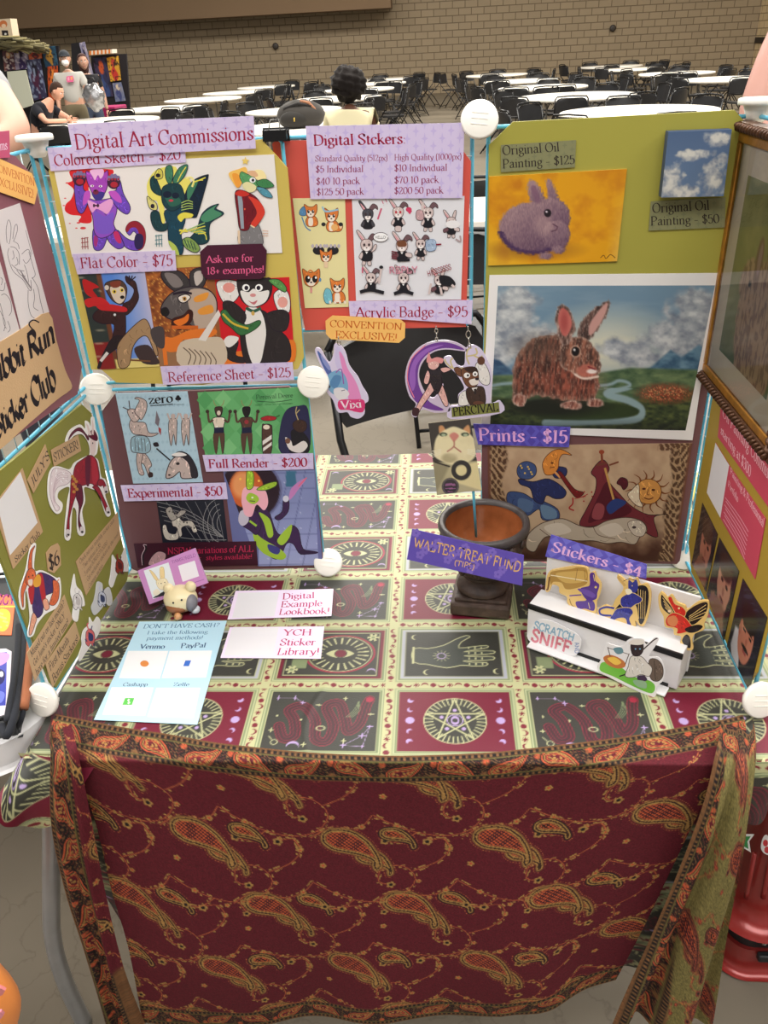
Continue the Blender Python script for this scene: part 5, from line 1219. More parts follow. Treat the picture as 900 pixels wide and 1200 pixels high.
foxlet(s, 226, 722, 1.1, 0); s.outl([(180, 720), (200, 730), (205, 775), (180, 780), (170, 750)], (120, 190, 206), (40, 80, 96), 2).hatch([[(196 + k * 20, 770), (198 + k * 20, 782)] for k in range(4)], 9, (240, 228, 214))
s.done('sticker_sheet', 'pale yellow sheet of five small orange fox stickers', 'sticker sheet')
s = Sheet(BACKM, .0012, [(285, 350), (742, 345), (728, 765), (302, 770)], (228, 228, 234), .0008, C4)
VE, SK, LN = (28, 28, 36), (214, 196, 194), (64, 48, 52)
def rabbit(s, x, y, k, dark=False, ear=1, arms=0, legs=1, eyes=LN):
    f = lambda *p: [(x + a * k, y + b * k) for a, b in p]; c = (70, 70, 78) if dark else SK
    s.outl(f((-14, -26), (-34, -58), (-26, -62), (-4, -32)), c, LN, 2.2).blob(f((-16, -30), (-28, -54), (-10, -34)), (222, 160, 168))
    s.outl(f((4, -32), (18, -52), (34, -44), (36, -30), (26, -36), (14, -26)) if ear else f((4, -30), (14, -60), (22, -58), (16, -28)), (112, 84, 90) if ear else c, LN, 2.2)
    if legs: s.outl(f((-12, 34), (-4, 30), (-4, 52), (-16, 54)), c, LN, 2).outl(f((4, 30), (12, 34), (16, 54), (4, 54)), c, LN, 2)
    s.outl(f((-16, 8), (16, 8), (18, 36), (0, 42), (-18, 36)), VE, LN, 2)
    if arms == 0: s.outl(f((-16, 10), (-26, 26), (-20, 34), (-12, 20)), c, LN, 2).outl(f((16, 10), (26, 26), (20, 34), (12, 20)), c, LN, 2)
    elif arms == 1: s.outl(f((14, 12), (30, 2), (34, -14), (26, -14), (18, 4)), c, LN, 2).outl(f((-16, 10), (-26, 26), (-18, 34), (-12, 20)), c, LN, 2)
    elif arms == 2: s.outl(f((-16, 12), (-34, 20), (-30, 34), (-12, 24)), (110, 76, 84), LN, 2).outl(f((14, 12), (34, 14), (34, 28), (14, 24)), c, LN, 2)
    s.outl(f((-20, -20), (-10, -32), (10, -32), (20, -20), (16, 0), (0, 8), (-16, 0)), c, LN, 2.2); s.blob(f((-10, -6), (10, -6), (8, 4), (0, 7), (-8, 4)), (244, 236, 234)); s.ell(x - 8 * k, y - 14 * k, 4 * k, 5 * k, eyes).ell(x + 8 * k, y - 14 * k, 4 * k, 5 * k, eyes).ell(x, y - 4 * k, 2.6 * k, 2 * k, (70, 30, 40)).poly(f((-5, 9), (5, 9), (0, 17)), (240, 240, 240))
PKT = (206, 92, 124)
rabbit(s, 350, 434, 1.1, dark=True, legs=0); s.line([(405, 395), (390, 440)], 7, PKT).text('! !', (412, 384), (432, 376), 22, PKT)
rabbit(s, 473, 426, 1.1, legs=0, eyes=(190, 40, 60)); s.ell(516, 400, 12, 10, (206, 60, 100)).poly([(508, 405), (530, 405), (520, 420)], (206, 60, 100)).outl([(462, 468), (484, 468), (484, 488), (462, 488)], SK, LN, 2)
rabbit(s, 594, 428, 1.1, arms=0); s.outl([(548, 405), (572, 405), (576, 440), (548, 440)], (196, 160, 164), LN, 2).line([(572, 404), (572, 370)], 11, SK)
rabbit(s, 688, 462, .95, arms=2, ear=0); s.ell(694, 460, 30, 16, (238, 236, 238)).line([(706, 520), (726, 530), (724, 506)], 7, (180, 160, 162))
rabbit(s, 345, 560, 1.2, arms=1); s.ell(402, 512, 30, 19, (250, 250, 252)).line(ellipse(402, 512, 30, 19), 2.4, LN, closed=True, sm=False).text('HELLO!', (380, 518), (424, 518), 11, LN, 'hand')
rabbit(s, 488, 562, 1.15, arms=2, legs=0); s.blob([(470, 530), (500, 526), (506, 548), (472, 550)], (120, 74, 50)).hatch([[(446, 570 + k * 9), (468, 574 + k * 9)] for k in range(4)], 6, (110, 50, 60)).line([(470, 606), (520, 604)], 12, VE)
rabbit(s, 564, 552, .95); s.outl([(588, 528), (622, 524), (624, 562), (590, 566)], (170, 190, 216), (90, 120, 160), 2).line([(626, 542), (648, 541)], 6, (140, 40, 60)).text('ask me', (591, 550), (621, 548), 13, (90, 120, 160), 'mono')
rabbit(s, 362, 690, 1.0, arms=1, legs=0); s.line([(318, 735), (360, 726), (415, 738)], 14, VE).line([(395, 700), (404, 640)], 8, SK).ell(404, 634, 8, 7, VE).text('!', (324, 668), (332, 668), 34, PKT, 'fat')
rabbit(s, 494, 692, 1.05, ear=1, legs=0); s.line([(456, 742), (494, 732), (534, 742)], 14, VE); s.text('REPLY', (436, 660), (552, 656), 26, (214, 150, 168), 'fat')
rabbit(s, 640, 700, 1.0, ear=0, arms=2, legs=0); s.outl([(640, 670), (680, 672), (705, 700), (690, 712), (650, 706)], VE, LN, 2).line([(606, 700), (598, 742)], 9, SK).line([(644, 715), (650, 746)], 9, SK).line([(690, 705), (702, 716)], 9, SK); s.text('HISSSSSSS', (594, 672), (690, 642), 22, (150, 40, 56), 'hand')
s.done('sticker_sheet', 'white sheet of ten chibi rabbit stickers in black vests', 'sticker sheet')
MU = (150, 40, 92)
tx = [('Digital Stckers:', (130, 140), (505, 132), (127, 97), (503, 90), CRIM, 'bold')]
for i, (a, b_, ra, rb) in enumerate((('Standard Quality (512px)', 'High Quality (1000px)', 430, 730), ('$5 Individual', '$10 Individual', 332, 672), ('$40 10 pack', '$70 10 pack', 318, 638), ('$125 50 pack', '$200 50 pack', 334, 656))):
    yy = (205, 250, 299, 342)[i]; h = (24, 27, 27, 27)[i]
    tx += [(a, (136 + i * 2, yy), (ra, yy - 3), (136 + i * 2, yy - h), (ra, yy - 3 - h), MU, 'roman'), (b_, (457, yy - 5), (rb, yy - 8), (457, yy - 5 - h), (rb, yy - 8 - h), MU, 'roman')]
sign(BACKM, .0035, [(97, 62), (742, 48), (733, 353), (117, 358)], LAV, C4, 'large lavender price list headed Digital Stckers', tx, pat='star', pc=(200, 184, 230), pn=(18, 5))
sign(BACKM, .0030, [(272, 772), (775, 768), (770, 865), (277, 832)], LAV, C4, 'lavender sign reading Acrylic Badge $95 below the sticker sheets', [('Acrylic Badge - $95', (300, 836), (755, 834), (300, 797), (755, 792), CRIM, 'roman')], pat='star', pc=LAVP)
def conv(pl, off, quad, crop, label, t1, t2):
    s = Sheet(pl, off, quad, (246, 192, 108), .0009, crop)
    for (tx, b0, b1, c0, c1) in (t1, t2): s.text(tx, b0, b1, 0, (206, 104, 40), 'roman', up0=c0, up1=c1)
    return s.done('exclusive_tag', label, 'sign')
conv(BACKM, .0050, [(178, 852), (206, 830), (480, 845), (502, 862), (500, 920), (476, 941), (200, 926), (180, 905)], C4, 'orange octagonal tag reading CONVENTION EXCLUSIVE above the acrylic charms',
     ('CONVENTION', (195, 876), (488, 888), (195, 848), (490, 862)), ('EXCLUSIVE!', (218, 920), (468, 932), (218, 892), (470, 904)))
# a binder clip on the top wire
t = thing('binder_clip', hit(320, 165, BACKL, .012), 'black binder clip on the top wire between the two left boards', 'clip')
c0 = [hit(x, y, BACKL, .012) for x, y in ((307, 153), (335, 152), (336, 165), (308, 166))]; MB().extrude(c0[::-1], BACKL[1], .016, (30, 30, 30)).build('clip_body', BLACK_S, t, bevel=.002)
MB().tube([(c0[0] + c0[1]) / 2 + [-.008, .004, 0], (c0[0] + c0[1]) / 2 + [-.006, .012, .012], (c0[0] + c0[1]) / 2 + [.006, .012, .012], (c0[0] + c0[1]) / 2 + [.008, .004, 0]], .0009, 6).build('clip_handle', GREY_L, t)

# --- lower left: mauve board of reference sheets
Sheet(BACKL, .010, [(30, 130), (78, 65), (375, 55), (708, 40), (780, 90), (835, 690), (800, 700), (160, 712), (128, 700)], (104, 68, 72), .005, C8).done('foam_board', 'dull mauve foam board with reference sheets and renders, lower left', 'display board')
r1, r2 = (130, 450, 3.6), (140, 545, 3.673)
q = [(78, 65), (340, 58), (397, 388), (143, 393)]
s = Sheet(BACKL, .0112, q, (178, 208, 224), .0008, C8)
for i in range(16):
    for j in range(10): 
        p = bil(q, (i + .5) / 16, (j + .5) / 10); s.k = 1; s.poly([p + [0, -7], p + [6, 0], p + [0, 7], p + [-6, 0]], (166, 198, 216))
s.k = 3; s.setcrop(*r1)
FG, FL = (196, 178, 172), (70, 56, 60)
s.outl([(128, 290), (150, 300), (172, 340), (160, 360), (170, 385), (160, 392), (140, 340), (115, 330)], FG, FL, 3).outl([(112, 290), (135, 290), (128, 340), (140, 380), (120, 380), (108, 330)], FG, FL, 3).blob([(160, 372), (176, 375), (176, 392), (160, 392)], (60, 40, 40))
s.outl([(85, 150), (110, 160), (145, 165), (160, 205), (200, 208), (170, 222), (130, 215), (95, 210), (78, 180)], FG, FL, 3).outl([(90, 225), (150, 222), (168, 270), (150, 292), (110, 290), (86, 280)], (150, 182, 196), FL, 3).hatch([[(100 + k * 14, 230), (104 + k * 14, 285)] for k in range(4)], 2, FL)
s.outl([(70, 110), (95, 105), (120, 120), (118, 150), (95, 160), (76, 135)], FG, FL, 3).outl([(100, 115), (120, 70), (100, 62), (115, 56), (148, 72), (150, 110), (130, 150), (118, 140)], FG, FL, 3).line([(76, 110), (50, 98)], 4, FL).line([(80, 106), (76, 70)], 4, FL).ell(92, 122, 3, 3, INK)
s.text('zero', (160, 84), (262, 76), 36, (26, 26, 34), 'bold').line([(165, 92), (262, 84)], 3, (26, 26, 34)).ell(278, 62, 7, 7, (26, 26, 34)).ell(289, 62, 7, 7, (26, 26, 34)).ell(283, 54, 7, 7, (26, 26, 34)).line([(283, 58), (284, 74)], 4, (26, 26, 34)).text('Unicorn - Any Pronouns', (195, 94), (310, 88), 7, (60, 60, 80), 'mono')
s.poly([(192, 112), (206, 150), (200, 180), (186, 165)], (120, 112, 122)).poly([(200, 180), (212, 190), (210, 218), (202, 200)], (170, 50, 50)).blob([(178, 250), (196, 246), (202, 262), (184, 264)], (40, 36, 44))
for cx in (262, 316): s.outl([(cx - 14, 150), (cx + 14, 148), (cx + 16, 190), (cx + 12, 260), (cx + 2, 210), (cx - 8, 262), (cx - 18, 200)], FG, FL, 3).ell(cx, 136, 10, 11, FG).line([(cx - 14, 152), (cx - 24, 124)], 7, FG).line([(cx + 14, 150), (cx + 24, 122)], 7, FG)
s.outl([(232, 395), (245, 340), (268, 310), (300, 300), (330, 320), (352, 360), (358, 392), (300, 398), (290, 370), (262, 392)], FG, FL, 4).line([(192, 272), (250, 322)], 6, (40, 36, 46), taper=False).outl([(258, 306), (290, 284), (330, 300), (360, 350), (366, 392), (340, 392), (330, 340), (300, 310)], (44, 40, 48), INK, 2).blob([(255, 298), (290, 288), (320, 300), (280, 306)], (236, 232, 230)).ell(282, 336, 8, 6, (30, 24, 30)).ell(246, 384, 5, 4, (60, 40, 44))
s.done('art_print', 'pale blue reference sheet of a unicorn with the word zero', 'art print', 'sample prints on the left boards')
q = [(377, 62), (776, 42), (800, 288), (405, 293)]
s = Sheet(BACKL, .0112, q, (104, 176, 112), .0008, C8)
for i in range(5):
    for j in range(4):
        p = bil(q, (i + .35) / 6, (j + .5) / 4); s.k = 1; s.poly([p + [0, -34], p + [30, 0], p + [0, 34], p + [-30, 0]], ((84, 158, 96), (124, 192, 128), (96, 168, 104))[(i + j * 2) % 3])
s.k = 3; s.setcrop(*r1)
for cx, back in ((455, 0), (572, 1)):
    B_ = (88, 62, 52); s.outl([(cx - 26, 145), (cx + 24, 143), (cx + 20, 185), (cx + 24, 240), (cx + 16, 296), (cx + 2, 215), (cx - 10, 296), (cx - 22, 240), (cx - 18, 185)], B_ if back else (228, 214, 196), INK, 3)
    s.blob([(cx - 20, 205), (cx + 22, 203), (cx + 22, 250), (cx + 15, 296), (cx + 2, 216), (cx - 10, 296), (cx - 22, 250)], B_); s.poly([(cx - 20, 184), (cx + 20, 182), (cx + 22, 206), (cx - 20, 208)], (30, 34, 62))
    for sx in (-1, 1): s.line([(cx + sx * 24, 150), (cx + sx * 40, 160), (cx + sx * 46, 122)], 9, B_).ell(cx + sx * 48, 116, 8, 8, (60, 44, 40)).line([(cx + sx * 8, 96), (cx + sx * 18, 84), (cx + sx * 22, 68)], 3, (150, 130, 90))
    s.outl([(cx - 16, 100), (cx + 14, 98), (cx + 12, 128), (cx, 140), (cx - 12, 128)], (30, 26, 30) if back else (70, 50, 44), INK, 3)
    if not back: s.ell(cx, 122, 8, 10, (220, 206, 190))
    else: s.ell(cx, 160, 9, 9, (150, 50, 60))
s.outl([(632, 145), (660, 134), (696, 140), (690, 152), (650, 155)], (170, 40, 46), INK, 2).line([(696, 140), (712, 132)], 7, (60, 110, 60)); s.outl([(638, 180), (650, 170), (672, 172), (680, 190), (676, 290), (642, 292)], (84, 58, 50), INK, 3); s.poly([(640, 240), (678, 214), (678, 232), (640, 258)], (230, 226, 220)).poly([(642, 270), (678, 244), (678, 258), (642, 284)], (230, 226, 220)).ell(656, 182, 14, 10, (232, 220, 200))
s.text('Percival Deere', (612, 64), (768, 56), 18, (40, 60, 48), 'light').line([(616, 72), (688, 76), (764, 66)], 2, (40, 60, 48)).text('He/Him - White Tail Deer - Musketeer', (608, 92), (768, 84), 7, (40, 60, 48), 'mono')
s.blob([(716, 290), (714, 180), (740, 110), (790, 92), (832, 108), (834, 288)], (44, 44, 78)); s.outl([(760, 200), (790, 190), (832, 230), (832, 288), (755, 288), (762, 240)], (30, 28, 34), INK, 2).blob([(735, 225), (760, 240), (770, 262), (812, 240), (830, 262), (800, 290), (752, 275)], (224, 218, 214)).outl([(768, 165), (790, 150), (822, 160), (824, 190), (800, 205), (772, 190)], (64, 44, 38), INK, 2).line([(790, 152), (780, 120), (784, 96)], 4, (190, 170, 120)).line([(782, 124), (796, 108)], 4, (190, 170, 120)).ell(746, 240, 11, 12, (120, 84, 66))
s.done('art_print', 'green reference sheet of a deer character with antlers', 'art print', 'sample prints on the left boards')
q = [(472, 348), (803, 342), (832, 690), (598, 694), (512, 600)]
s = Sheet(BACKL, .0111, q, (110, 116, 168), .0008, C8); s.setcrop(*r2)
qz = [(446, 28), (838, 20), (858, 432), (600, 436), ]
def f3(X, Y, u, v):
    C = np.empty(X.shape + (3,)); C[...] = (132, 142, 188); mix(C, np.clip(v * 1.4 - .5, 0, 1), (164, 172, 214)); mix(C, soft(np.abs(((X + Y * .2) % 70) - 35) - 2, 2) * .7, (84, 92, 142)); mix(C, soft(np.abs((Y % 66) - 33) - 2, 2) * .6, (92, 100, 150)); mix(C, soft(np.hypot((X % 70) - 10, (Y % 66) - 8) - 3, 2), (190, 196, 222))
    mix(C, soft(sell(X, Y, 560, 110, 135, 130), 3), (40, 20, 34)); mix(C, soft(sell(X, Y, 545, 100, 72, 84), 3), (204, 96, 44)); mix(C, soft(sell(X, Y, 530, 85, 46, 58), 20) * .8, (240, 170, 110)); mix(C, soft(sell(X, Y, 560, 110, 135, 130) * np.sign(1), 3) * 0, (0, 0, 0)); mix(C, soft(np.abs(sell(X, Y, 560, 110, 135, 130)) - 5, 3), (104, 108, 150)); mix(C, soft(np.maximum(np.abs(X - 738) - 22, np.abs(Y - 60) - 34), 2), (60, 110, 140)); return C
s.raster([(447, 27), (838, 22), (857, 431), (599, 435)], 80, 70, lambda X, Y, u, v: f3(X, Y, u, v)); 
s.poly([(447, 27), (600, 435), (598, 330), (487, 330)], (104, 110, 160))
LM, PU, PKH = (160, 196, 56), (58, 30, 74), (240, 176, 190)
s.outl([(600, 190), (640, 195), (672, 280), (700, 300), (735, 260), (770, 280), (790, 360), (840, 372), (780, 384), (748, 340), (718, 340), (690, 400), (650, 395), (590, 330), (575, 260)], PU, INK, 3)
s.blob([(600, 205), (626, 215), (650, 240), (662, 300), (640, 310), (622, 250)], LM).blob([(680, 320), (740, 255), (732, 310), (700, 345)], LM).blob([(578, 290), (620, 320), (690, 360), (718, 392), (690, 408), (620, 380), (582, 330)], LM).blob([(640, 340), (690, 360), (680, 385), (645, 370)], (60, 60, 130))
s.outl([(545, 200), (590, 200), (610, 260), (590, 300), (560, 280), (520, 250)], PU, INK, 3).blob([(520, 200), (548, 195), (556, 240), (530, 262), (512, 240)], (196, 190, 206)).line([(560, 240), (590, 262)], 9, LM)
s.outl([(668, 225), (700, 200), (706, 150), (728, 150), (726, 200), (690, 236)], PU, INK, 3).ell(716, 145, 13, 14, (212, 212, 226)).blob([(730, 150), (740, 100), (790, 60), (800, 66), (766, 110), (752, 130)], (196, 130, 190)).line([(770, 92), (806, 54)], 5, (232, 110, 130))
s.blob([(525, 150), (535, 100), (580, 92), (625, 105), (640, 160), (622, 195), (590, 170), (570, 220), (540, 215), (530, 180)], PKH).blob([(545, 140), (560, 120), (590, 130), (600, 150), (580, 168), (556, 160)], LM).ell(572, 140, 5, 4, (240, 240, 220)).line([(560, 154), (584, 156)], 3, INK)
s.outl([(548, 100), (548, 30), (562, 22), (578, 40), (574, 96)], LM, (60, 90, 30), 3).outl([(590, 105), (630, 82), (674, 72), (672, 90), (630, 108)], LM, (60, 90, 30), 3); s.ell(520, 60, 5, 5, (250, 200, 90)).ell(600, 68, 5, 5, (250, 200, 90)); s.blob([(780, 365), (850, 372), (845, 382), (785, 384)], (44, 24, 60))
s.done('art_print', 'full render print of a lime green rabbit pilot with pink hair in a space ship', 'art print', 'sample prints on the left boards')
q = [(228, 458), (470, 452), (487, 604), (250, 608)]
s = Sheet(BACKL, .0112, q, (24, 28, 42), .0008, C8); s.setcrop(*r2)
for k in range(7): s.line([(160 + k * 8, 158 + k * 20), (280 + k * 8, 190 + k * 20), (380 + k * 4, 250 + k * 12), (448, 310)][:4] if k < 5 else [(190, 300), (330, 320), (460, 322)], 2.2, (150, 150, 150))
for k in range(6): s.line([(200 + k * 42, 158), (260 + k * 34, 230), (330 + k * 24, 328)], 2, (130, 130, 134))
for k in range(4): s.line(ellipse(440, 250, 20 + k * 20, 36 + k * 24)[5:14], 2.2, (160, 160, 160))
SV = (206, 200, 188)
s.outl([(186, 262), (200, 258), (212, 290), (240, 296), (248, 280), (256, 290), (250, 320), (205, 322), (188, 296)], SV, INK, 3).outl([(225, 220), (250, 210), (270, 240), (310, 240), (330, 270), (335, 286), (318, 290), (300, 262), (268, 270), (270, 300), (258, 308), (246, 270), (228, 260)], SV, INK, 3).outl([(200, 190), (222, 180), (240, 215), (262, 196), (285, 196), (280, 210), (250, 228), (225, 240), (205, 215)], (170, 164, 156), INK, 3)
for k in range(10): s.ell(215 + (k * 31) % 110, 200 + (k * 23) % 90, 4, 4, (90, 86, 84))
s.done('art_print', 'small black print of a silver beast floating in a white web', 'art print', 'sample prints on the left boards')
q = [(145, 612), (590, 603), (597, 690), (160, 700)]
s = Sheet(BACKL, .0116, q, (60, 16, 36), .0008, C8)
s.text('NSFW variations of ALL', (268, 650), (580, 641), 23, (190, 44, 84)).text('styles available!', (408, 671), (576, 666), 17, (190, 44, 84)).text('of other', (300, 676), (392, 672), 17, (190, 44, 84))
s.line([(180, 690), (178, 655), (190, 630), (186, 618)], 8, (30, 20, 28)).line([(176, 690), (174, 655), (185, 630), (180, 616), (192, 617)], 2, (220, 190, 200)).outl([(200, 690), (210, 660), (235, 640), (262, 650), (250, 680)], (200, 160, 166), INK, 2).done('notice_card', 'dark maroon banner with pink lettering about NSFW variations', 'sign')
sign(BACKL, .0128, [(395, 290), (797, 283), (799, 341), (408, 350)], LAV, C8, 'lavender sign reading Full Render $200', [('Full Render - $200', (418, 336), (776, 331), (415, 306), (775, 300), CRIM, 'bold')], pat='star', pc=LAVP)
sign(BACKL, .0128, [(97, 400), (480, 390), (487, 450), (110, 458)], LAV, C8, 'lavender sign reading Experimental $50', [('Experimental - $50', (125, 444), (468, 436), (120, 413), (466, 403), CRIM, 'bold')], pat='star', pc=LAVP)

# ------------------------------------------------------------------ right back: oil paintings
def wpx(pl, pts3, off=0): return [proj(np.array(p)) for p in pts3]
Sheet(BACKR, .010, [(573, 170), (601, 143), (861, 129), (879, 150), (836, 440), (566, 450)], (166, 160, 70), .005).done('foam_board', 'olive green foam board with clipped corners carrying the oil paintings', 'display board')
Sheet(BACKR, .009, [(566, 440), (833, 436), (796, 661), (569, 657), (564, 560)], (112, 76, 78), .004).done('foam_board', 'mauve brown foam board behind the sun and moon print', 'display board')
q = [(60, 275), (475, 252), (445, 530), (57, 543)]
s = Sheet(BACKR, .0125, q, (214, 150, 30), .0025, C5, (220, 170, 70))
def fy(X, Y, u, v):
    n = fbm(X * .02, Y * .02, 5); C = np.empty(X.shape + (3,)); C[...] = (222, 158, 22); mix(C, (n - .45) * 2.5, (196, 122, 20)); mix(C, np.clip((.35 - u) * 2, 0, 1) * np.clip((v - .5) * 2, 0, 1), (232, 196, 60)); mix(C, np.clip((u - .9) * 6, 0, 1) * np.clip(v, 0, 1), (238, 206, 110)); mix(C, np.clip(.5 - v, 0, 1) * np.clip(u - .4, 0, 1) * .8, (186, 112, 16))
    w = (vn(X * .5, Y * .16, 2) - .5); dx, dy = X + 8 * w, Y + 8 * (vn(X * .13, Y * .4, 3) - .5)
    body = sell(dx, dy, 192, 430, 104, 78); A, B_ = (164, 134, 138), (96, 70, 92)
    def fur(d, cx, cy, r, k=1):
        m = soft(d, 6); L = np.clip(.55 - (Y - cy) / (2.2 * r) - (X - cx) / (4 * r) + .5 * w, 0, 1)[..., None]
        col = np.array(B_) * (1 - L) + np.array(A) * L; C[...] = C * (1 - m[..., None]) + col * m[..., None]
    mix(C, soft(sell(X, Y, 190, 496, 110, 24), 30) * .6, (120, 72, 30))
    fur(sdpoly(dx, dy, smooth([(175, 300), (186, 284), (208, 300), (226, 340), (218, 368), (196, 362), (180, 335)], True, 4)), 200, 340, 60); fur(sdpoly(dx, dy, smooth([(232, 290), (240, 281), (258, 310), (268, 348), (240, 342)], True, 4)), 250, 320, 60)
    fur(body, 180, 420, 100); mix(C, soft(np.abs(body + 4) - 6, 8) * (Y > 440), (70, 46, 84))
    fur(sell(dx, dy, 246, 398, 58, 60), 240, 380, 80); fur(sell(dx, dy, 262, 452, 42, 44), 262, 440, 60)
    for ex, ey in ((230, 514), (268, 496)): fur(sell(dx, dy, ex, ey, 20, 11), ex, ey, 30)
    mix(C, soft(sdpoly(X, Y, smooth([(186, 305), (200, 305), (214, 345), (206, 356), (192, 335)], True, 3)), 5) * .7, (120, 84, 108)); mix(C, soft(sell(X, Y, 222, 420, 26, 30), 20) * .5, (184, 152, 150))
    mix(C, soft(sell(X, Y, 236, 385, 11, 12), 3), (26, 16, 26)); mix(C, soft(sell(X, Y, 233, 381, 3, 3), 2), (220, 210, 220)); mix(C, soft(sdline(X, Y, [(252, 418), (266, 426), (262, 436), (248, 440)]) - 1.6, 2), (84, 50, 70)); return C
s.raster(q, 120, 165, fy); s.line([(395, 520), (405, 512), (412, 522), (425, 510), (440, 520)], 2.4, (110, 70, 20)); s.done('oil_painting', 'small canvas of a grey mauve rabbit on a glowing yellow ground', 'painting', m=OIL)
q = [(600, 140), (791, 133), (766, 334), (578, 338)]
s = Sheet(BACKR, .030, q, (86, 112, 150), .018, C5, (50, 70, 104))
def fc(X, Y, u, v):
    C = np.empty(X.shape + (3,)); C[...] = (80, 102, 136); mix(C, v * .6, (112, 134, 160)); n = fbm(u * 4, v * 4, 3, 5)
    for cx, cy, rx, ry, sd in ((.82, .15, .24, .16, 1), (.45, .36, .34, .09, 2), (.14, .72, .22, .3, 3), (.8, .7, .22, .3, 4), (.35, .93, .3, .12, 6), (.9, .45, .12, .1, 7)):
        d = np.hypot((u - cx) / rx, (v - cy) / ry) + (fbm(u * 9, v * 9, sd, 4) - .5) * 1.3; m = np.clip((1.0 - d) * 3, 0, 1); t = fbm(u * 14 + 3, v * 14, sd + 5, 4); L = np.clip(.9 - (d * .5) + (t - .5) * 1.5, 0, 1)[..., None]
        col = np.array((104, 116, 138)) * (1 - L) + np.array((206, 204, 196)) * L; C[...] = C * (1 - m[..., None]) + col * m[..., None]
    return C
s.raster(q, 90, 84, fc).done('oil_painting', 'small thick canvas of white clouds in a blue sky', 'painting', m=OIL)
for quad, l1, l2, lb in (([(95, 180), (322, 165), (318, 247), (95, 262)], ('Original Oil', (100, 210), (272, 198), (98, 182), (270, 172)), ('Painting - $125', (100, 250), (318, 236), (99, 224), (317, 210)), 'grey green sign reading Original Oil Painting $125 above the yellow rabbit'),
                         ([(547, 350), (772, 338), (770, 428), (540, 438)], ('Original Oil', (551, 384), (724, 374), (550, 356), (722, 346)), ('Painting - $50', (546, 422), (754, 414), (546, 396), (752, 388)), 'grey green sign reading Original Oil Painting $50 below the clouds')):
    sign(BACKR, .0118, quad, (134, 134, 96), C5, lb, [(*l1, (44, 32, 30), 'roman'), (*l2, (44, 32, 30), 'roman')], pat='star', pc=(124, 126, 92), pn=(10, 3))
q = [(573.6, 322.4), (841, 320), (811.5, 516), (564, 505)]
s = Sheet(BACKR, .0115, q, (236, 234, 232), .0009)
s.setcrop(*z5 if False else (570, 320, 3.333))
qi = [(45, 50), (893, 48), (778, 615), (14, 600)]
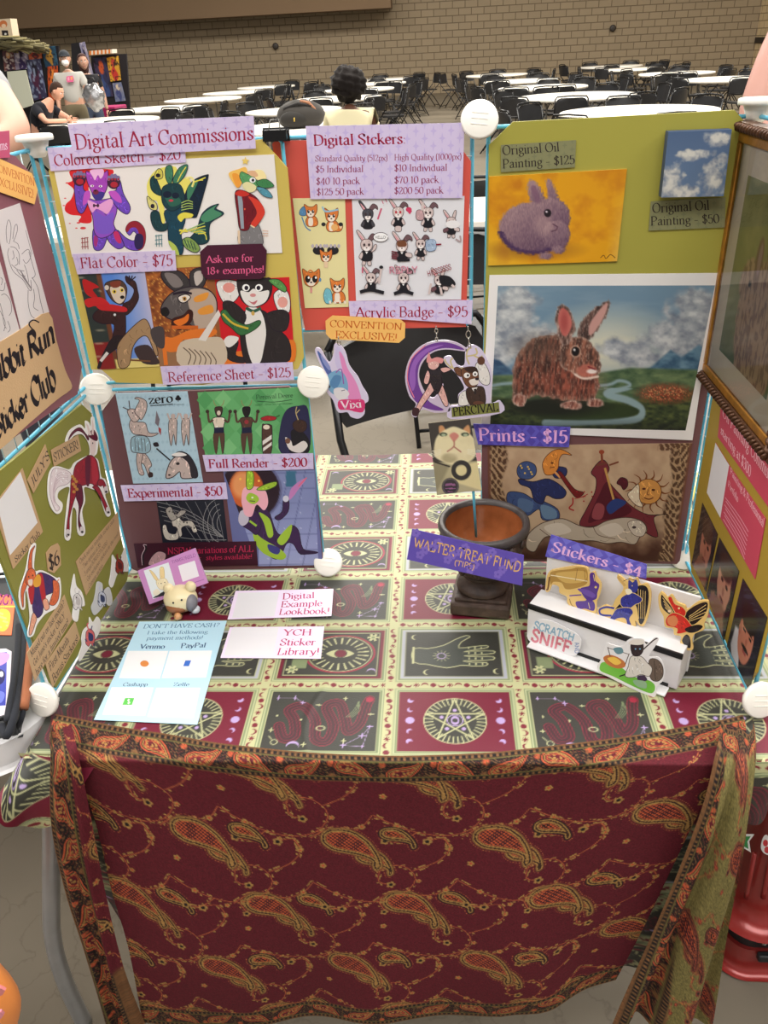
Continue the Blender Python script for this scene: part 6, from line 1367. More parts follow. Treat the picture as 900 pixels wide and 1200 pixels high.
def fr(X, Y, u, v):
    C = np.empty(X.shape + (3,)); C[...] = (112, 142, 164); mix(C, np.clip(1 - np.hypot((X - 480) / 330, (Y - 290) / 190), 0, 1) * 1.3, (206, 206, 186)); mix(C, (fbm(X * .01, Y * .05, 8) - .4) * .5, (160, 178, 190))
    def cloud(cx, cy, rx, ry, sd):
        d = np.hypot((X - cx) / rx, (Y - cy) / ry) + (fbm(X * .02, Y * .02, sd, 4) - .5) * 1.1; m = np.clip((1 - d) * 2.6, 0, 1); L = np.clip(.72 + (fbm(X * .03 + 4, Y * .04 - .4, sd + 2, 5) - .5) * 1.5 - d * .25, 0, 1)[..., None]
        col = np.array((104, 114, 130)) * (1 - L) + np.array((202, 206, 206)) * L; C[...] = C * (1 - m[..., None]) + col * m[..., None]
    for a in ((100, 150, 120, 110, 1), (60, 270, 120, 100, 2), (180, 260, 120, 70, 3), (800, 150, 110, 120, 4), (740, 270, 180, 80, 5), (560, 310, 150, 60, 6), (880, 250, 90, 120, 7)): cloud(*a)
    def land(P, col, c2, sd, sc_=.03, w=10):
        m = soft(sdpoly(X, Y, P), w)[..., None]; n = np.clip(fbm(X * sc_, Y * sc_ * 2, sd, 4) * 1.6 - .3, 0, 1)[..., None]; C[...] = C * (1 - m) + (np.array(col) * (1 - n) + np.array(c2) * n) * m
    land([(560, 400), (640, 370), (720, 300), (760, 330), (830, 280), (900, 330), (900, 420), (560, 420)], (48, 82, 110), (110, 146, 166), 3); land([(0, 330), (50, 340), (110, 390), (110, 430), (0, 430)], (40, 66, 96), (80, 112, 140), 4)
    land([(0, 400), (440, 390), (560, 370), (900, 380), (900, 660), (0, 660)], (58, 84, 60), (112, 134, 92), 5); land([(0, 480), (300, 520), (560, 500), (900, 440), (900, 660), (0, 660)], (34, 48, 34), (92, 104, 58), 6, .05)
    mix(C, soft(sdline(X, Y, smooth([(20, 440), (120, 430), (440, 440), (520, 420), (560, 440), (470, 470), (560, 500), (606, 535), (580, 572), (420, 580), (230, 586)], False, 5)) - 14 + 8 * (Y < 450), 8), (140, 166, 170))
    mix(C, soft(sdpoly(X, Y, smooth([(120, 520), (300, 490), (560, 520), (590, 550), (480, 572), (250, 570)], True, 4)), 8) * .9, (44, 60, 34))
    n = vn(X * .25, Y * .25, 9); mix(C, soft(sell(X, Y, 700, 470, 100, 36), 26) * (.35 + .65 * (n > .4)), (140, 66, 46)); mix(C, soft(sell(X, Y, 700, 468, 90, 26), 14) * (n > .7), (204, 140, 96))
    mix(C, soft(sell(X, Y, 260, 520, 190, 40), 30) * .8, (24, 26, 24)); mix(C, np.clip((Y - 560) / 60, 0, 1) * .6, (22, 26, 26))
    # the rabbit
    hx = X + 10 * (vn(X * .12, Y * .05, 3) - .5); hy = Y + 10 * (vn(X * .05, Y * .12, 4) - .5); st = vn(X * .16 + Y * .02, Y * .045, 5); st2 = vn(X * .4, Y * .12, 6)
    def fur(d, dark, midc, hi, rim=14):
        m = soft(d, 5)[..., None]; t = np.clip(st * 1.5 - .3, 0, 1)[..., None]; col = np.array(dark) * (1 - t) + np.array(midc) * t; h = (np.clip((st2 - .6) * 2.6, 0, 1) * .55 + np.clip(1 + d / rim, 0, 1) * .45)[..., None]; col = col * (1 - h) + np.array(hi) * h; C[...] = C * (1 - m) + col * m
    ears = [(smooth([(288, 268), (268, 190), (275, 138), (296, 122), (325, 138), (346, 190), (342, 236), (312, 282)], True, 4), smooth([(296, 240), (280, 180), (292, 138), (318, 150), (334, 195), (318, 240)], True, 4)), (smooth([(352, 244), (382, 176), (440, 124), (482, 104), (472, 160), (424, 236), (396, 262)], True, 4), smooth([(400, 240), (408, 190), (468, 116), (466, 156), (424, 228)], True, 4))]
    for o, i in ears[1:]: fur(sdpoly(hx, hy, o), (58, 44, 42), (112, 84, 76), (196, 180, 170), 8); mix(C, soft(sdpoly(X, Y, i), 5), (196, 150, 142))
    body = smooth([(108, 500), (100, 420), (112, 340), (160, 270), (230, 240), (310, 250), (400, 330), (440, 420), (430, 480), (390, 500), (300, 495), (200, 480), (150, 500)], True, 5)
    fur(sdpoly(hx, hy, body), (58, 36, 32), (140, 82, 66), (196, 170, 150), 20); mix(C, soft(sell(X, Y, 330, 430, 110, 60), 60) * .35 * (.4 + st), (176, 88, 70)); mix(C, soft(sell(X, Y, 200, 290, 90, 50), 60) * .45, (96, 80, 70))
    fur(sdpoly(hx, hy, smooth([(288, 300), (320, 258), (380, 252), (430, 300), (446, 350), (436, 400), (390, 416), (340, 390), (296, 370)], True, 4)), (72, 48, 42), (160, 104, 84), (214, 188, 170), 12)
    o, i = ears[0]; fur(sdpoly(hx, hy, o), (70, 50, 46), (150, 116, 104), (216, 200, 190), 8); mix(C, soft(sdpoly(X, Y, i), 6), (196, 108, 100)); mix(C, soft(sell(X, Y, 304, 190, 14, 40), 14) * .6, (150, 60, 60))
    mix(C, soft(sell(X, Y, 348, 306, 15, 18), 4), (20, 16, 20)); mix(C, soft(sell(X, Y, 344, 300, 4, 5), 3), (220, 220, 220)); mix(C, soft(np.abs(sell(X, Y, 348, 306, 19, 22)) - 2, 3) * .7, (206, 176, 156))
    mix(C, soft(sell(X, Y, 392, 382, 36, 26), 10) * .8, (196, 112, 96)); mix(C, soft(sell(X, Y, 412, 384, 20, 9), 5), (236, 222, 214)); mix(C, soft(sdline(X, Y, smooth([(346, 396), (380, 412), (436, 404)], False, 4)) - 4, 5), (230, 206, 192)); mix(C, soft(sdline(X, Y, [(398, 366), (424, 376)]) - 3, 4), (120, 40, 44))
    for x, y, rx, ry in ((130, 496, 26, 24), (332, 516, 42, 18), (424, 506, 32, 18)): fur(sell(hx, hy, x, y, rx, ry), (110, 64, 56), (196, 140, 120), (232, 214, 200), 8)
    return C
s.raster(qi, 160, 215, fr).done('art_print', 'large white bordered print of a brown rabbit in a river valley landscape', 'art print', m=GLOSS if False else PAPER)
CS = (560, 500, 3.1034)
q = [(35, 70), (780, 60), (715, 490), (42, 478)]
s = Sheet(BACKR, .0102, q, (176, 146, 118), .0009, CS)
def fs(X, Y, u, v):
    C = np.empty(X.shape + (3,)); C[...] = (196, 168, 136); n = fbm(X * .02, Y * .02, 4); mix(C, (n - .4) * 1.5, (164, 132, 104)); mix(C, np.clip((v - .68) * 4 + (n - .5), 0, 1), (74, 44, 34))
    e = np.minimum(u, 1 - u); w = np.sin(Y * .11 + 3 * np.sin(X * .05)) * np.sin(X * .16 + 2 * np.sin(Y * .06)); mix(C, soft(e - .085 - .015 * np.sin(v * 14), .01) * np.clip(.35 + .9 * (np.abs(w) > .35), 0, 1), (82, 56, 40)); mix(C, soft(e - .085, .01) * (np.abs(w) < .2), (178, 148, 112)); mix(C, soft(v - .06, .01) * soft(.84 - u, .02) * (np.abs(w) > .2), (96, 66, 48)); mix(C, soft(e - .012, .004), (110, 70, 56)); return C
s.raster(q, 110, 170, fs)
BL1, BL2, BL3 = (62, 80, 124), (40, 48, 92), (104, 132, 160); DKB = (40, 28, 30)
s.outl([(105, 250), (120, 236), (165, 242), (200, 262), (235, 270), (290, 300), (292, 338), (235, 338), (222, 300), (180, 325), (140, 310), (110, 285)], BL1, DKB, 2.5).blob([(230, 285), (280, 300), (285, 332), (240, 332)], BL3).blob([(150, 260), (200, 275), (190, 310), (150, 300)], (84, 108, 144))
s.outl([(150, 190), (200, 200), (260, 190), (318, 230), (312, 258), (280, 262), (250, 250), (235, 280), (205, 268), (190, 225), (155, 210)], BL2, DKB, 2.5).outl([(142, 165), (150, 138), (178, 126), (208, 140), (212, 170), (190, 190), (155, 188)], BL1, DKB, 2.5)
for k in range(7): s.ell(156 + (k * 37) % 48, 142 + (k * 23) % 42, 3.4, 3.4, (214, 180, 80))
s.outl([(268, 148), (320, 150), (318, 180), (280, 186)], BL2, DKB, 2.5).outl([(240, 165), (236, 130), (262, 95), (300, 82), (342, 104), (310, 100), (296, 120), (292, 150), (275, 172), (252, 176)], (212, 134, 58), (90, 50, 30), 2.5).ell(270, 132, 5, 4, (110, 60, 30)).line([(262, 150), (280, 146)], 3, (110, 60, 30)).line([(280, 165), (300, 185)], 8, (214, 150, 90))
s.outl([(294, 172), (304, 166), (350, 225), (386, 240), (362, 258), (340, 240)], (112, 30, 30), DKB, 2).line([(345, 258), (345, 280), (332, 296), (350, 305)], 5, (170, 32, 40)).line([(352, 262), (380, 255), (400, 245)], 3, (170, 32, 40))
for k in range(9): s.ell(360 + (k * 29) % 60, 236 + (k * 17) % 50, 3, 3, (160, 34, 40))
CR1, CR2 = (116, 44, 52), (84, 26, 38)
s.outl([(370, 356), (395, 300), (425, 240), (430, 190), (412, 165), (452, 120), (478, 150), (470, 190), (520, 250), (560, 290), (620, 320), (690, 318), (640, 330), (655, 400), (610, 385), (590, 350), (500, 340), (420, 362)], CR1, DKB, 2.5).blob([(440, 250), (470, 200), (500, 250), (560, 300), (520, 330), (440, 340), (400, 345)], CR2).blob([(415, 330), (430, 280), (460, 290), (450, 335)], (146, 70, 76)).outl([(505, 205), (520, 185), (542, 192), (545, 215), (530, 230), (520, 215)], CR2, DKB, 2)
s.line([(450, 95), (452, 130)], 8, (130, 64, 40)).ell(450, 92, 10, 8, (150, 70, 44)).line([(432, 140), (470, 132)], 7, (110, 60, 44)).line([(462, 150), (495, 270)], 8, (196, 150, 84)).line([(478, 140), (512, 128)], 6, (120, 64, 44)).blob([(468, 290), (500, 262), (540, 275), (510, 300), (480, 318)], (44, 62, 120))
for k in range(14):
    a = k * 2 * math.pi / 14; s.line([(620 + 44 * math.cos(a), 236 + 44 * math.sin(a)), (620 + 62 * math.cos(a + .12), 236 + 60 * math.sin(a + .12)), (620 + 84 * math.cos(a), 236 + 80 * math.sin(a))], 8, (132, 78, 44), taper=True)
s.outl(ellipse(620, 236, 48, 46), (206, 146, 76), (96, 54, 34), 2.5, sm=False).ell(604, 226, 7, 4, (90, 46, 30)).ell(638, 230, 7, 4, (90, 46, 30)).line([(620, 228), (616, 246), (624, 248)], 3, (130, 76, 44)).line([(604, 258), (622, 264), (638, 258)], 4, (110, 56, 36)).outl([(560, 230), (585, 210), (588, 262), (600, 290), (575, 285), (545, 250)], (224, 206, 176), DKB, 2)
PA = (190, 176, 156)
s.outl([(176, 440), (182, 395), (215, 362), (250, 345), (310, 335), (370, 360), (420, 365), (470, 342), (540, 330), (600, 345), (615, 380), (590, 400), (570, 428), (520, 420), (470, 425), (420, 415), (360, 415), (300, 405), (250, 400), (225, 425), (205, 455)], PA, (86, 64, 54), 3).blob([(240, 365), (300, 350), (340, 380), (280, 395)], (214, 202, 184)).blob([(440, 370), (500, 350), (530, 380), (480, 400)], (214, 202, 184)).outl([(545, 350), (585, 340), (612, 365), (600, 398), (565, 392)], (206, 194, 176), (86, 64, 54), 2).line([(225, 372), (265, 400), (300, 400)], 2.5, (110, 86, 74)).line([(420, 366), (440, 395), (500, 408)], 2.5, (110, 86, 74)).ell(568, 366, 8, 5, (70, 56, 56))
s.done('art_print', 'large tan print of a moon jester, a sun in red robe and a pale sleeper', 'art print')
sign(BACKR, .0135, [(554.3, 496.6), (668.5, 500.4), (666.7, 524.2), (560.4, 521)], (98, 90, 192), (0, 0, 1), 'purple sign reading Prints $15 under the brown rabbit', [('Prints - $15', (561, 516), (664.6, 519), (560, 502), (665.5, 504.5), (236, 180, 236), 'bold')], pat='diamond', pc=(84, 72, 170), pn=(11, 2))

# ------------------------------------------------------------------ acrylic charms hanging below the red board
CH = (360, 370, 3.75); CHP = yplane(-.012)
def charm(outline, label, art, clasp, edge=(216, 206, 232)):
    cx, cy = clasp[0]; t = thing('acrylic_charm', hit(cx / 3.75 + 360, max(p[1] for p in outline) / 3.75 + 370, CHP), label, 'charm', 'acrylic badge charms')
    s = Sheet(CHP, .0, outline, edge, .003, CH, curve=True); art(s); s.done('charm_plate', parent=t, m=GLOSS)
    P = [hit(x / 3.75 + 360, y / 3.75 + 370, CHP) for x, y in clasp]; m = MB()
    for k, (a, b) in enumerate(zip(P[:-1], P[1:])):
        c = (a + b) / 2; r = np.linalg.norm(b - a) / 2; d = nrm(b - a); sd = np.cross(d, CHP[1]) if k % 2 == 0 else CHP[1] * .6
        m.tube([c + d * r * math.cos(q) + sd * r * .62 * math.sin(q) for q in np.linspace(0, 2 * math.pi, 14)[:-1]], .0009, 6, closed=True)
    m.build('clasp', mat('chrome_metal', (190, 188, 180), .2, .95), t); return t
def a1(s):
    s.blob([(44, 156), (62, 170), (98, 226), (110, 260), (92, 262), (64, 212)], (84, 104, 170)).blob([(126, 145), (140, 138), (158, 170), (172, 230), (140, 240), (122, 200)], (206, 196, 232)).blob([(140, 160), (160, 180), (178, 232), (206, 276), (226, 320), (240, 380), (226, 420), (190, 410), (176, 330), (160, 262)], (226, 142, 196)).blob([(92, 260), (130, 240), (165, 260), (180, 310), (170, 352), (130, 352), (98, 330), (88, 290)], (120, 170, 206)).blob([(100, 300), (120, 262), (150, 270), (128, 320)], (86, 134, 180)).blob([(120, 320), (160, 318), (185, 345), (150, 372), (120, 350)], (226, 222, 226)).ell(97, 312, 5, 6, (40, 40, 70)).line([(150, 330), (166, 326)], 3, (70, 60, 90)).blob([(60, 170), (100, 222), (96, 240), (70, 206)], (140, 150, 206)).line([(126, 250), (150, 236), (160, 300)], 5, (150, 90, 170)).blob([(140, 372), (200, 368), (250, 372), (244, 424), (180, 414), (140, 410)], (214, 58, 120)); s.text('Vixi', (150, 410), (240, 402), 34, (250, 226, 240), 'bold')
charm([(34, 150), (58, 146), (95, 205), (116, 165), (118, 128), (140, 124), (168, 160), (186, 220), (222, 268), (242, 310), (266, 350), (268, 375), (252, 390), (252, 430), (226, 452), (192, 444), (176, 424), (136, 424), (114, 372), (90, 342), (76, 308), (86, 262), (56, 212)], 'blue and pink acrylic charm of a long eared beast', a1, [(140, 128), (139, 108), (137, 92)])
MO = [(706, 156), (660, 120), (585, 108), (508, 130), (452, 186), (430, 270), (448, 352), (478, 390), (458, 432), (480, 446), (504, 412), (560, 426), (624, 420), (624, 390), (600, 340), (596, 300), (560, 360), (520, 340), (492, 270), (504, 212), (548, 164), (610, 148)]
def a2(s):
    s.blob([(690, 150), (650, 126), (585, 116), (512, 138), (460, 190), (438, 270), (456, 348), (500, 396), (560, 416), (600, 412), (540, 380), (500, 330), (486, 270), (498, 206), (545, 158), (610, 142)], (112, 62, 150)).blob([(600, 128), (520, 146), (468, 196), (448, 270), (462, 330), (476, 300), (480, 220), (530, 160)], (150, 96, 186)).line([(470, 360), (440, 280), (458, 190), (520, 130)], 4, (236, 130, 150))
    KS = (226, 176, 170); s.outl([(545, 290), (520, 330), (490, 380), (470, 425), (486, 432), (505, 400), (545, 345), (560, 320)], KS, INK, 3).outl([(590, 300), (612, 350), (620, 392), (604, 396), (580, 350), (566, 320)], KS, INK, 3).blob([(466, 405), (492, 410), (486, 440), (462, 436)], (60, 30, 40)); s.outl([(530, 245), (585, 240), (590, 275), (592, 305), (570, 345), (545, 300), (535, 280)], (40, 34, 44), INK, 3).outl([(528, 240), (512, 290), (530, 300), (540, 262)], KS, INK, 3).outl([(585, 232), (612, 226), (632, 236), (600, 250)], KS, INK, 3); s.outl([(530, 205), (545, 190), (575, 194), (580, 220), (558, 238), (535, 230)], KS, INK, 3).blob([(525, 205), (535, 160), (545, 188), (570, 182), (598, 190), (590, 210), (560, 200)], (226, 150, 150))
charm(MO, 'purple crescent moon acrylic charm with a seated dancer in black', a2, [(568, 112), (569, 96), (568, 76), (567, 56), (566, 46)], (206, 190, 214))
def a3(s):
    AN = (206, 190, 140)
    for p in ([(690, 230), (640, 230), (612, 208), (604, 190)], [(640, 230), (630, 200), (640, 186)], [(712, 214), (700, 180), (706, 150), (722, 140)], [(704, 178), (745, 168), (740, 142)], [(728, 172), (756, 186), (770, 176)]): s.line(p, 7, AN)
    WB = (234, 230, 226); s.outl([(740, 215), (770, 200), (800, 250), (800, 300), (770, 300), (745, 262)], WB, INK, 2.5).ell(764, 198, 17, 19, (96, 60, 46)).outl([(668, 350), (690, 330), (710, 340), (720, 385), (668, 394)], WB, INK, 2.5).outl([(700, 322), (765, 310), (782, 340), (778, 392), (716, 392)], (62, 44, 40), INK, 2.5).poly([(722, 318), (748, 314), (738, 340)], WB).poly([(732, 322), (744, 320), (742, 345), (734, 345)], (40, 30, 34)).ell(752, 384, 24, 9, (96, 60, 46))
    s.outl([(646, 232), (664, 226), (690, 250), (676, 268), (655, 255)], (112, 72, 52), INK, 2.5).outl([(676, 250), (690, 228), (738, 226), (752, 255), (750, 300), (720, 316), (694, 300)], (112, 72, 52), INK, 2.5).blob([(690, 232), (735, 226), (748, 246), (715, 250)], (54, 36, 32)).ell(702, 262, 14, 12, (240, 238, 236)).ell(738, 256, 11, 11, (240, 238, 236)).ell(706, 262, 5, 5, INK).ell(738, 257, 4, 5, INK).blob([(712, 284), (748, 276), (752, 298), (724, 306)], (232, 222, 214)).ell(746, 278, 8, 6, INK)
    s.poly([(634, 404), (842, 380), (846, 424), (636, 446)], (124, 128, 66)).text('PERCIVAL', (642, 440), (840, 418), 36, (30, 28, 22), 'bold')
charm([(600, 186), (632, 178), (660, 216), (690, 218), (696, 150), (722, 128), (762, 146), (790, 190), (812, 260), (806, 380), (848, 374), (852, 428), (632, 454), (628, 400), (662, 392), (664, 350), (690, 322), (672, 280), (640, 240), (610, 215)], 'acrylic charm of a waving antlered deer above the name PERCIVAL', a3, [(714, 140), (712, 122), (709, 98), (708, 66), (706, 46)])

# ------------------------------------------------------------------ right side panel: gilt frame and portraits
RP = RIGHT
Sheet(RP, .008, wpx(RP, [(1.0, -.012, Z1 - .012), (1.0, -.35, Z1 - .012), (1.0, -.35, Z0 + .05), (1.0, -.335, Z0 + .015), (1.0, -.05, Z0 + .012), (1.0, -.012, Z0 + .05)]), (170, 142, 52), .004).done('foam_board', 'mustard foam board on the right panel with pink cards and portraits', 'display board')
CRR, CRP = (810, 470, 5.222), (810, 580, 4.8)
PNK = (196, 70, 92); PT = (246, 214, 222)
s = Sheet(RP, .0092, [(845, 471), (905, 537), (905, 601), (841, 512)], PNK, .0008); s.text('Oil Painting Commissions', (846.4, 487), (912, 578), 0, PT, 'light', up0=(847.5, 475), up1=(915, 562)).text('starting at $300', (844.5, 507.5), (879, 560), 0, PT, 'light', up0=(845, 498), up1=(880.5, 547)).done('price_card', 'pink card reading Oil Painting Commissions starting at $300', 'sign')
s = Sheet(RP, .0092, [(148, 255), (230, 390), (455, 720), (390, 1090), (178, 715), (95, 560)], PNK, .0008, CRR); s.poly([(148, 255), (232, 392), (178, 715), (95, 560)], (226, 224, 226)); s.text('Painting & Professional', (238, 440), (440, 775), 0, PT, 'light', up0=(240, 402), up1=(448, 722)).text('Portfolio', (225, 520), (285, 622), 0, PT, 'light', up0=(228, 485), up1=(290, 580))
for k in range(7): s.line([(208 - k * 2 + 6 * (k % 2), 590 + k * 22), (290, 700 + k * 30), (350 - k * 4, 800 + k * 28)], 4, (226, 160, 176))
s.done('price_card', 'pink card about painting and professional portfolio, below the commissions card', 'sign')
def face(kind):
    def f(X, Y, u, v):
        C = np.empty(X.shape + (3,)); C[...] = (30, 28, 38); n = fbm(u * 6, v * 6, kind + 3); mix(C, (n - .4) * .8, (58, 54, 66))
        SKN = ((176, 112, 92), (196, 140, 116), (190, 122, 98))[kind]
        if kind == 2:
            mix(C, soft(sdpoly(u, v, np.array([(.12, .62), (.3, .58), (.42, .8), (.5, 1), (.2, 1), (.1, .9)])), .04), (214, 212, 216)); mix(C, soft(np.hypot((u - .52) / .27, (v - .56) / .33) - 1, .08), SKN); mix(C, soft(np.hypot((u - .5) / .3, (v - .3) / .17) - 1, .1), (36, 26, 24)); mix(C, soft(np.hypot((u - .28) / .05, (v - .54) / .1) - 1, .2), (170, 100, 80))
            for eu in (.42, .66): mix(C, soft(np.hypot((u - eu) / .055, (v - .5) / .022) - 1, .3), (40, 26, 24)); mix(C, soft(np.hypot((u - eu) / .08, (v - .455) / .014) - 1, .4), (52, 34, 28))
            mix(C, soft(np.hypot((u - .56) / .035, (v - .6) / .05) - 1, .4) * .6, (150, 84, 68)); mix(C, soft(np.hypot((u - .56) / .14, (v - .685) / .028) - 1, .3), (44, 28, 24)); mix(C, soft(np.hypot((u - .56) / .08, (v - .735) / .02) - 1, .3), (150, 70, 66))
        else:
            mix(C, soft(np.hypot((u - .55) / .3, (v - .45) / .36) + (n - .5) * .4 - 1, .1), SKN); mix(C, soft(np.hypot((u - .5) / .42, (v - 1.0) / .34) + (n - .5) * .5 - 1, .2), tuple(np.array(SKN) * .75)); mix(C, soft(np.hypot((u - .5) / .33, (v - .2) / .18) - 1, .3), (70, 44, 40))
            for eu in (.45, .68): mix(C, soft(np.hypot((u - eu) / .06, (v - .42) / .03) - 1, .4), (50, 30, 30))
            mix(C, soft(np.hypot((u - .58) / .1, (v - .66) / .03) - 1, .4), (120, 60, 56)); mix(C, soft(np.hypot((u - .58) / .05, (v - .54) / .06) - 1, .4) * .5, (130, 76, 64))
        return C
    return f
for k, (q, lb) in enumerate((([(62, 45), (148, 222), (82, 545), (2, 385)], 'dark painted portrait nearest the back corner on the mustard board'), ([(158, 240), (268, 430), (182, 822), (86, 560)], 'middle dark portrait with pale beard on the mustard board'), ([(290, 470), (426, 690), (325, 1105), (200, 850)], 'portrait of a man with a moustache on the mustard board'))):
    Sheet(RP, .0090, q, (30, 28, 36), .0008, CRP).raster(q, 60, 44, face(k)).done('portrait_print', lb, 'portrait', m=GLOSS)
# gilt frame
FX, FY0, FY1, FZ0, FZ1 = .972, .010, -.31, 1.096, 1.460
gold = mat('antique_gold', (170, 116, 42), .35, .55, .25, 60, .3); brz = mat('dark_bronze', (84, 54, 34), .4, .45, .35, 90, .3)
fr_ = thing('picture_frame', ((FX + 1) / 2, (FY0 + FY1) / 2, FZ0), 'ornate gilt frame with a rope edge around a rabbit picture on the right panel', 'picture frame')
def rail(name, y0, y1, z0, z1, x0, x1, m): MB().box(((x0 + x1) / 2, (y0 + y1) / 2, (z0 + z1) / 2), (abs(x1 - x0), abs(y1 - y0), abs(z1 - z0))).build(name, m, fr_, bevel=.002)
w1, w2 = .014, .026
for (a, b, c, d) in ((FY0, FY1, FZ0, FZ0 + w1), (FY0, FY1, FZ1 - w1, FZ1), (FY0, FY0 - w1, FZ0 + w1, FZ1 - w1), (FY1, FY1 + w1, FZ0 + w1, FZ1 - w1)): rail('outer_rail', a, b, c, d, FX + .004, .995, brz)
for (a, b, c, d) in ((FY0 - w1, FY1 + w1, FZ0 + w1, FZ0 + w2), (FY0 - w1, FY1 + w1, FZ1 - w2, FZ1 - w1), (FY0 - w1, FY0 - w2, FZ0 + w2, FZ1 - w2), (FY1 + w1, FY1 + w2, FZ0 + w2, FZ1 - w2)): rail('inner_rail', a, b, c, d, FX + .007, .990, gold)
def rope(p, q):
    p, q = np.array(p), np.array(q); L = np.linalg.norm(q - p); k = int(L / .0105); d = (q - p) / L; m = MB(); o = np.cross(d, [1, 0, 0])
    for i in range(k):
        c = p + d * (i + .5) * L / k; ax = nrm(d * .55 + o * .83); x = np.array([1.0, 0, 0]); m.ball(c, (.0038, .0075, .0068), (0, 0, 0), 0, 8, 6, np.stack([nrm(np.cross(ax, x)), ax, x], 1))
    m.build('rope_trim', brz, fr_)
h = w1 / 2
rope((FX + .004, FY0 - h, FZ0 + h), (FX + .004, FY1 + h, FZ0 + h)); rope((FX + .004, FY0 - h, FZ1 - h), (FX + .004, FY1 + h, FZ1 - h)); rope((FX + .004, FY0 - h, FZ0 + w1), (FX + .004, FY0 - h, FZ1 - w1)); rope((FX + .004, FY1 + h, FZ0 + w1), (FX + .004, FY1 + h, FZ1 - w1))
PM = (np.array([.984, 0, 0]), np.array([-1.0, 0, 0]))
def rectw(i, x=.984): return [proj((x, y, z)) for y, z in ((FY0 - i, FZ1 - i), (FY1 + i, FZ1 - i), (FY1 + i, FZ0 + i), (FY0 - i, FZ0 + i))]
s = Sheet(PM, 0, rectw(w2 - .002), (206, 196, 176), .003)
def ffr(X, Y, u, v):
    C = np.empty(X.shape + (3,)); n = fbm(u * 5, v * 6, 2); C[...] = (128, 132, 84); mix(C, (n - .4) * 1.6, (166, 160, 108)); mix(C, np.clip((v - .7) * 3, 0, 1), (84, 96, 56)); mix(C, (np.abs(u - .62) < .07) * (v < .45) * .8, (70, 56, 44))
    t = vn(u * 60, v * 22, 4); m = soft(np.hypot((u - .62) / .42, (v - .74) / .36) + (t - .5) * .15 - 1, .06); mix(C, m, (168, 140, 110)); mix(C, m * (t > .5), (128, 100, 80)); m = soft(np.hypot((u - .36) / .2, (v - .56) / .15) + (t - .5) * .15 - 1, .08); mix(C, m, (172, 144, 116)); mix(C, m * (t > .55), (132, 106, 86)); mix(C, soft(np.hypot((u - .42) / .06, (v - .4) / .12) - 1, .2), (120, 92, 76)); mix(C, soft(np.hypot((u - .43) / .03, (v - .4) / .09) - 1, .3), (150, 120, 120)); mix(C, soft(np.hypot((u - .33) / .02, (v - .55) / .02) - 1, .3), (28, 22, 22)); return C
s.raster(rectw(.062), 90, 70, ffr).done('picture', parent=fr_, m=PAPER)
gm = bpy.data.materials.new('picture_glass'); gm.use_nodes = True; nt = gm.node_tree; nt.nodes.clear()
o_ = nt.nodes.new('ShaderNodeOutputMaterial'); mx = nt.nodes.new('ShaderNodeMixShader'); tr = nt.nodes.new('ShaderNodeBsdfTransparent'); gl = nt.nodes.new('ShaderNodeBsdfGlossy'); fn = nt.nodes.new('ShaderNodeFresnel')
gl.inputs['Roughness'].default_value = .02; fn.inputs['IOR'].default_value = 1.5; nt.links.new(fn.outputs[0], mx.inputs[0]); nt.links.new(tr.outputs[0], mx.inputs[1]); nt.links.new(gl.outputs[0], mx.inputs[2]); nt.links.new(mx.outputs[0], o_.inputs[0])
MB().add([(.981, FY0 - w2, FZ0 + w2), (.981, FY1 + w2, FZ0 + w2), (.981, FY1 + w2, FZ1 - w2), (.981, FY0 - w2, FZ1 - w2)], [[0, 1, 2, 3]]).build('glass_pane', gm, fr_)

# ------------------------------------------------------------------ left side panel: sticker club
LP = LEFT
cA, cB, cC = (0, 600, 5.0), (50, 480, 6.0), (0, 480, 5.4545)
TAN, TX = (190, 156, 116), (44, 34, 32)
Sheet(LP, .008, [(-25, 572), (96, 474), (107, 484), (151, 668), (149, 680), (66, 806), (60, 800), (-25, 590)], (134, 132, 58), .004).done('foam_board', 'olive foam board on the left panel, covered in stickers and tan notes', 'display board')
cM = (0, 150, 6.664); cN = (0, 360, 6.664)
Sheet(LP, .008, [(-60, 160), (18, 183), (38, 205), (96, 430), (91, 462), (0, 524), (-60, 562), (-150, 300)], (140, 88, 96), .004).done('foam_board', 'dusty mauve foam board at the upper left carrying sketches', 'display board')
conv(LP, .011, [(-40, 172), (0, 186), (37.5, 203), (44.2, 222), (40.5, 239.5), (0, 225), (-40, 211)], (0, 0, 1), 'orange tag reading CONVENTION EXCLUSIVE at the upper left', ('CONVENTION', (-6, 199.5), (40.8, 218.5), (-6, 191), (39.8, 208.5)), ('EXCLUSIVE!', (-5, 215), (40, 232.5), (-5, 206.5), (39, 222)))
s = Sheet(LP, .012, [(-60, 160), (11, 153), (11.8, 184.5), (-60, 190)], (196, 82, 116), .0009); s.text('ms', (0.2, 176), (9, 175), 11, (236, 206, 224)).done('price_sign', 'pink sign at the left edge of the photo ending in ms', 'sign')
GRY = (92, 86, 90)
s = Sheet(LP, .0092, [(-8, 249), (23.3, 238), (57.8, 365.6), (24.8, 386.6)], (222, 216, 214), .0008); s.setcrop(0, 220, 6.6625)
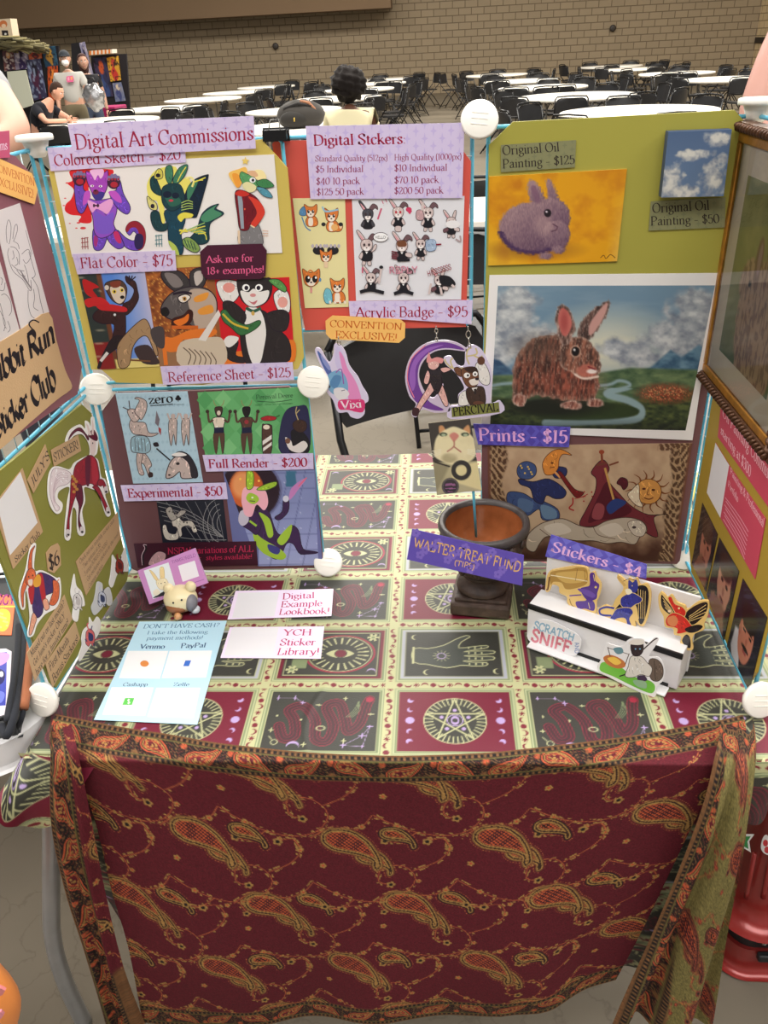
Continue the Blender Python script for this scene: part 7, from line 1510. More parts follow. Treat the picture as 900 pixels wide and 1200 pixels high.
for p in ([(55, 430), (48, 330), (66, 250), (86, 300), (80, 400), (70, 440)], [(100, 400), (112, 310), (130, 285), (136, 330), (118, 390), (104, 420)], [(70, 470), (60, 520), (80, 600), (110, 660), (180, 720), (230, 800), (245, 790), (240, 720)], [(80, 460), (120, 470), (150, 520), (150, 600)], [(170, 520), (200, 490), (225, 485), (240, 540), (205, 590), (180, 560)], [(225, 500), (260, 620), (275, 680), (250, 710)], [(190, 600), (210, 660), (225, 740)], [(220, 800), (220, 900), (240, 990), (270, 1020)], [(262, 790), (270, 860), (262, 930), (300, 960)], [(250, 700), (295, 780), (315, 880), (340, 980)], [(100, 490), (110, 540), (95, 560)], [(130, 540), (140, 590), (115, 610)], [(90, 600), (140, 640), (190, 650)], [(110, 420), (140, 440), (150, 480)], [(130, 640), (160, 680), (200, 690)]): s.line(p, 4, GRY)
for k in range(12): s.line([(150 + k * 8, 640 + k * 12), (170 + k * 7, 660 + k * 12), (178 + k * 6, 700 + k * 9)], 5, (130, 122, 124))
s.line([(200, 330), (250, 520)], 3, GRY).done('sketch', 'white sheet with a grey pencil sketch of a long eared rabbit', 'sketch')
s = Sheet(LP, .0092, [(-70, 318), (-3, 296), (23.4, 388), (-60, 440)], (216, 210, 208), .0008); s.setcrop(0, 220, 6.6625)
for p in ([(10, 840), (40, 830), (80, 880), (90, 960), (70, 1000)], [(0, 900), (20, 980), (30, 1060), (50, 1100)], [(5, 700), (20, 720), (10, 760)], [(0, 960), (40, 1050), (30, 1120)], [(40, 740), (30, 800), (0, 800)], [(60, 1040), (80, 1100), (60, 1130)]): s.line(p, 4, GRY)
s.done('sketch', 'white sheet with a pencil sketch cut by the left edge of the photo', 'sketch')
cl_o = smooth([(-60, 437), (0, 401), (28, 384), (57, 366), (66, 398), (76.5, 433.5), (84.6, 452), (80, 459), (73.5, 463.5), (60, 474), (30, 500), (0, 527), (-60, 572)], False, 3)
s = Sheet(LP, .0105, cl_o, (202, 168, 126), .0015); BKL = (34, 28, 34)
s.text('Rabbit Run', (-16, 456), (65.5, 401), 0, BKL, 'black', up0=(-20, 429), up1=(61, 373), track=-.6).text('Sticker Club', (-4, 514), (67, 453), 0, BKL, 'black', up0=(-9, 488), up1=(60.5, 424), track=-.6)
for b, c in (((-10, 440), (-16, 432)), ((40, 388), (34, 380))): s.line([b, c, (c[0] + 5, c[1] - 5), (b[0] + 6, b[1] - 10)], 1.6, BKL)
s.done('cloth_banner', 'tan cloth banner with black letters reading Rabbit Run Sticker Club', 'banner', m=CLOTH)
s = Sheet(LP, .0092, [(-8, 593), (26.6, 548.7), (50.4, 623), (15.6, 667)], TAN, .0008); s.setcrop(*cC); s.poly([(-20, 600), (130, 398), (240, 722), (64, 932)], (226, 224, 224)).text('Sticker Club', (100, 980), (258, 800), 0, TX, 'roman', up0=(92, 945), up1=(244, 765)).done('sticker_card', 'tan card with a blank white square above the words Sticker Club', 'sign')
s = Sheet(LP, .0096, [(175, 450), (290, 222), (325, 335), (215, 535)], TAN, .0008, cC); s.text("JULY'S", (212, 497), (318, 302), 0, TX, 'roman', up0=(196, 447), up1=(302, 258)).done('word_tag', "tan tag reading JULY'S", 'sign')
s = Sheet(LP, .0100, [(58, 285), (250, 178), (272, 290), (82, 400)], TAN, .0008, cB); s.text('STICKER!', (82, 368), (258, 268), 0, TX, 'roman', up0=(72, 310), up1=(242, 212)).done('word_tag', 'tan tag reading STICKER! beside the red horse', 'sign')
s = Sheet(LP, .0094, [(270, 240), (300, 200), (338, 182), (352, 205), (358, 310), (318, 358), (282, 345)], TAN, .0008, cA); s.text('$6', (292, 345), (352, 298), 0, TX, 'bold', up0=(280, 262), up1=(342, 218)).done('price_tag', 'small tan tag reading $6', 'sign')
def note(q, rows, label, off=.0092):
    s = Sheet(LP, off, q, TAN, .0008, cA); q = np.array(q, float); n = len(rows)
    for i, r in enumerate(rows):
        v1, v0 = (i + .86) / n, (i + .22) / n; e = min(.95, .08 + .87 * len(r) / max(len(x) for x in rows)); s.k = 1; s.text(r, bil(q, .06, v1), bil(q, e, v1), 0, TX, 'roman' if n < 4 else 'light', up0=bil(q, .06, v0), up1=bil(q, e, v0))
    return s.done('note_card', label, 'sign')
note([(445, 290), (690, 0), (708, 150), (505, 490)], ['Check out our monthly sticker club', '- Two options at $5', '- 5 unique BONUS STICKERS', '- Get exclusive stickers in the mail', '- Common stickers'], 'tan note about the monthly sticker club, upper of the tan notes')
note([(160, 825), (378, 485), (425, 625), (205, 990)], ['Missed out on last month?', "Get June's sticker ONLY", 'here for a limited time!'], 'tan note asking Missed out on last month, overhanging the blue wire')
note([(268, 890), (440, 640), (470, 740), (310, 1030)], ['First Month', 'Bonus Stickers!'], 'tan note reading First Month Bonus Stickers', .0104)
def sticker(outline, label, art, crop, pl=LP, off=.0098, col=(238, 234, 230), thick=.0009, m=PAPER, group=None, name='sticker'):
    s = Sheet(pl, off, outline, col, thick, crop, curve=True); art(s); return s.done(name, label, 'sticker', group, m=m)
RD, RD2, RL = (150, 26, 42), (96, 18, 44), (52, 14, 26)
def h1(s):
    s.outl([(190, 440), (110, 412), (70, 425), (52, 500), (52, 600), (80, 690), (100, 715), (120, 690), (90, 650), (85, 590), (110, 545), (170, 525), (200, 490)], (226, 212, 214), (150, 120, 130), 3)
    for k in range(4): s.line([(180, 450 + k * 14), (110, 450 + k * 18), (75, 560 + k * 14), (85, 660)], 3, (196, 170, 178))
    s.outl([(180, 215), (205, 160), (260, 125), (300, 165), (325, 200), (318, 215), (290, 170), (250, 150), (215, 172)], RD2, RL, 3)
    s.blob([(335, 215), (345, 200), (372, 220), (372, 290), (350, 340), (335, 300)], (226, 206, 200)).outl([(320, 180), (355, 140), (385, 190), (380, 220), (345, 205)], RD2, RL, 3).poly([(305, 95), (320, 110), (345, 180), (325, 180)], (226, 206, 200)).poly([(348, 62), (360, 110), (358, 180), (345, 170)], (226, 206, 200)).ell(352, 236, 4, 6, RL)
    s.outl([(215, 470), (232, 390), (280, 350), (335, 320), (375, 350), (390, 400), (400, 480), (380, 545), (340, 520), (280, 535), (235, 530)], RD, RL, 4).blob([(300, 350), (335, 335), (330, 520), (305, 520)], RD2).blob([(345, 340), (372, 360), (392, 470), (372, 520), (350, 500)], (178, 40, 56))
    s.outl([(205, 480), (245, 510), (240, 580), (215, 660), (190, 760), (188, 840), (178, 890), (165, 885), (172, 800), (190, 660), (195, 560)], RD, RL, 4).outl([(245, 530), (275, 540), (285, 640), (262, 720), (262, 790), (290, 850), (278, 870), (262, 850), (250, 790), (255, 680), (235, 610)], RD2, RL, 4).outl([(385, 520), (400, 490), (430, 500), (452, 560), (440, 580), (424, 535), (405, 540)], RD, RL, 4).outl([(350, 545), (390, 540), (430, 620), (462, 700), (462, 728), (445, 715), (415, 640), (380, 575)], RD, RL, 4)
    for x, y in ((178, 870), (276, 850), (445, 568), (460, 712)): s.blob([(x - 12, y - 24), (x + 10, y - 24), (x + 16, y + 14), (x - 10, y + 18)], (214, 206, 204)).ell(x + 2, y + 10, 9, 8, (40, 36, 40))
    for k in range(7): s.ell(210 + (k * 13) % 34, 470 + k * 18, 12, 11, (190, 136, 60))
sticker([(160, 220), (190, 145), (262, 104), (300, 135), (300, 80), (325, 90), (340, 120), (342, 58), (362, 56), (372, 130), (392, 190), (384, 300), (362, 330), (392, 360), (412, 470), (440, 490), (462, 570), (440, 600), (470, 690), (478, 740), (446, 742), (396, 590), (350, 560), (292, 548), (300, 640), (278, 720), (300, 850), (280, 888), (246, 860), (240, 720), (210, 700), (196, 900), (160, 908), (158, 820), (176, 640), (190, 545), (120, 570), (106, 620), (140, 660), (134, 710), (104, 734), (66, 700), (38, 610), (40, 480), (66, 412), (110, 398), (190, 420), (225, 372), (300, 330), (332, 315), (325, 240), (280, 175), (220, 185), (185, 226)], 'die cut sticker of a dark red horse with a pale tail', h1, cB)
def h2(s):
    OR, PU2 = (214, 104, 60), (62, 40, 96)
    s.outl([(165, 340), (175, 240), (195, 205), (205, 200), (190, 240), (188, 320), (200, 340)], OR, RL, 3).outl([(165, 340), (140, 400), (122, 470), (130, 550), (138, 550), (140, 480), (160, 420)], OR, RL, 3).outl([(215, 370), (250, 355), (320, 390), (330, 430), (310, 470), (260, 500), (250, 590), (215, 620), (190, 560), (200, 440)], PU2, RL, 3).blob([(225, 385), (250, 370), (270, 520), (250, 540)], (178, 34, 44)).blob([(165, 450), (200, 430), (195, 520), (180, 540)], (178, 34, 44)).outl([(310, 400), (345, 420), (345, 500), (320, 545), (290, 540), (300, 500), (312, 460)], OR, RL, 3).outl([(195, 590), (215, 620), (205, 660), (185, 715), (170, 715), (180, 640)], (226, 160, 130), RL, 3).outl([(250, 520), (275, 510), (290, 560), (265, 575)], (226, 160, 130), RL, 3).line([(330, 410), (346, 395)], 5, OR)
    s.outl([(160, 350), (180, 330), (205, 345), (210, 400), (185, 440), (160, 425), (150, 390)], OR, RL, 3); s.blob([(195, 410), (220, 365), (240, 385), (235, 430), (205, 440)], (224, 160, 50)); s.ell(168, 380, 4, 5, RL).ell(192, 372, 4, 5, RL).blob([(165, 400), (190, 395), (188, 428), (170, 428)], (232, 206, 190))
sticker([(112, 470), (150, 345), (172, 230), (190, 190), (212, 190), (200, 300), (208, 345), (250, 342), (330, 385), (352, 388), (358, 480), (335, 556), (280, 590), (255, 610), (218, 660), (196, 722), (168, 732), (164, 700), (176, 620), (160, 480), (148, 470), (148, 560), (125, 565)], 'die cut sticker of an orange rabbit jester in a purple coat', h2, cA)
def small(c1, c2, cx, cy, k):
    def f(s):
        g = lambda *p: [(cx + a * k, cy + b * k) for a, b in p]
        s.outl(g((-26, -40), (0, -60), (28, -30), (32, 20), (20, 60), (4, 40), (-10, 62), (-30, 40), (-30, 0)), c1, (60, 54, 60), 3).blob(g((-10, -30), (18, -20), (20, 20), (-8, 20)), c2).line(g((-10, -50), (-20, -88), (-10, -100)), 7, c1).line(g((6, -50), (14, -80)), 6, c2).ell(cx - 8 * k, cy - 30 * k, 4, 5, (40, 34, 40)).line(g((20, 40), (34, 64)), 6, c2).line(g((-20, 30), (-34, 10)), 6, c2)
    return f
sticker([(418, 440), (436, 362), (448, 430), (480, 470), (498, 545), (470, 560), (455, 640), (425, 620), (430, 540), (415, 480)], 'small sticker of a white long horned bunny', small((222, 216, 212), (196, 188, 186), 454, 525, .8), cA)
sticker([(560, 470), (570, 410), (600, 420), (605, 460), (640, 440), (660, 520), (640, 550), (615, 530), (600, 560), (555, 605), (535, 560), (550, 520)], 'small sticker of a leaping blue and white bunny', small((196, 200, 212), (56, 66, 100), 598, 510, .75), cA, col=(206, 206, 206))
sticker([(655, 300), (660, 250), (690, 290), (720, 240), (735, 205), (745, 300), (752, 345), (720, 350), (690, 360), (660, 440), (640, 420), (648, 370)], 'small sticker of a winged red beast next to the corner wires', small((150, 50, 40), (90, 34, 40), 700, 318, .72), cA)
sticker([(490, 690), (520, 660), (525, 615), (545, 645), (570, 612), (592, 650), (580, 710), (540, 770), (500, 830), (468, 875), (462, 840), (480, 780), (478, 740)], 'small sticker of a pink, navy and blue beast by the lower wire', small((222, 110, 110), (52, 60, 110), 528, 735, .85), cA)

# ------------------------------------------------------------------ on the table
def flat(quad, col, label, name, texts, extra=None, off=.0008, crop=(0, 0, 1.0), group=None):
    s = Sheet(TABLE, off, quad, col, .0008, crop)
    for (tx, b0, b1, c0, c1, tc, st) in texts: s.text(tx, b0, b1, 0, tc, st, up0=c0, up1=c1)
    if extra: extra(s)
    return s.done(name, label, 'sign', group)
cT = (100, 620, 3.0); MG = (186, 40, 100)
flat([(528, 217), (872, 210), (865, 305), (500, 317)], (238, 222, 244), 'lilac card on the table reading Digital Example Lookbook!', 'info_card', [('Digital', (692, 247), (806, 242), (694, 226), (806, 222), MG, 'roman'), ('Example', (686, 275), (832, 270), (690, 254), (834, 250), MG, 'roman'), ('Lookbook!', (679, 301), (858, 297), (684, 281), (860, 276), MG, 'roman')], lambda s: s.poly([(538, 224), (682, 221), (664, 307), (516, 312)], (228, 226, 230)), crop=cT)
flat([(508, 345), (840, 342), (828, 455), (475, 452)], (238, 222, 244), 'lilac card on the table reading YCH Sticker Library!', 'info_card', [('YCH', (694, 374), (796, 373), (700, 353), (798, 352), MG, 'roman'), ('Sticker', (682, 409), (808, 408), (688, 386), (812, 385), MG, 'roman'), ('Library!', (672, 442), (822, 441), (680, 419), (824, 418), MG, 'roman')], lambda s: s.poly([(516, 347), (680, 346), (660, 446), (488, 444)], (228, 226, 230)), crop=cT)
BLT, NV = (74, 122, 160), (34, 74, 120)
def payx(s):
    for q in ([(150, 428), (292, 428), (262, 526), (118, 524)], [(296, 428), (446, 427), (424, 522), (268, 524)], [(92, 556), (240, 557), (210, 656), (60, 652)], [(250, 558), (404, 558), (380, 664), (218, 660)]): s.poly(q, (236, 238, 240))
    s.ell(208, 473, 15, 11, (222, 140, 70)).poly([(352, 462), (372, 462), (364, 482), (344, 482)], (60, 110, 200)).poly([(140, 594), (172, 594), (164, 618), (130, 618)], (96, 196, 84)); s.text('$', (147, 614), (158, 614), 16, (240, 250, 240), 'bold')
    for x, y in ((110, 566), (222, 568), (78, 638)): s.line([(x - 10, y - 6), (x + 12, y - 6), (x + 8, y + 8), (x - 13, y + 8), (x - 10, y - 6)], 3, (50, 50, 56), sm=False) if False else None
flat([(190, 325), (497, 322), (393, 687), (30, 670)], (186, 222, 238), "pale blue sheet of payment methods headed DON'T HAVE CASH?", 'info_sheet', [("DON'T HAVE CASH?", (202, 349), (470, 344), (208, 335), (474, 330), BLT, 'roman'), ('I take the following', (216, 370), (430, 367), (220, 358), (432, 355), BLT, 'roman'), ('payment methods!', (214, 390), (412, 387), (220, 377), (416, 374), BLT, 'roman'), ('Venmo', (190, 420), (278, 420), (196, 405), (282, 405), NV, 'bold'), ('PayPal', (334, 418), (422, 415), (338, 402), (426, 400), NV, 'bold'), ('Cashapp', (130, 552), (218, 552), (136, 540), (222, 540), NV, 'roman'), ('Zelle', (308, 552), (364, 552), (312, 540), (368, 540), NV, 'roman')], payx, crop=cT)
# calico figurine holding the pink card
fg = thing('figurine', (.124, -.122, ZT), 'small cream calico animal figurine holding a pink card', 'figurine')
c = np.array([.124, -.122, ZT + .024]); CRM = (236, 220, 176)
def fcat(d, q): return q
b = MB().ball(c, (.029, .026, .0235), CRM, 0, 28, 20)
fb = b.build('figurine_body', ink('glazed', .3, .5), fg)
for sx, sz in ((-1, .019), (1, .023)): MB().ball(c + [sx * .018 + (.003 if sx > 0 else 0), .002, sz], (.0095, .008, .0105), CRM, 0, 16, 12).build('ear', ink('glazed'), fg)
MB().ball(c + [-.003, -.0135, -.006], (.0195, .0145, .0125), (158, 100, 62), 0, 22, 14).build('muzzle_patch', ink('glazed'), fg)
MB().ball(c + [.0205, -.009, -.002], (.0105, .015, .016), (128, 126, 132), 0, 22, 14).build('cheek_patch', ink('glazed'), fg)
MB().lathe([(.0072, 0), (.006, .004), (.0015, .010)], c + [.001, -.029, -.015], 12, (206, 150, 100), ax=[[1, 0, 0], [0, 0, -1], [0, 1, 0]]).build('paw', ink('glazed'), fg)
MB().ball(c + [.026, -.010, -.016], (.008, .009, .007), (200, 204, 210), 0, 14, 10).build('paw', ink('glazed'), fg)
for x, z in ((-.0045, .0085), (.0105, .0135)): MB().ball(c + [x, -.0248 + abs(x) * .18, z], .0018, (30, 26, 26), 0, 8, 6).build('eye', ink('glazed'), fb)
cP = (150, 630, 8.18); CPL = (np.array([.124, -.108, ZT + .02]), nrm(np.array([0.05, -.85, .5])))
s = Sheet(CPL, .0, [(90, 318), (640, 100), (765, 435), (205, 640)], (198, 138, 194), .006, cP, (224, 182, 222)); s.poly([(150, 316), (388, 238), (468, 505), (240, 590)], (226, 232, 236))
YB = (232, 206, 150); s.outl([(215, 330), (205, 310), (240, 330), (290, 400), (280, 420), (250, 390)], YB, (190, 160, 110), 3).outl([(310, 390), (305, 300), (325, 280), (345, 300), (350, 380), (330, 400)], YB, (190, 160, 110), 3).outl([(270, 420), (310, 395), (355, 390), (385, 430), (380, 470), (330, 500), (290, 480)], (236, 222, 186), (190, 160, 110), 3).blob([(240, 580), (290, 545), (380, 500), (455, 510), (440, 530), (330, 560)], (40, 38, 44)).blob([(240, 520), (280, 490), (310, 530), (260, 560)], (236, 226, 206)).ell(318, 440, 5, 5, (60, 44, 40)).ell(352, 430, 5, 5, (60, 44, 40))
s.text('TAMSORELD', (420, 250), (655, 180), 0, (120, 60, 130), 'light', up0=(412, 222), up1=(645, 150)); s.poly([(480, 270), (640, 220), (682, 370), (524, 424)], (232, 228, 236)).line([(520, 470), (730, 400)], 5, (150, 90, 160)); s.done('business_card', 'pink business card with a rabbit photo leaning in the calico figurine', 'card')

# stone urn tip jar
UC = np.array([.640, -.104, 0]); ur = thing('urn', (UC[0], UC[1], ZT), 'dark brown footed urn with an orange glazed inside, the tip jar', 'urn', rz=0)
stn = mat('dark_stone', (74, 58, 50), .5, .0, .35, 70, .5); rim_ = mat('rim_stone', (72, 66, 64), .4, .1, .2, 60, .3); glz = mat('orange_glaze', (156, 92, 54), .16, .0, .2, 40, .1, coat=.5)
O3 = UC + [0, 0, ZT]
a = math.radians(-9); MB().box(O3 + [0, 0, .013], (.098, .094, .026), rz=a).build('plinth', stn, ur, bevel=.005)
MB().box(O3 + [0, 0, .029], (.086, .082, .008), rz=a).build('plinth_step', stn, ur, bevel=.003)
MB().lathe([(.041, .033), (.044, .038), (.041, .045), (.033, .049), (.029, .056), (.031, .062), (.037, .064), (.040, .070)], O3, 40).build('stem', stn, ur)
MB().lathe([(.030, .066), (.046, .076), (.058, .092), (.064, .112), (.066, .132), (.0645, .144)], O3, 48, cap=False).build('bowl', stn, ur)
fl = MB()
for k in range(14):
    q = 2 * math.pi * k / 14; R_ = np.array([[math.cos(q), -math.sin(q), 0], [math.sin(q), math.cos(q), 0], [0, 0, 1]])
    fl.ball(O3 + R_ @ np.array([.0665, 0, .133]), (.005, .009, .008), 0, 0, 8, 6, R_); fl.ball(O3 + R_ @ np.array([.059, 0, .098]), (.004, .007, .013), 0, 0, 8, 6, R_)
fl.build('relief_leaves', stn, [o for o in ur.children if o.name.startswith('bowl')][0])
MB().lathe([(.0645, .142), (.071, .147), (.074, .153), (.073, .160), (.069, .163), (.064, .161), (.0615, .155)], O3, 56, cap=False).build('rim', rim_, ur)
MB().lathe([(.0625, .157), (.0615, .140), (.057, .115), (.046, .092), (.03, .08), (.001, .077)], O3, 48, cap=False).build('inner_glaze', glz, ur)
SP = yplane(UC[1] - .080)
s = Sheet(SP, 0, [(483, 619.8), (614, 650.7), (612, 686.5), (476.8, 655.6)], (104, 86, 188), .0009); QS = [(483, 619.8), (614, 650.7), (612, 686.5), (476.8, 655.6)]
for k in range(16):
    p = bil(QS, ((k * 37) % 100) / 100 * .92 + .04, ((k * 53) % 100) / 100 * .8 + .1); s.k = 1
    for j in range(5): s.ell(p[0] + 3.2 * math.cos(j * 1.257), p[1] + 3.2 * math.sin(j * 1.257), 2.1, 2.1, (134, 112, 206))
s.k = 3; s.setcrop(450, 480, 3.913); s.text('WALTER TREAT FUND', (134, 630), (622, 745), 0, (246, 196, 120), 'hand', up0=(142, 586), up1=(632, 700)).text('(TIPS)', (322, 712), (412, 734), 0, (246, 196, 120), 'hand', up0=(326, 690), up1=(418, 708)).done('tip_sign', 'purple sign on the urn reading WALTER TREAT FUND (TIPS)', 'sign')
KP = yplane(UC[1] - .004)
st_ = thing('photo_stick', hit(557, 628, KP), 'photo of a white and grey cat on a blue stick in the urn', 'photo stick')
MB().tube([hit(558, 629, KP), hit(555, 580, KP), hit(552, 548, KP)], .0022, 8).build('stick', BLUE, st_)
q = [(502, 496), (551, 490.5), (564.5, 574.5), (512, 580)]
s = Sheet(KP, .004, q, (200, 190, 160), .0008)
def fcatp(X, Y, u, v):
    x, y = (X - 480) * 9, (Y - 480) * 9; C = np.empty(X.shape + (3,)); C[...] = (64, 60, 58); n = fbm(x * .012, y * .012, 3)
    WHC, SH = np.array((232, 220, 178)), np.array((186, 170, 128)); mix(C, soft(sdpoly(x, y, [(240, 560), (760, 540), (780, 860), (280, 900)]), 20), (186, 176, 140)); mix(C, soft(sdpoly(x, y, [(430, 620), (760, 540), (780, 860), (460, 760)]), 20), (226, 212, 160)); mix(C, soft(sdpoly(x, y, [(240, 560), (420, 590), (360, 720), (280, 880), (260, 880)]), 30), (150, 142, 112))
    for P in ([(310, 180), (350, 170), (380, 230), (320, 260)], [(560, 220), (620, 160), (640, 240), (600, 270)]): mix(C, soft(sdpoly(x, y, smooth(P, True, 3)), 14), (206, 150, 104))
    mix(C, soft(sdpoly(x, y, smooth([(270, 330), (320, 250), (400, 200), (470, 180), (560, 210), (640, 260), (700, 350), (700, 460), (660, 530), (560, 570), (440, 580), (330, 540), (260, 480)], True, 4)), 16), WHC); mix(C, soft(np.hypot((x - 420) / 80, (y - 510) / 50) - 1, .5) * .6, SH * .8); mix(C, soft(np.hypot((x - 520) / 120, (y - 460) / 50) - 1, .6) * .3, (240, 226, 190)); mix(C, np.clip(n - .5, 0, 1) * .7 * soft(np.hypot((x - 480) / 220, (y - 400) / 180) - 1, .2), SH)
    for ex in (355, 585): mix(C, soft(np.hypot((x - ex) / 42, (y - 262) / 22) - 1, .3), (70, 80, 66)); mix(C, soft(np.hypot((x - ex - 4) / 24, (y - 268) / 14) - 1, .4), (170, 184, 150))
    mix(C, soft(sdpoly(x, y, smooth([(420, 270), (470, 240), (520, 275), (490, 320), (468, 340), (445, 315)], True, 3)), 14), (206, 134, 122))
    for P in ([(468, 330), (466, 390), (400, 440)], [(466, 390), (540, 445)]): mix(C, soft(sdline(x, y, smooth(P, False, 3)) - 7, 8), (176, 116, 104))
    mix(C, soft(sdline(x, y, [(270, 555), (420, 600)]) - 8, 8), (50, 46, 46)); mix(C, soft(np.abs(np.hypot(x - 545, y - 640) - 82) - 24, 8), (52, 50, 52)); mix(C, soft(np.hypot(x - 430, y - 810) - 90, 10), (58, 52, 58)); mix(C, soft(np.abs(np.hypot(x - 430, y - 810) - 78) - 3, 6), (120, 112, 118)); mix(C, ((np.abs(y - 790) % 36) < 12) * soft(np.hypot(x - 430, y - 815) - 58, 6), (150, 96, 140))
    for k in range(4): mix(C, soft(sdline(x, y, [(330, 420 + k * 14), (235, 440 + k * 22)]) - 3, 5) + soft(sdline(x, y, [(610, 420 + k * 14), (730, 430 + k * 24)]) - 3, 5), (238, 232, 206))
    return C
s.raster(q, 96, 62, fcatp).done('photo', parent=st_, m=GLOSS)

# two-step sticker riser
ang = math.radians(-31); A0 = np.array([.703, -.226, ZT]); ux = np.array([math.cos(ang), math.sin(ang), 0]); uy = np.array([-ux[1], ux[0], 0]); up = np.array([0, 0, 1.0]); RB = np.stack([ux, uy, up], 1)
ri = thing('display_riser', A0 + ux * .11 + uy * .045, 'white two step display riser with black edges, holding pins and stickers', 'display stand')
WP = mat('white_card', (228, 226, 226), .5, var=.02)
def rb(name, u0, u1, d0, d1, z0, z1, m, bev=.0008): MB().box(A0 + ux * (u0 + u1) / 2 + uy * (d0 + d1) / 2 + up * (z0 + z1) / 2, (u1 - u0, d1 - d0, z1 - z0), R=RB).build(name, m, ri, bevel=bev)
U0, U1 = -.010, .226
rb('lower_lip', .0, U1 - .01, -.001, .02, .001, .004, WP); rb('lower_edge', .055, U1 - .012, .0185, .0205, .004, .010, BLACK_S)
rb('front_riser', U0, U1, .020, .024, .004, .062, WP); rb('upper_edge', U0 - .001, U1 + .001, .0185, .0225, .060, .069, BLACK_S); rb('upper_shelf', U0, U1, .0225, .068, .063, .0675, WP)
rb('back_panel', U0 + .006, U1 + .002, .068, .072, .002, .138, WP); rb('side_panel', U1 - .004, U1, .024, .068, .002, .063, WP); rb('side_panel', U0, U0 + .004, .024, .068, .002, .063, WP)
def rpl(d): return (A0 + uy * d, -uy)
cR = (630, 620, 4.2857); GOLD = (222, 190, 120)
sign(rpl(.066), .0, [(68, 28), (548, 178), (545, 250), (38, 138)], (100, 92, 196), cR, 'purple sign reading Stickers $4 on top of the riser', [('Stickers - $4', (66, 110), (520, 240), (82, 62), (528, 192), (240, 190, 240), 'bold')], pat='diamond', pc=(120, 116, 214), pn=(9, 2))
def pin(outline, label, art, d=.05): return sticker(outline, label, art, cR, rpl(d), .0, (226, 190, 116), .003, GLOSS, 'gold edged acrylic pins on the riser', 'acrylic_pin')
def p1_(s):
    s.blob([(62, 225), (85, 210), (170, 200), (200, 192), (245, 200), (252, 250), (240, 280), (180, 300), (140, 300), (120, 270), (80, 265), (66, 280)], (176, 136, 66)).blob([(90, 225), (170, 212), (240, 215), (235, 262), (140, 270)], (206, 168, 92)).line([(66, 232), (120, 240), (250, 262)], 4, (240, 228, 190)).line([(60, 240), (52, 300), (44, 302)], 9, (130, 92, 56)).line([(200, 200), (190, 260)], 2, (120, 84, 50)).line([(235, 205), (240, 260)], 2, (120, 84, 50))
    PP = (82, 48, 140); s.blob([(262, 225), (285, 222), (290, 260), (310, 280), (300, 320), (295, 350), (260, 360), (232, 340), (215, 300), (240, 290), (262, 280)], PP).blob([(200, 300), (250, 305), (290, 330), (275, 345), (230, 325)], (102, 68, 164)).blob([(192, 365), (240, 360), (250, 345), (285, 370), (282, 410), (240, 400), (205, 400)], PP).line([(255, 370), (262, 400)], 3, (226, 200, 130)).line([(160, 335), (220, 330)], 6, (96, 62, 150)).ell(292, 292, 6, 6, (226, 190, 120)).line([(280, 230), (286, 262)], 3, (226, 200, 130)).line([(160, 350), (170, 380), (190, 395)], 4, (150, 116, 60))
pin([(40, 310), (44, 250), (60, 212), (100, 200), (200, 184), (252, 196), (262, 222), (285, 212), (298, 240), (320, 280), (312, 330), (296, 370), (292, 424), (240, 418), (190, 408), (150, 372), (146, 340), (110, 320), (106, 290), (74, 280), (60, 312)], 'gold pin of a purple rabbit at a grand piano', p1_)
def p2_(s):
    BB, KK = (52, 56, 140), (26, 24, 32); s.blob([(500, 290), (540, 285), (558, 320), (552, 400), (530, 470), (510, 470), (500, 400), (480, 350)], KK).blob([(380, 420), (440, 350), (470, 340), (440, 430)], KK)
    for k in range(4): s.line([(505 + k * 12, 300 + k * 4), (508 + k * 10, 450)], 2.5, GOLD)
    s.line([(402, 240), (440, 285)], 12, (206, 164, 96)).blob([(455, 270), (460, 255), (478, 268), (495, 252), (505, 290), (490, 320), (460, 315)], BB).outl([(425, 340), (470, 320), (500, 330), (525, 350), (515, 370), (490, 380), (460, 400), (425, 390), (415, 365)], BB, GOLD, 3).outl([(400, 400), (460, 395), (480, 420), (462, 450), (472, 485), (452, 490), (440, 450), (400, 450), (370, 470), (350, 468), (375, 430)], BB, GOLD, 3).line([(372, 435), (320, 430), (312, 405), (345, 392), (385, 398)], 10, BB).blob([(390, 460), (402, 470), (420, 495), (395, 492)], BB).blob([(440, 305), (462, 300), (475, 318), (452, 330)], (240, 230, 200)).ell(475, 285, 3, 3, GOLD).line([(430, 262), (460, 250), (490, 258)], 3, KK)
pin([(400, 232), (416, 236), (448, 262), (460, 244), (480, 256), (500, 244), (516, 280), (548, 274), (570, 320), (562, 410), (536, 484), (508, 480), (490, 460), (490, 496), (440, 508), (400, 506), (330, 474), (340, 446), (306, 436), (300, 404), (340, 382), (372, 390), (392, 350), (420, 320), (430, 290), (404, 256)], 'gold pin of a blue winged cat player, middle of the pins', p2_)
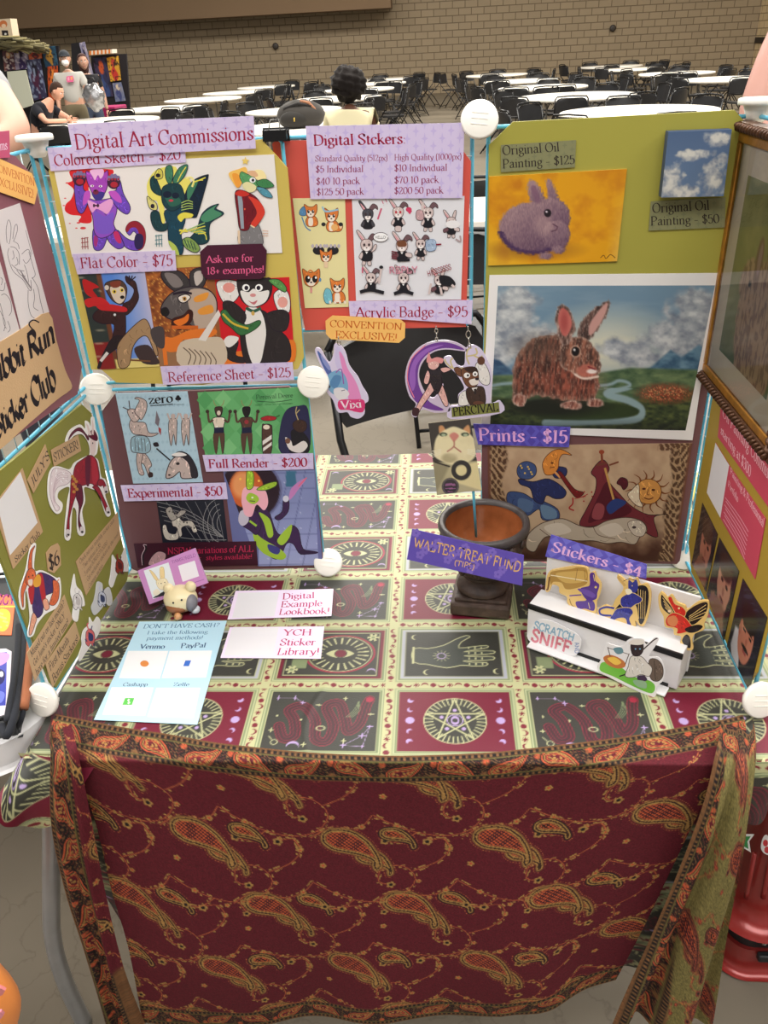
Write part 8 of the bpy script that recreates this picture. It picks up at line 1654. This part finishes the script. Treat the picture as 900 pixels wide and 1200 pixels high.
def p3_(s):
    RR, KK = (206, 48, 36), (34, 26, 26); s.blob([(622, 330), (640, 350), (680, 400), (690, 440), (650, 420), (622, 385)], KK).blob([(745, 420), (800, 380), (852, 368), (845, 420), (800, 470), (770, 480), (745, 460)], KK)
    for k in range(4): s.line([(628 + k * 4, 345 + k * 16), (680, 415 + k * 6)], 3, GOLD).line([(760, 440 + k * 8), (846, 380 + k * 18)], 3, GOLD)
    s.outl([(655, 350), (672, 340), (690, 375), (725, 390), (745, 415), (735, 440), (705, 435), (685, 410)], RR, GOLD, 3).outl([(680, 420), (735, 440), (770, 480), (780, 500), (740, 520), (700, 525), (700, 500), (650, 485), (645, 450)], RR, GOLD, 3).blob([(655, 445), (690, 435), (705, 465), (685, 490), (655, 475)], (214, 130, 80)).blob([(740, 500), (800, 480), (830, 490), (800, 515), (760, 520)], KK).blob([(725, 560), (745, 530), (765, 545), (768, 595), (745, 590)], KK).ell(710, 398, 5, 5, (240, 220, 160)).ell(662, 412, 8, 7, (240, 214, 180))
pin([(606, 340), (620, 316), (640, 330), (652, 342), (674, 330), (700, 366), (740, 384), (752, 402), (800, 368), (846, 358), (862, 376), (856, 430), (836, 478), (836, 505), (790, 526), (776, 560), (780, 604), (744, 606), (716, 574), (720, 540), (686, 530), (680, 500), (640, 490), (632, 440), (612, 400)], 'gold pin of a red winged rabbit at the right end of the riser', p3_, .045)
SS = (240, 238, 240)
s = Sheet(rpl(.012), .0, [(-38, 500), (0, 458), (60, 458), (130, 490), (200, 530), (220, 570), (205, 615), (180, 638), (110, 615), (40, 592), (-30, 570), (-52, 540)], SS, .001, cR, curve=True)
s.text('SCRATCH', (-20, 500), (180, 565), 0, (150, 188, 214), 'fat', up0=(-14, 462), up1=(190, 528)).text('SNIFF', (-34, 558), (158, 626), 0, (226, 134, 150), 'fat', up0=(-24, 500), up1=(172, 570)).text('AND', (186, 570), (188, 625), 0, (160, 176, 210), 'fat', up0=(208, 566), up1=(208, 622)).done('sticker', 'bubble lettered sticker reading SCRATCH AND SNIFF', 'sticker', m=GLOSS)
def ct(s):
    s.blob([(312, 690), (330, 668), (400, 680), (480, 740), (560, 760), (590, 790), (570, 825), (480, 790), (380, 740), (320, 715)], (120, 196, 72)).blob([(330, 645), (370, 632), (430, 660), (440, 690), (400, 700), (350, 680)], (206, 126, 70)).blob([(350, 650), (390, 645), (420, 670), (390, 682)], (250, 206, 90)).line([(352, 592), (365, 640)], 4, (80, 60, 50)).line([(460, 625), (440, 680)], 4, (80, 60, 50)).line([(352, 596), (456, 628)], 3, (80, 60, 50)).blob([(380, 600), (420, 595), (430, 620), (400, 628)], (110, 150, 160))
    s.outl([(560, 660), (600, 655), (628, 690), (628, 740), (600, 765), (565, 745)], (110, 96, 84), (50, 44, 40), 3).line([(585, 660), (592, 760)], 3, (60, 54, 50)).outl([(470, 640), (520, 640), (550, 670), (575, 700), (560, 740), (520, 730), (480, 745), (440, 738), (455, 690)], (228, 222, 212), (90, 80, 76), 3).blob([(500, 740), (535, 735), (550, 760), (510, 765)], (70, 56, 80)); s.outl([(468, 600), (472, 568), (490, 580), (512, 578), (528, 570), (530, 610), (510, 636), (480, 634)], (54, 46, 48), (24, 20, 22), 3).blob([(455, 575), (480, 555), (525, 556), (535, 575), (505, 582), (475, 580)], (236, 230, 220)).ell(492, 602, 4, 4, (130, 180, 210)).ell(514, 602, 4, 4, (130, 180, 210)).line([(520, 615), (580, 560), (602, 548)], 6, (70, 60, 58)).line([(410, 740), (440, 730)], 6, (50, 44, 46)).blob([(480, 760), (540, 765), (545, 800), (500, 790)], (150, 190, 150))
sticker([(300, 690), (320, 650), (345, 576), (372, 580), (420, 590), (450, 560), (480, 548), (530, 552), (545, 580), (590, 544), (608, 552), (590, 590), (560, 640), (610, 645), (636, 700), (630, 760), (600, 790), (592, 840), (556, 836), (470, 800), (380, 755), (320, 722)], 'die cut sticker of a cooking siamese cat by a barrel, on the lower step', ct, cR, rpl(-.006), .0, (242, 240, 240), .001, GLOSS)

# ------------------------------------------------------------------ neighbours: tables, suitcase, people at the edges, far vendor
def arm_person(label, x, y, a, h, arms, skin, shirt, sleeve='short', hair=(60, 44, 36)):
    J, f = stand(x, y, a, h); 
    for k, v in arms.items(): J[k] = np.array(v, float)
    return person(label, J, f, skin, hair, 'short', shirt, (60, 62, 72), sleeve=sleeve, s=h)
arm_person('person at the left edge of the photo, grey sleeve and bare bent arm', -.93, 1.30, 0.2, 1.08, dict(shL=(-.70, 1.27, 1.55), elL=(-.555, 1.14, 1.395), wrL=(-.78, .98, 1.34)), (226, 176, 152), (168, 168, 170))
arm_person('person at the right edge of the photo, bare arm with elbow out', 1.68, 1.10, -0.1, 1.14, dict(shR=(1.445, 1.06, 1.60), elR=(1.347, 1.0, 1.36), wrR=(1.50, .86, 1.15)), (206, 156, 142), (120, 90, 96), sleeve='tank')
# left neighbour's table
def rslab(x0, x1, y0, y1, z0, z1, r, mb=None):
    P = []
    for cx, cy, a0 in ((x1 - r, y0 + r, -90), (x1 - r, y1 - r, 0), (x0 + r, y1 - r, 90), (x0 + r, y0 + r, 180)):
        for k in range(13): a = math.radians(a0 + k * 7.5); P.append((cx + r * math.cos(a), cy + r * math.sin(a), z1))
    return (mb or MB()).extrude(P, (0, 0, 1.0), z1 - z0, (230, 228, 226))
nt_ = thing('folding_table', (-.5, -.1, 0), "neighbour's white table with rounded corners at the left edge of the photo", 'table')
rslab(-1.2, -.014, -.452, .42, .69, .738, .10).build('tabletop', mat('white_cover', (226, 224, 224), .5, var=.03, scale=9, bump=.2), nt_, bevel=.008)
for x, y in ((-1.05, -.3), (-.2, .3), (-1.05, .3)): MB().tube([(x, y, .69), (x, y, 0)], .014, 10).build('leg', lg, nt_)
NP = (np.array([0, 0, .735]), np.array([0, 0, 1.0]))
def npt(x, y, z=.735): return hit(x, y, (np.array([0, 0, z]), np.array([0, 0, 1.0])))
tr_ = thing('display_tray', npt(2, 790), 'black merchandise tray beside the olive board on the white table at left', 'tray')
q = [npt(-60, 700), npt(33, 690), npt(36, 800), npt(24, 862), npt(-60, 880)]; MB().extrude([p + [0, 0, .03] for p in q][::-1], (0, 0, 1.0), .03, (40, 42, 44)).build('tray_base', mat('black_plastic', (44, 46, 48), .45), tr_, bevel=.004)
m = MB(); w_ = [p + [0, 0, .038] for p in q]; m.tube(w_, .006, 8, closed=True); m.build('tray_rim', MATS['black_plastic'], tr_)
TP = (np.array([0, 0, .7665]), np.array([0, 0, 1.0])); c8 = (0, 680, 6.0)
s = Sheet(TP, .0, [(-160, 95), (112, 108), (80, 385), (-190, 380)], (236, 116, 72), .001, c8); s.text('EGGY', (-70, 172), (100, 168), 0, (130, 40, 110), 'fat', up0=(-66, 100), up1=(112, 105)); s.blob([(-40, 230), (20, 200), (70, 230), (62, 320), (20, 360), (-30, 330)], (240, 190, 60))
for k in range(16): s.ell(-20 + (k * 23) % 80, 225 + (k * 31) % 120, 9, 8, (246, 214, 110)).ell(100 - (k * 29) % 130, 185, 6, 6, (250, 206, 70))
s.done('print_card', 'orange print card with purple letters in the black tray', 'print card')
s = Sheet(TP, .0012, [(-150, 490), (40, 480), (82, 500), (62, 900), (20, 960), (-150, 950)], (214, 206, 214), .003, c8, curve=False); s.poly([(-150, 515), (50, 505), (40, 880), (-150, 890)], (66, 74, 170)).blob([(-60, 520), (60, 515), (50, 570), (-20, 600)], (224, 150, 206)).blob([(-60, 620), (30, 640), (20, 720), (-60, 740)], (40, 36, 90)).ell(10, 660, 14, 20, (230, 230, 240)).blob([(-60, 780), (30, 790), (10, 860), (-60, 850)], (110, 120, 210)).done('badge_holder', 'clear badge holder with a blue and pink picture at the left edge', 'badge', m=GLOSS)
def cord(pts, r, label, name='lanyard', col=(38, 40, 46)):
    return tag(MB().tube(smooth(pts, False, 6), r, 8, col).build(name, FAB), label, 'lanyard', None)
cord([npt(30, 720, .775), npt(28, 760, .78), npt(22, 800, .78), npt(16, 840, .775), npt(8, 862, .765), npt(2, 850, .765)], .006, 'bundle of black lanyard cord lying on the tray', 'lanyard')
cord([npt(22, 730, .782), npt(20, 770, .786), npt(14, 810, .786), npt(8, 845, .776)], .005, 'black lanyard cord on top of the clear badge holder')
cord([npt(34, 745, .775), npt(33, 790, .772), npt(27, 835, .765), npt(20, 852, .745), npt(14, 845, .745)], .004, 'thin black cord loop beside the brown leather strap')
MB_ = MB().tube(smooth([npt(37, 735, .778), npt(33, 790, .778), npt(28, 830, .772)], False, 5), [.007] * 11, 8, (150, 92, 62)); tag(MB_.build('leather_strap', FAB), 'brown leather strap hanging at the side of the black tray', 'strap')
# an orange round cushion hanging from that table's front
OPL = yplane(-.60); oc = [(-115 + 127 * math.cos(a), 1155 + 127 * math.sin(a)) for a in np.linspace(0, 2 * math.pi, 40)[:-1]]
P = [hit(x, y, OPL) for x, y in oc]; ctr = np.mean(P, 0); rr = np.linalg.norm(P[0] - ctr)
cu = thing('round_cushion', (ctr[0], ctr[1], ctr[2] - rr), 'orange round cushion at the lower left corner, with scalloped edge and pink leaves', 'cushion')
m = MB(); 
def fo(d, q): return q * (1 + .012 * math.cos(40 * math.atan2(d[2], d[0])) * (abs(d[1]) < .5))
m.ball(ctr, (rr, .05, rr), (240, 148, 74), 0, 80, 24, np.array([[1, 0, 0], [0, 1, 0], [0, 0, 1.0]]), fo); m.build('cushion_body', FAB, cu)
lf = Sheet((ctr + np.array([0, -.047, 0]), np.array([0, -1.0, 0])), 0, [(-6, 1156), (0, 1158), (6, 1161), (3, 1166), (-4, 1169)], (206, 120, 120), .004); lf.done('leaf_patch', parent=cu, m=FAB)
lf = Sheet((ctr + np.array([0, -.044, 0]), np.array([0, -1.0, 0])), 0, [(-6, 1186), (1, 1186), (4, 1190), (1, 1194), (-6, 1195)], (214, 130, 140), .004); lf.done('leaf_patch', parent=cu, m=FAB)
MB().tube(smooth([ctr + [0, 0, rr * .96], ctr + [-.02, .04, rr + .1], [ctr[0] - .03, -.46, .74], [ctr[0] - .03, -.40, .739]], False, 6), .004, 8, (220, 130, 66)).build('hanging_loop', FAB, cu)
# right neighbour's table and papers
rt = thing('folding_table', (1.65, -.05, 0), "neighbour's table at the right edge with cream printed cloth", 'table')
MB().box((1.66, -.0, .715), (1.12, .86, .04)).build('tabletop', WHITE_T, rt, bevel=.006)
for x, y in ((1.2, .3), (2.1, .3), (2.1, -.3)): MB().tube([(x, y, .70), (x, y, 0)], .014, 10).build('leg', lg, rt)
u_, v_ = np.meshgrid(np.linspace(0, 1, 30), np.linspace(0, 1, 60)); yy = -.435 + .8 * v_; dd = u_ * .26
X_ = np.where(dd < .1, 1.20 - dd, 1.098 - .01 * np.sin(yy * 30)); Z_ = np.where(dd < .1, .7365, .7365 - (dd - .1)); Cc = np.empty(X_.shape + (3,)); Cc[...] = (232, 222, 178); mix(Cc, soft(np.abs(np.sin(yy * 38 + u_ * 9)) - .3, .1), (206, 176, 92)); mix(Cc, soft(np.hypot(((yy * 9) % 1) - .5, u_ - .3) - .22, .05), (238, 196, 84))
MB().grid(np.stack([X_, yy, Z_], -1), Cc).build('printed_cloth', CLOTH, rt)
# red suitcase lying beside the table
RDS = mat('red_shell', (150, 46, 42), .3, .2, .05, 40, .0, coat=.3); BKB = mat('black_rubber', (30, 31, 34), .5)
sx0, sx1, sy0, sy1 = 1.10, 1.66, -.295, .18
su = thing('suitcase', ((sx0 + sx1) / 2, (sy0 + sy1) / 2, 0), 'glossy red hard shell suitcase lying beside the shawl', 'suitcase')
def shell(name, z0, z1, m, inset=0, bev=.02):
    o = rslab(sx0 + inset, sx1 - inset, sy0 + inset, sy1 - inset, z0, z1, .045).build(name, m, su); b = o.modifiers.new('bevel', 'BEVEL'); b.width = bev; b.segments = 5; b.limit_method = 'ANGLE'; b.angle_limit = .6; b.harden_normals = True; o.data.polygons.foreach_set('use_smooth', [True] * len(o.data.polygons))
shell('lower_shell', .004, .070, RDS); shell('zip_band', .066, .158, BKB, .006, .004); shell('upper_shell', .154, .470, RDS, 0, .04)
zz = lambda x, y, yy=sy0 - .004: hit(x, y, yplane(yy))
MB().box((1.38, sy0 + .003, .112), (.5, .006, .008)).build('zip', mat('zip_teeth', (16, 16, 18), .4, .4), su); zip_o = [o for o in su.children if o.name.startswith('zip') and not o.name.startswith('zip_')][0]
zp = zz(891, 1096); m = MB(); m.tube([zp + [-.002, -.004, .02], zp + [.004, -.006, .012], zp + [.004, -.008, -.016], zp + [.010, -.008, -.016], zp + [.012, -.006, .010], zp + [.004, -.004, .02]], .0014, 8, closed=True); m.build('zip_pull', MATS['chrome_metal'], zip_o)
hp = zz(893, 1119); MB().box(hp + [.03, -.004, 0], (.08, .014, .018)).build('carry_handle', BKB, su, bevel=.004)
SPn = yplane(sy0)
for k in range(3):
    a = hit(874 + k * 20, 1052, SPn); b_ = hit(884 + k * 20, 1000, SPn); d = nrm(b_ - a)
    MB().tube([a, a + d * .02, b_], .004, 8).build('shell_rib', RDS, su)
s = Sheet(SPn, .0015, [(866, 978), (884, 978), (878, 986), (880, 999), (870, 993), (862, 1000), (862, 986), (858, 980)], (236, 236, 232), .001); s.poly([(867, 980), (880, 980), (876, 986), (877, 995), (870, 991), (864, 995), (864, 986)], (40, 140, 70)).done('sticker', 'green star sticker on the red suitcase', 'sticker', m=GLOSS)
s = Sheet(SPn, .0015, [(893, 985), (897, 979), (903, 982), (908, 989), (904, 1001), (897, 1001), (892, 995)], (236, 232, 232), .001, curve=True); s.ell(897, 988, 3, 4, (206, 50, 60)).ell(899, 996, 3.4, 4, (206, 50, 60)).ell(905, 990, 3, 4, (206, 50, 60)).done('sticker', 'red flower sticker on the red suitcase at the photo edge', 'sticker', m=GLOSS)

# ---- the far vendor at the upper left
VP = yplane(17.2); cV = (0, 0, 5.625)
def backing(name, q, label):
    s = Sheet(VP, -.03, q, (36, 34, 38), .06, cV); o = s.done(name, label, 'display wall'); return o
zf = lambda x: (lambda t: t)(proj((hit(x, 60, VP)[0], 17.23, .0))[1] * 5.625)
backing('display_wall', [(-40, 318), (385, 302), (400, zf(70)), (-40, zf(0))], 'dark display wall of the far vendor, behind the posters at upper left')
backing('display_wall', [(598, 368), (700, 360), (745, 358), (832, 354), (870, zf(150)), (640, zf(115))], 'dark display wall at upper left, right of the masked person')
backing('display_wall', [(468, 286), (526, 278), (560, 400), (575, zf(95)), (500, zf(88))], 'tall black panel directly behind the masked person')
def poster(q, cols, seed, label, off=.01, cat='poster', name='poster'):
    s = Sheet(VP, off, q, cols[0], .012, cV); r_ = np.random.default_rng(seed)
    def f(X, Y, u, v):
        C = np.empty(X.shape + (3,)); C[...] = cols[0]; n = fbm(u * 3 + seed, v * 3, seed); mix(C, (n - .45) * 2, cols[1]); w = .16 + .12 * np.sin(v * 7 + seed); mix(C, soft(np.abs(u - .5 - .06 * np.sin(v * 9)) - w * (v > .3), .05) * (v > .3), cols[2]); mix(C, soft(np.hypot((u - .5) / .2, (v - .25) / .17) - 1, .2), cols[3]); mix(C, (vn(u * 9, v * 12, seed + 2) > .72) * .8, cols[-1]); return C
    s.raster(q, 26, 18, f); return s.done(name, label, cat)
poster([(14, 335), (82, 325), (104, 458), (30, 470)], [(96, 60, 70), (190, 120, 80), (60, 40, 60), (226, 176, 120), (220, 210, 200)], 1, 'brown and orange poster at the far left of the vendor wall')
poster([(88, 322), (178, 316), (192, 452), (104, 460)], [(150, 140, 160), (90, 70, 110), (60, 44, 90), (40, 30, 60), (214, 206, 214)], 2, 'purple grey poster second from the left on the vendor wall')
poster([(182, 320), (268, 312), (276, 384), (192, 394)], [(190, 90, 50), (214, 150, 110), (90, 50, 50), (236, 226, 216), (200, 60, 50)], 3, 'orange poster above the blue jacket poster on the vendor wall')
poster([(272, 308), (362, 302), (384, 432), (300, 445)], [(40, 70, 96), (70, 120, 140), (190, 140, 60), (220, 170, 70), (30, 36, 50)], 4, 'teal and yellow poster at the right end of the vendor wall')
poster([(170, 396), (264, 386), (310, 640), (214, 668)], [(60, 56, 86), (150, 170, 206), (86, 44, 70), (40, 34, 50), (170, 186, 216)], 5, 'tall poster of a figure in a pale blue jacket', .012)
poster([(310, 440), (378, 432), (396, 668), (322, 690)], [(206, 84, 34), (120, 50, 30), (230, 110, 40), (240, 140, 60), (40, 34, 40)], 6, 'hanging orange and black shirt beside the masked person', .012)
poster([(522, 284), (556, 274), (618, 500), (574, 508)], [(150, 150, 180), (90, 90, 130), (200, 196, 206), (60, 56, 80), (206, 200, 214)], 7, 'narrow grey blue poster tilted above the shiny bag', .05)
poster([(612, 384), (698, 374), (748, 636), (654, 640)], [(50, 52, 84), (90, 60, 80), (60, 80, 130), (200, 90, 50), (30, 28, 40)], 8, 'large dark blue poster right of the masked person', .012)
poster([(702, 380), (778, 368), (798, 528), (728, 538)], [(214, 160, 50), (226, 190, 70), (200, 60, 50), (206, 80, 60), (40, 30, 30)], 9, 'yellow and red poster next to the black display wall edge', .012)
poster([(740, 548), (798, 542), (828, 664), (762, 672)], [(120, 130, 160), (180, 170, 160), (70, 80, 130), (226, 210, 180), (96, 106, 150)], 10, 'pale blue grey poster low on the right display wall', .012)
wb = Sheet(VP, .4, [(46, 472), (168, 462), (222, 692), (130, 720), (100, zf(20)), (90, zf(18))], (216, 220, 200), .03, cV); wb.done('white_board', 'tall plain white board standing in front of the vendor posters', 'board')
# canopy, straw heap, boxed figure, magenta table, khaki boxes
ca = thing('striped_canopy', hit(118, 66, VP), 'small orange and white striped canopy on the far display wall', 'canopy')
for k in range(12):
    x = 588 + k * 12.6; MB().extrude([hit(a / 5.625, b_ / 5.625, VP, .25) for a, b_ in ((x, 336 - k), (x + 12.6, 335 - k), (x + 13.6, 362 - k), (x + 1, 363 - k))], VP[1], .28, (232, 132, 60) if k % 2 == 0 else (240, 226, 206)).build('stripe', FAB, ca)
sh_ = thing('straw_heap', hit(14, 56, VP, -.4), 'heap of dry olive straw on top of the vendor wall', 'straw'); m = MB(); r_ = np.random.default_rng(4)
for k in range(160):
    x0 = r_.uniform(-40, 205); y0 = r_.uniform(0, 1); top_ = 252 + .26 * max(x0, 0); y0 = 318 - y0 * (318 - top_) * (1 if x0 < 150 else .6); c_ = hit(x0 / 5.625, y0 / 5.625, VP, r_.uniform(.12, .4)); d = np.array([1, r_.uniform(-.3, .3), r_.uniform(-.35, .15)]) * .35
    m.tube([c_ - d, c_ + [0, 0, .03], c_ + d], .022, 5, tuple(np.array((112, 104, 72)) * r_.uniform(.6, 1.25)))
m.build('straw', FAB, sh_)
bx = Sheet(VP, .1, [(-20, 128), (66, 122), (88, 256), (-20, 240)], (226, 206, 180), .3, cV); bx.ell(22, 160, 26, 26, (206, 120, 70)).ell(24, 172, 15, 15, (236, 206, 176)).poly([(10, 200), (52, 200), (58, 244), (16, 240)], (40, 34, 40)).ell(36, 224, 8, 7, (226, 226, 226)).done('boxed_figure', 'cream box with an orange haired figure on top of the straw heap', 'box')
mg = hit(124, 128, yplane(16.2)); mt_ = thing('side_table', (mg[0], 16.2, 0), 'small table under a magenta cloth behind the seated diners area', 'table'); MB().box((mg[0], 16.2, .38), (.62, .7, .76), (150, 30, 84)).build('table_cover', FAB, mt_, bevel=.02)
for k, (dx, dz) in enumerate(((0, 0), (.36, 0), (.72, 0), (.2, .22), (.55, .22))): tag(MB().box((mg[0] + .75 + dx, 16.2, .12 + dz + .0), (.34, .4, .22), (176, 152, 106), rz=.05 * k).build('cardboard_box', FAB, bevel=.004), 'khaki cardboard box in the pile right of the magenta table', 'box', 'khaki boxes by the magenta table')
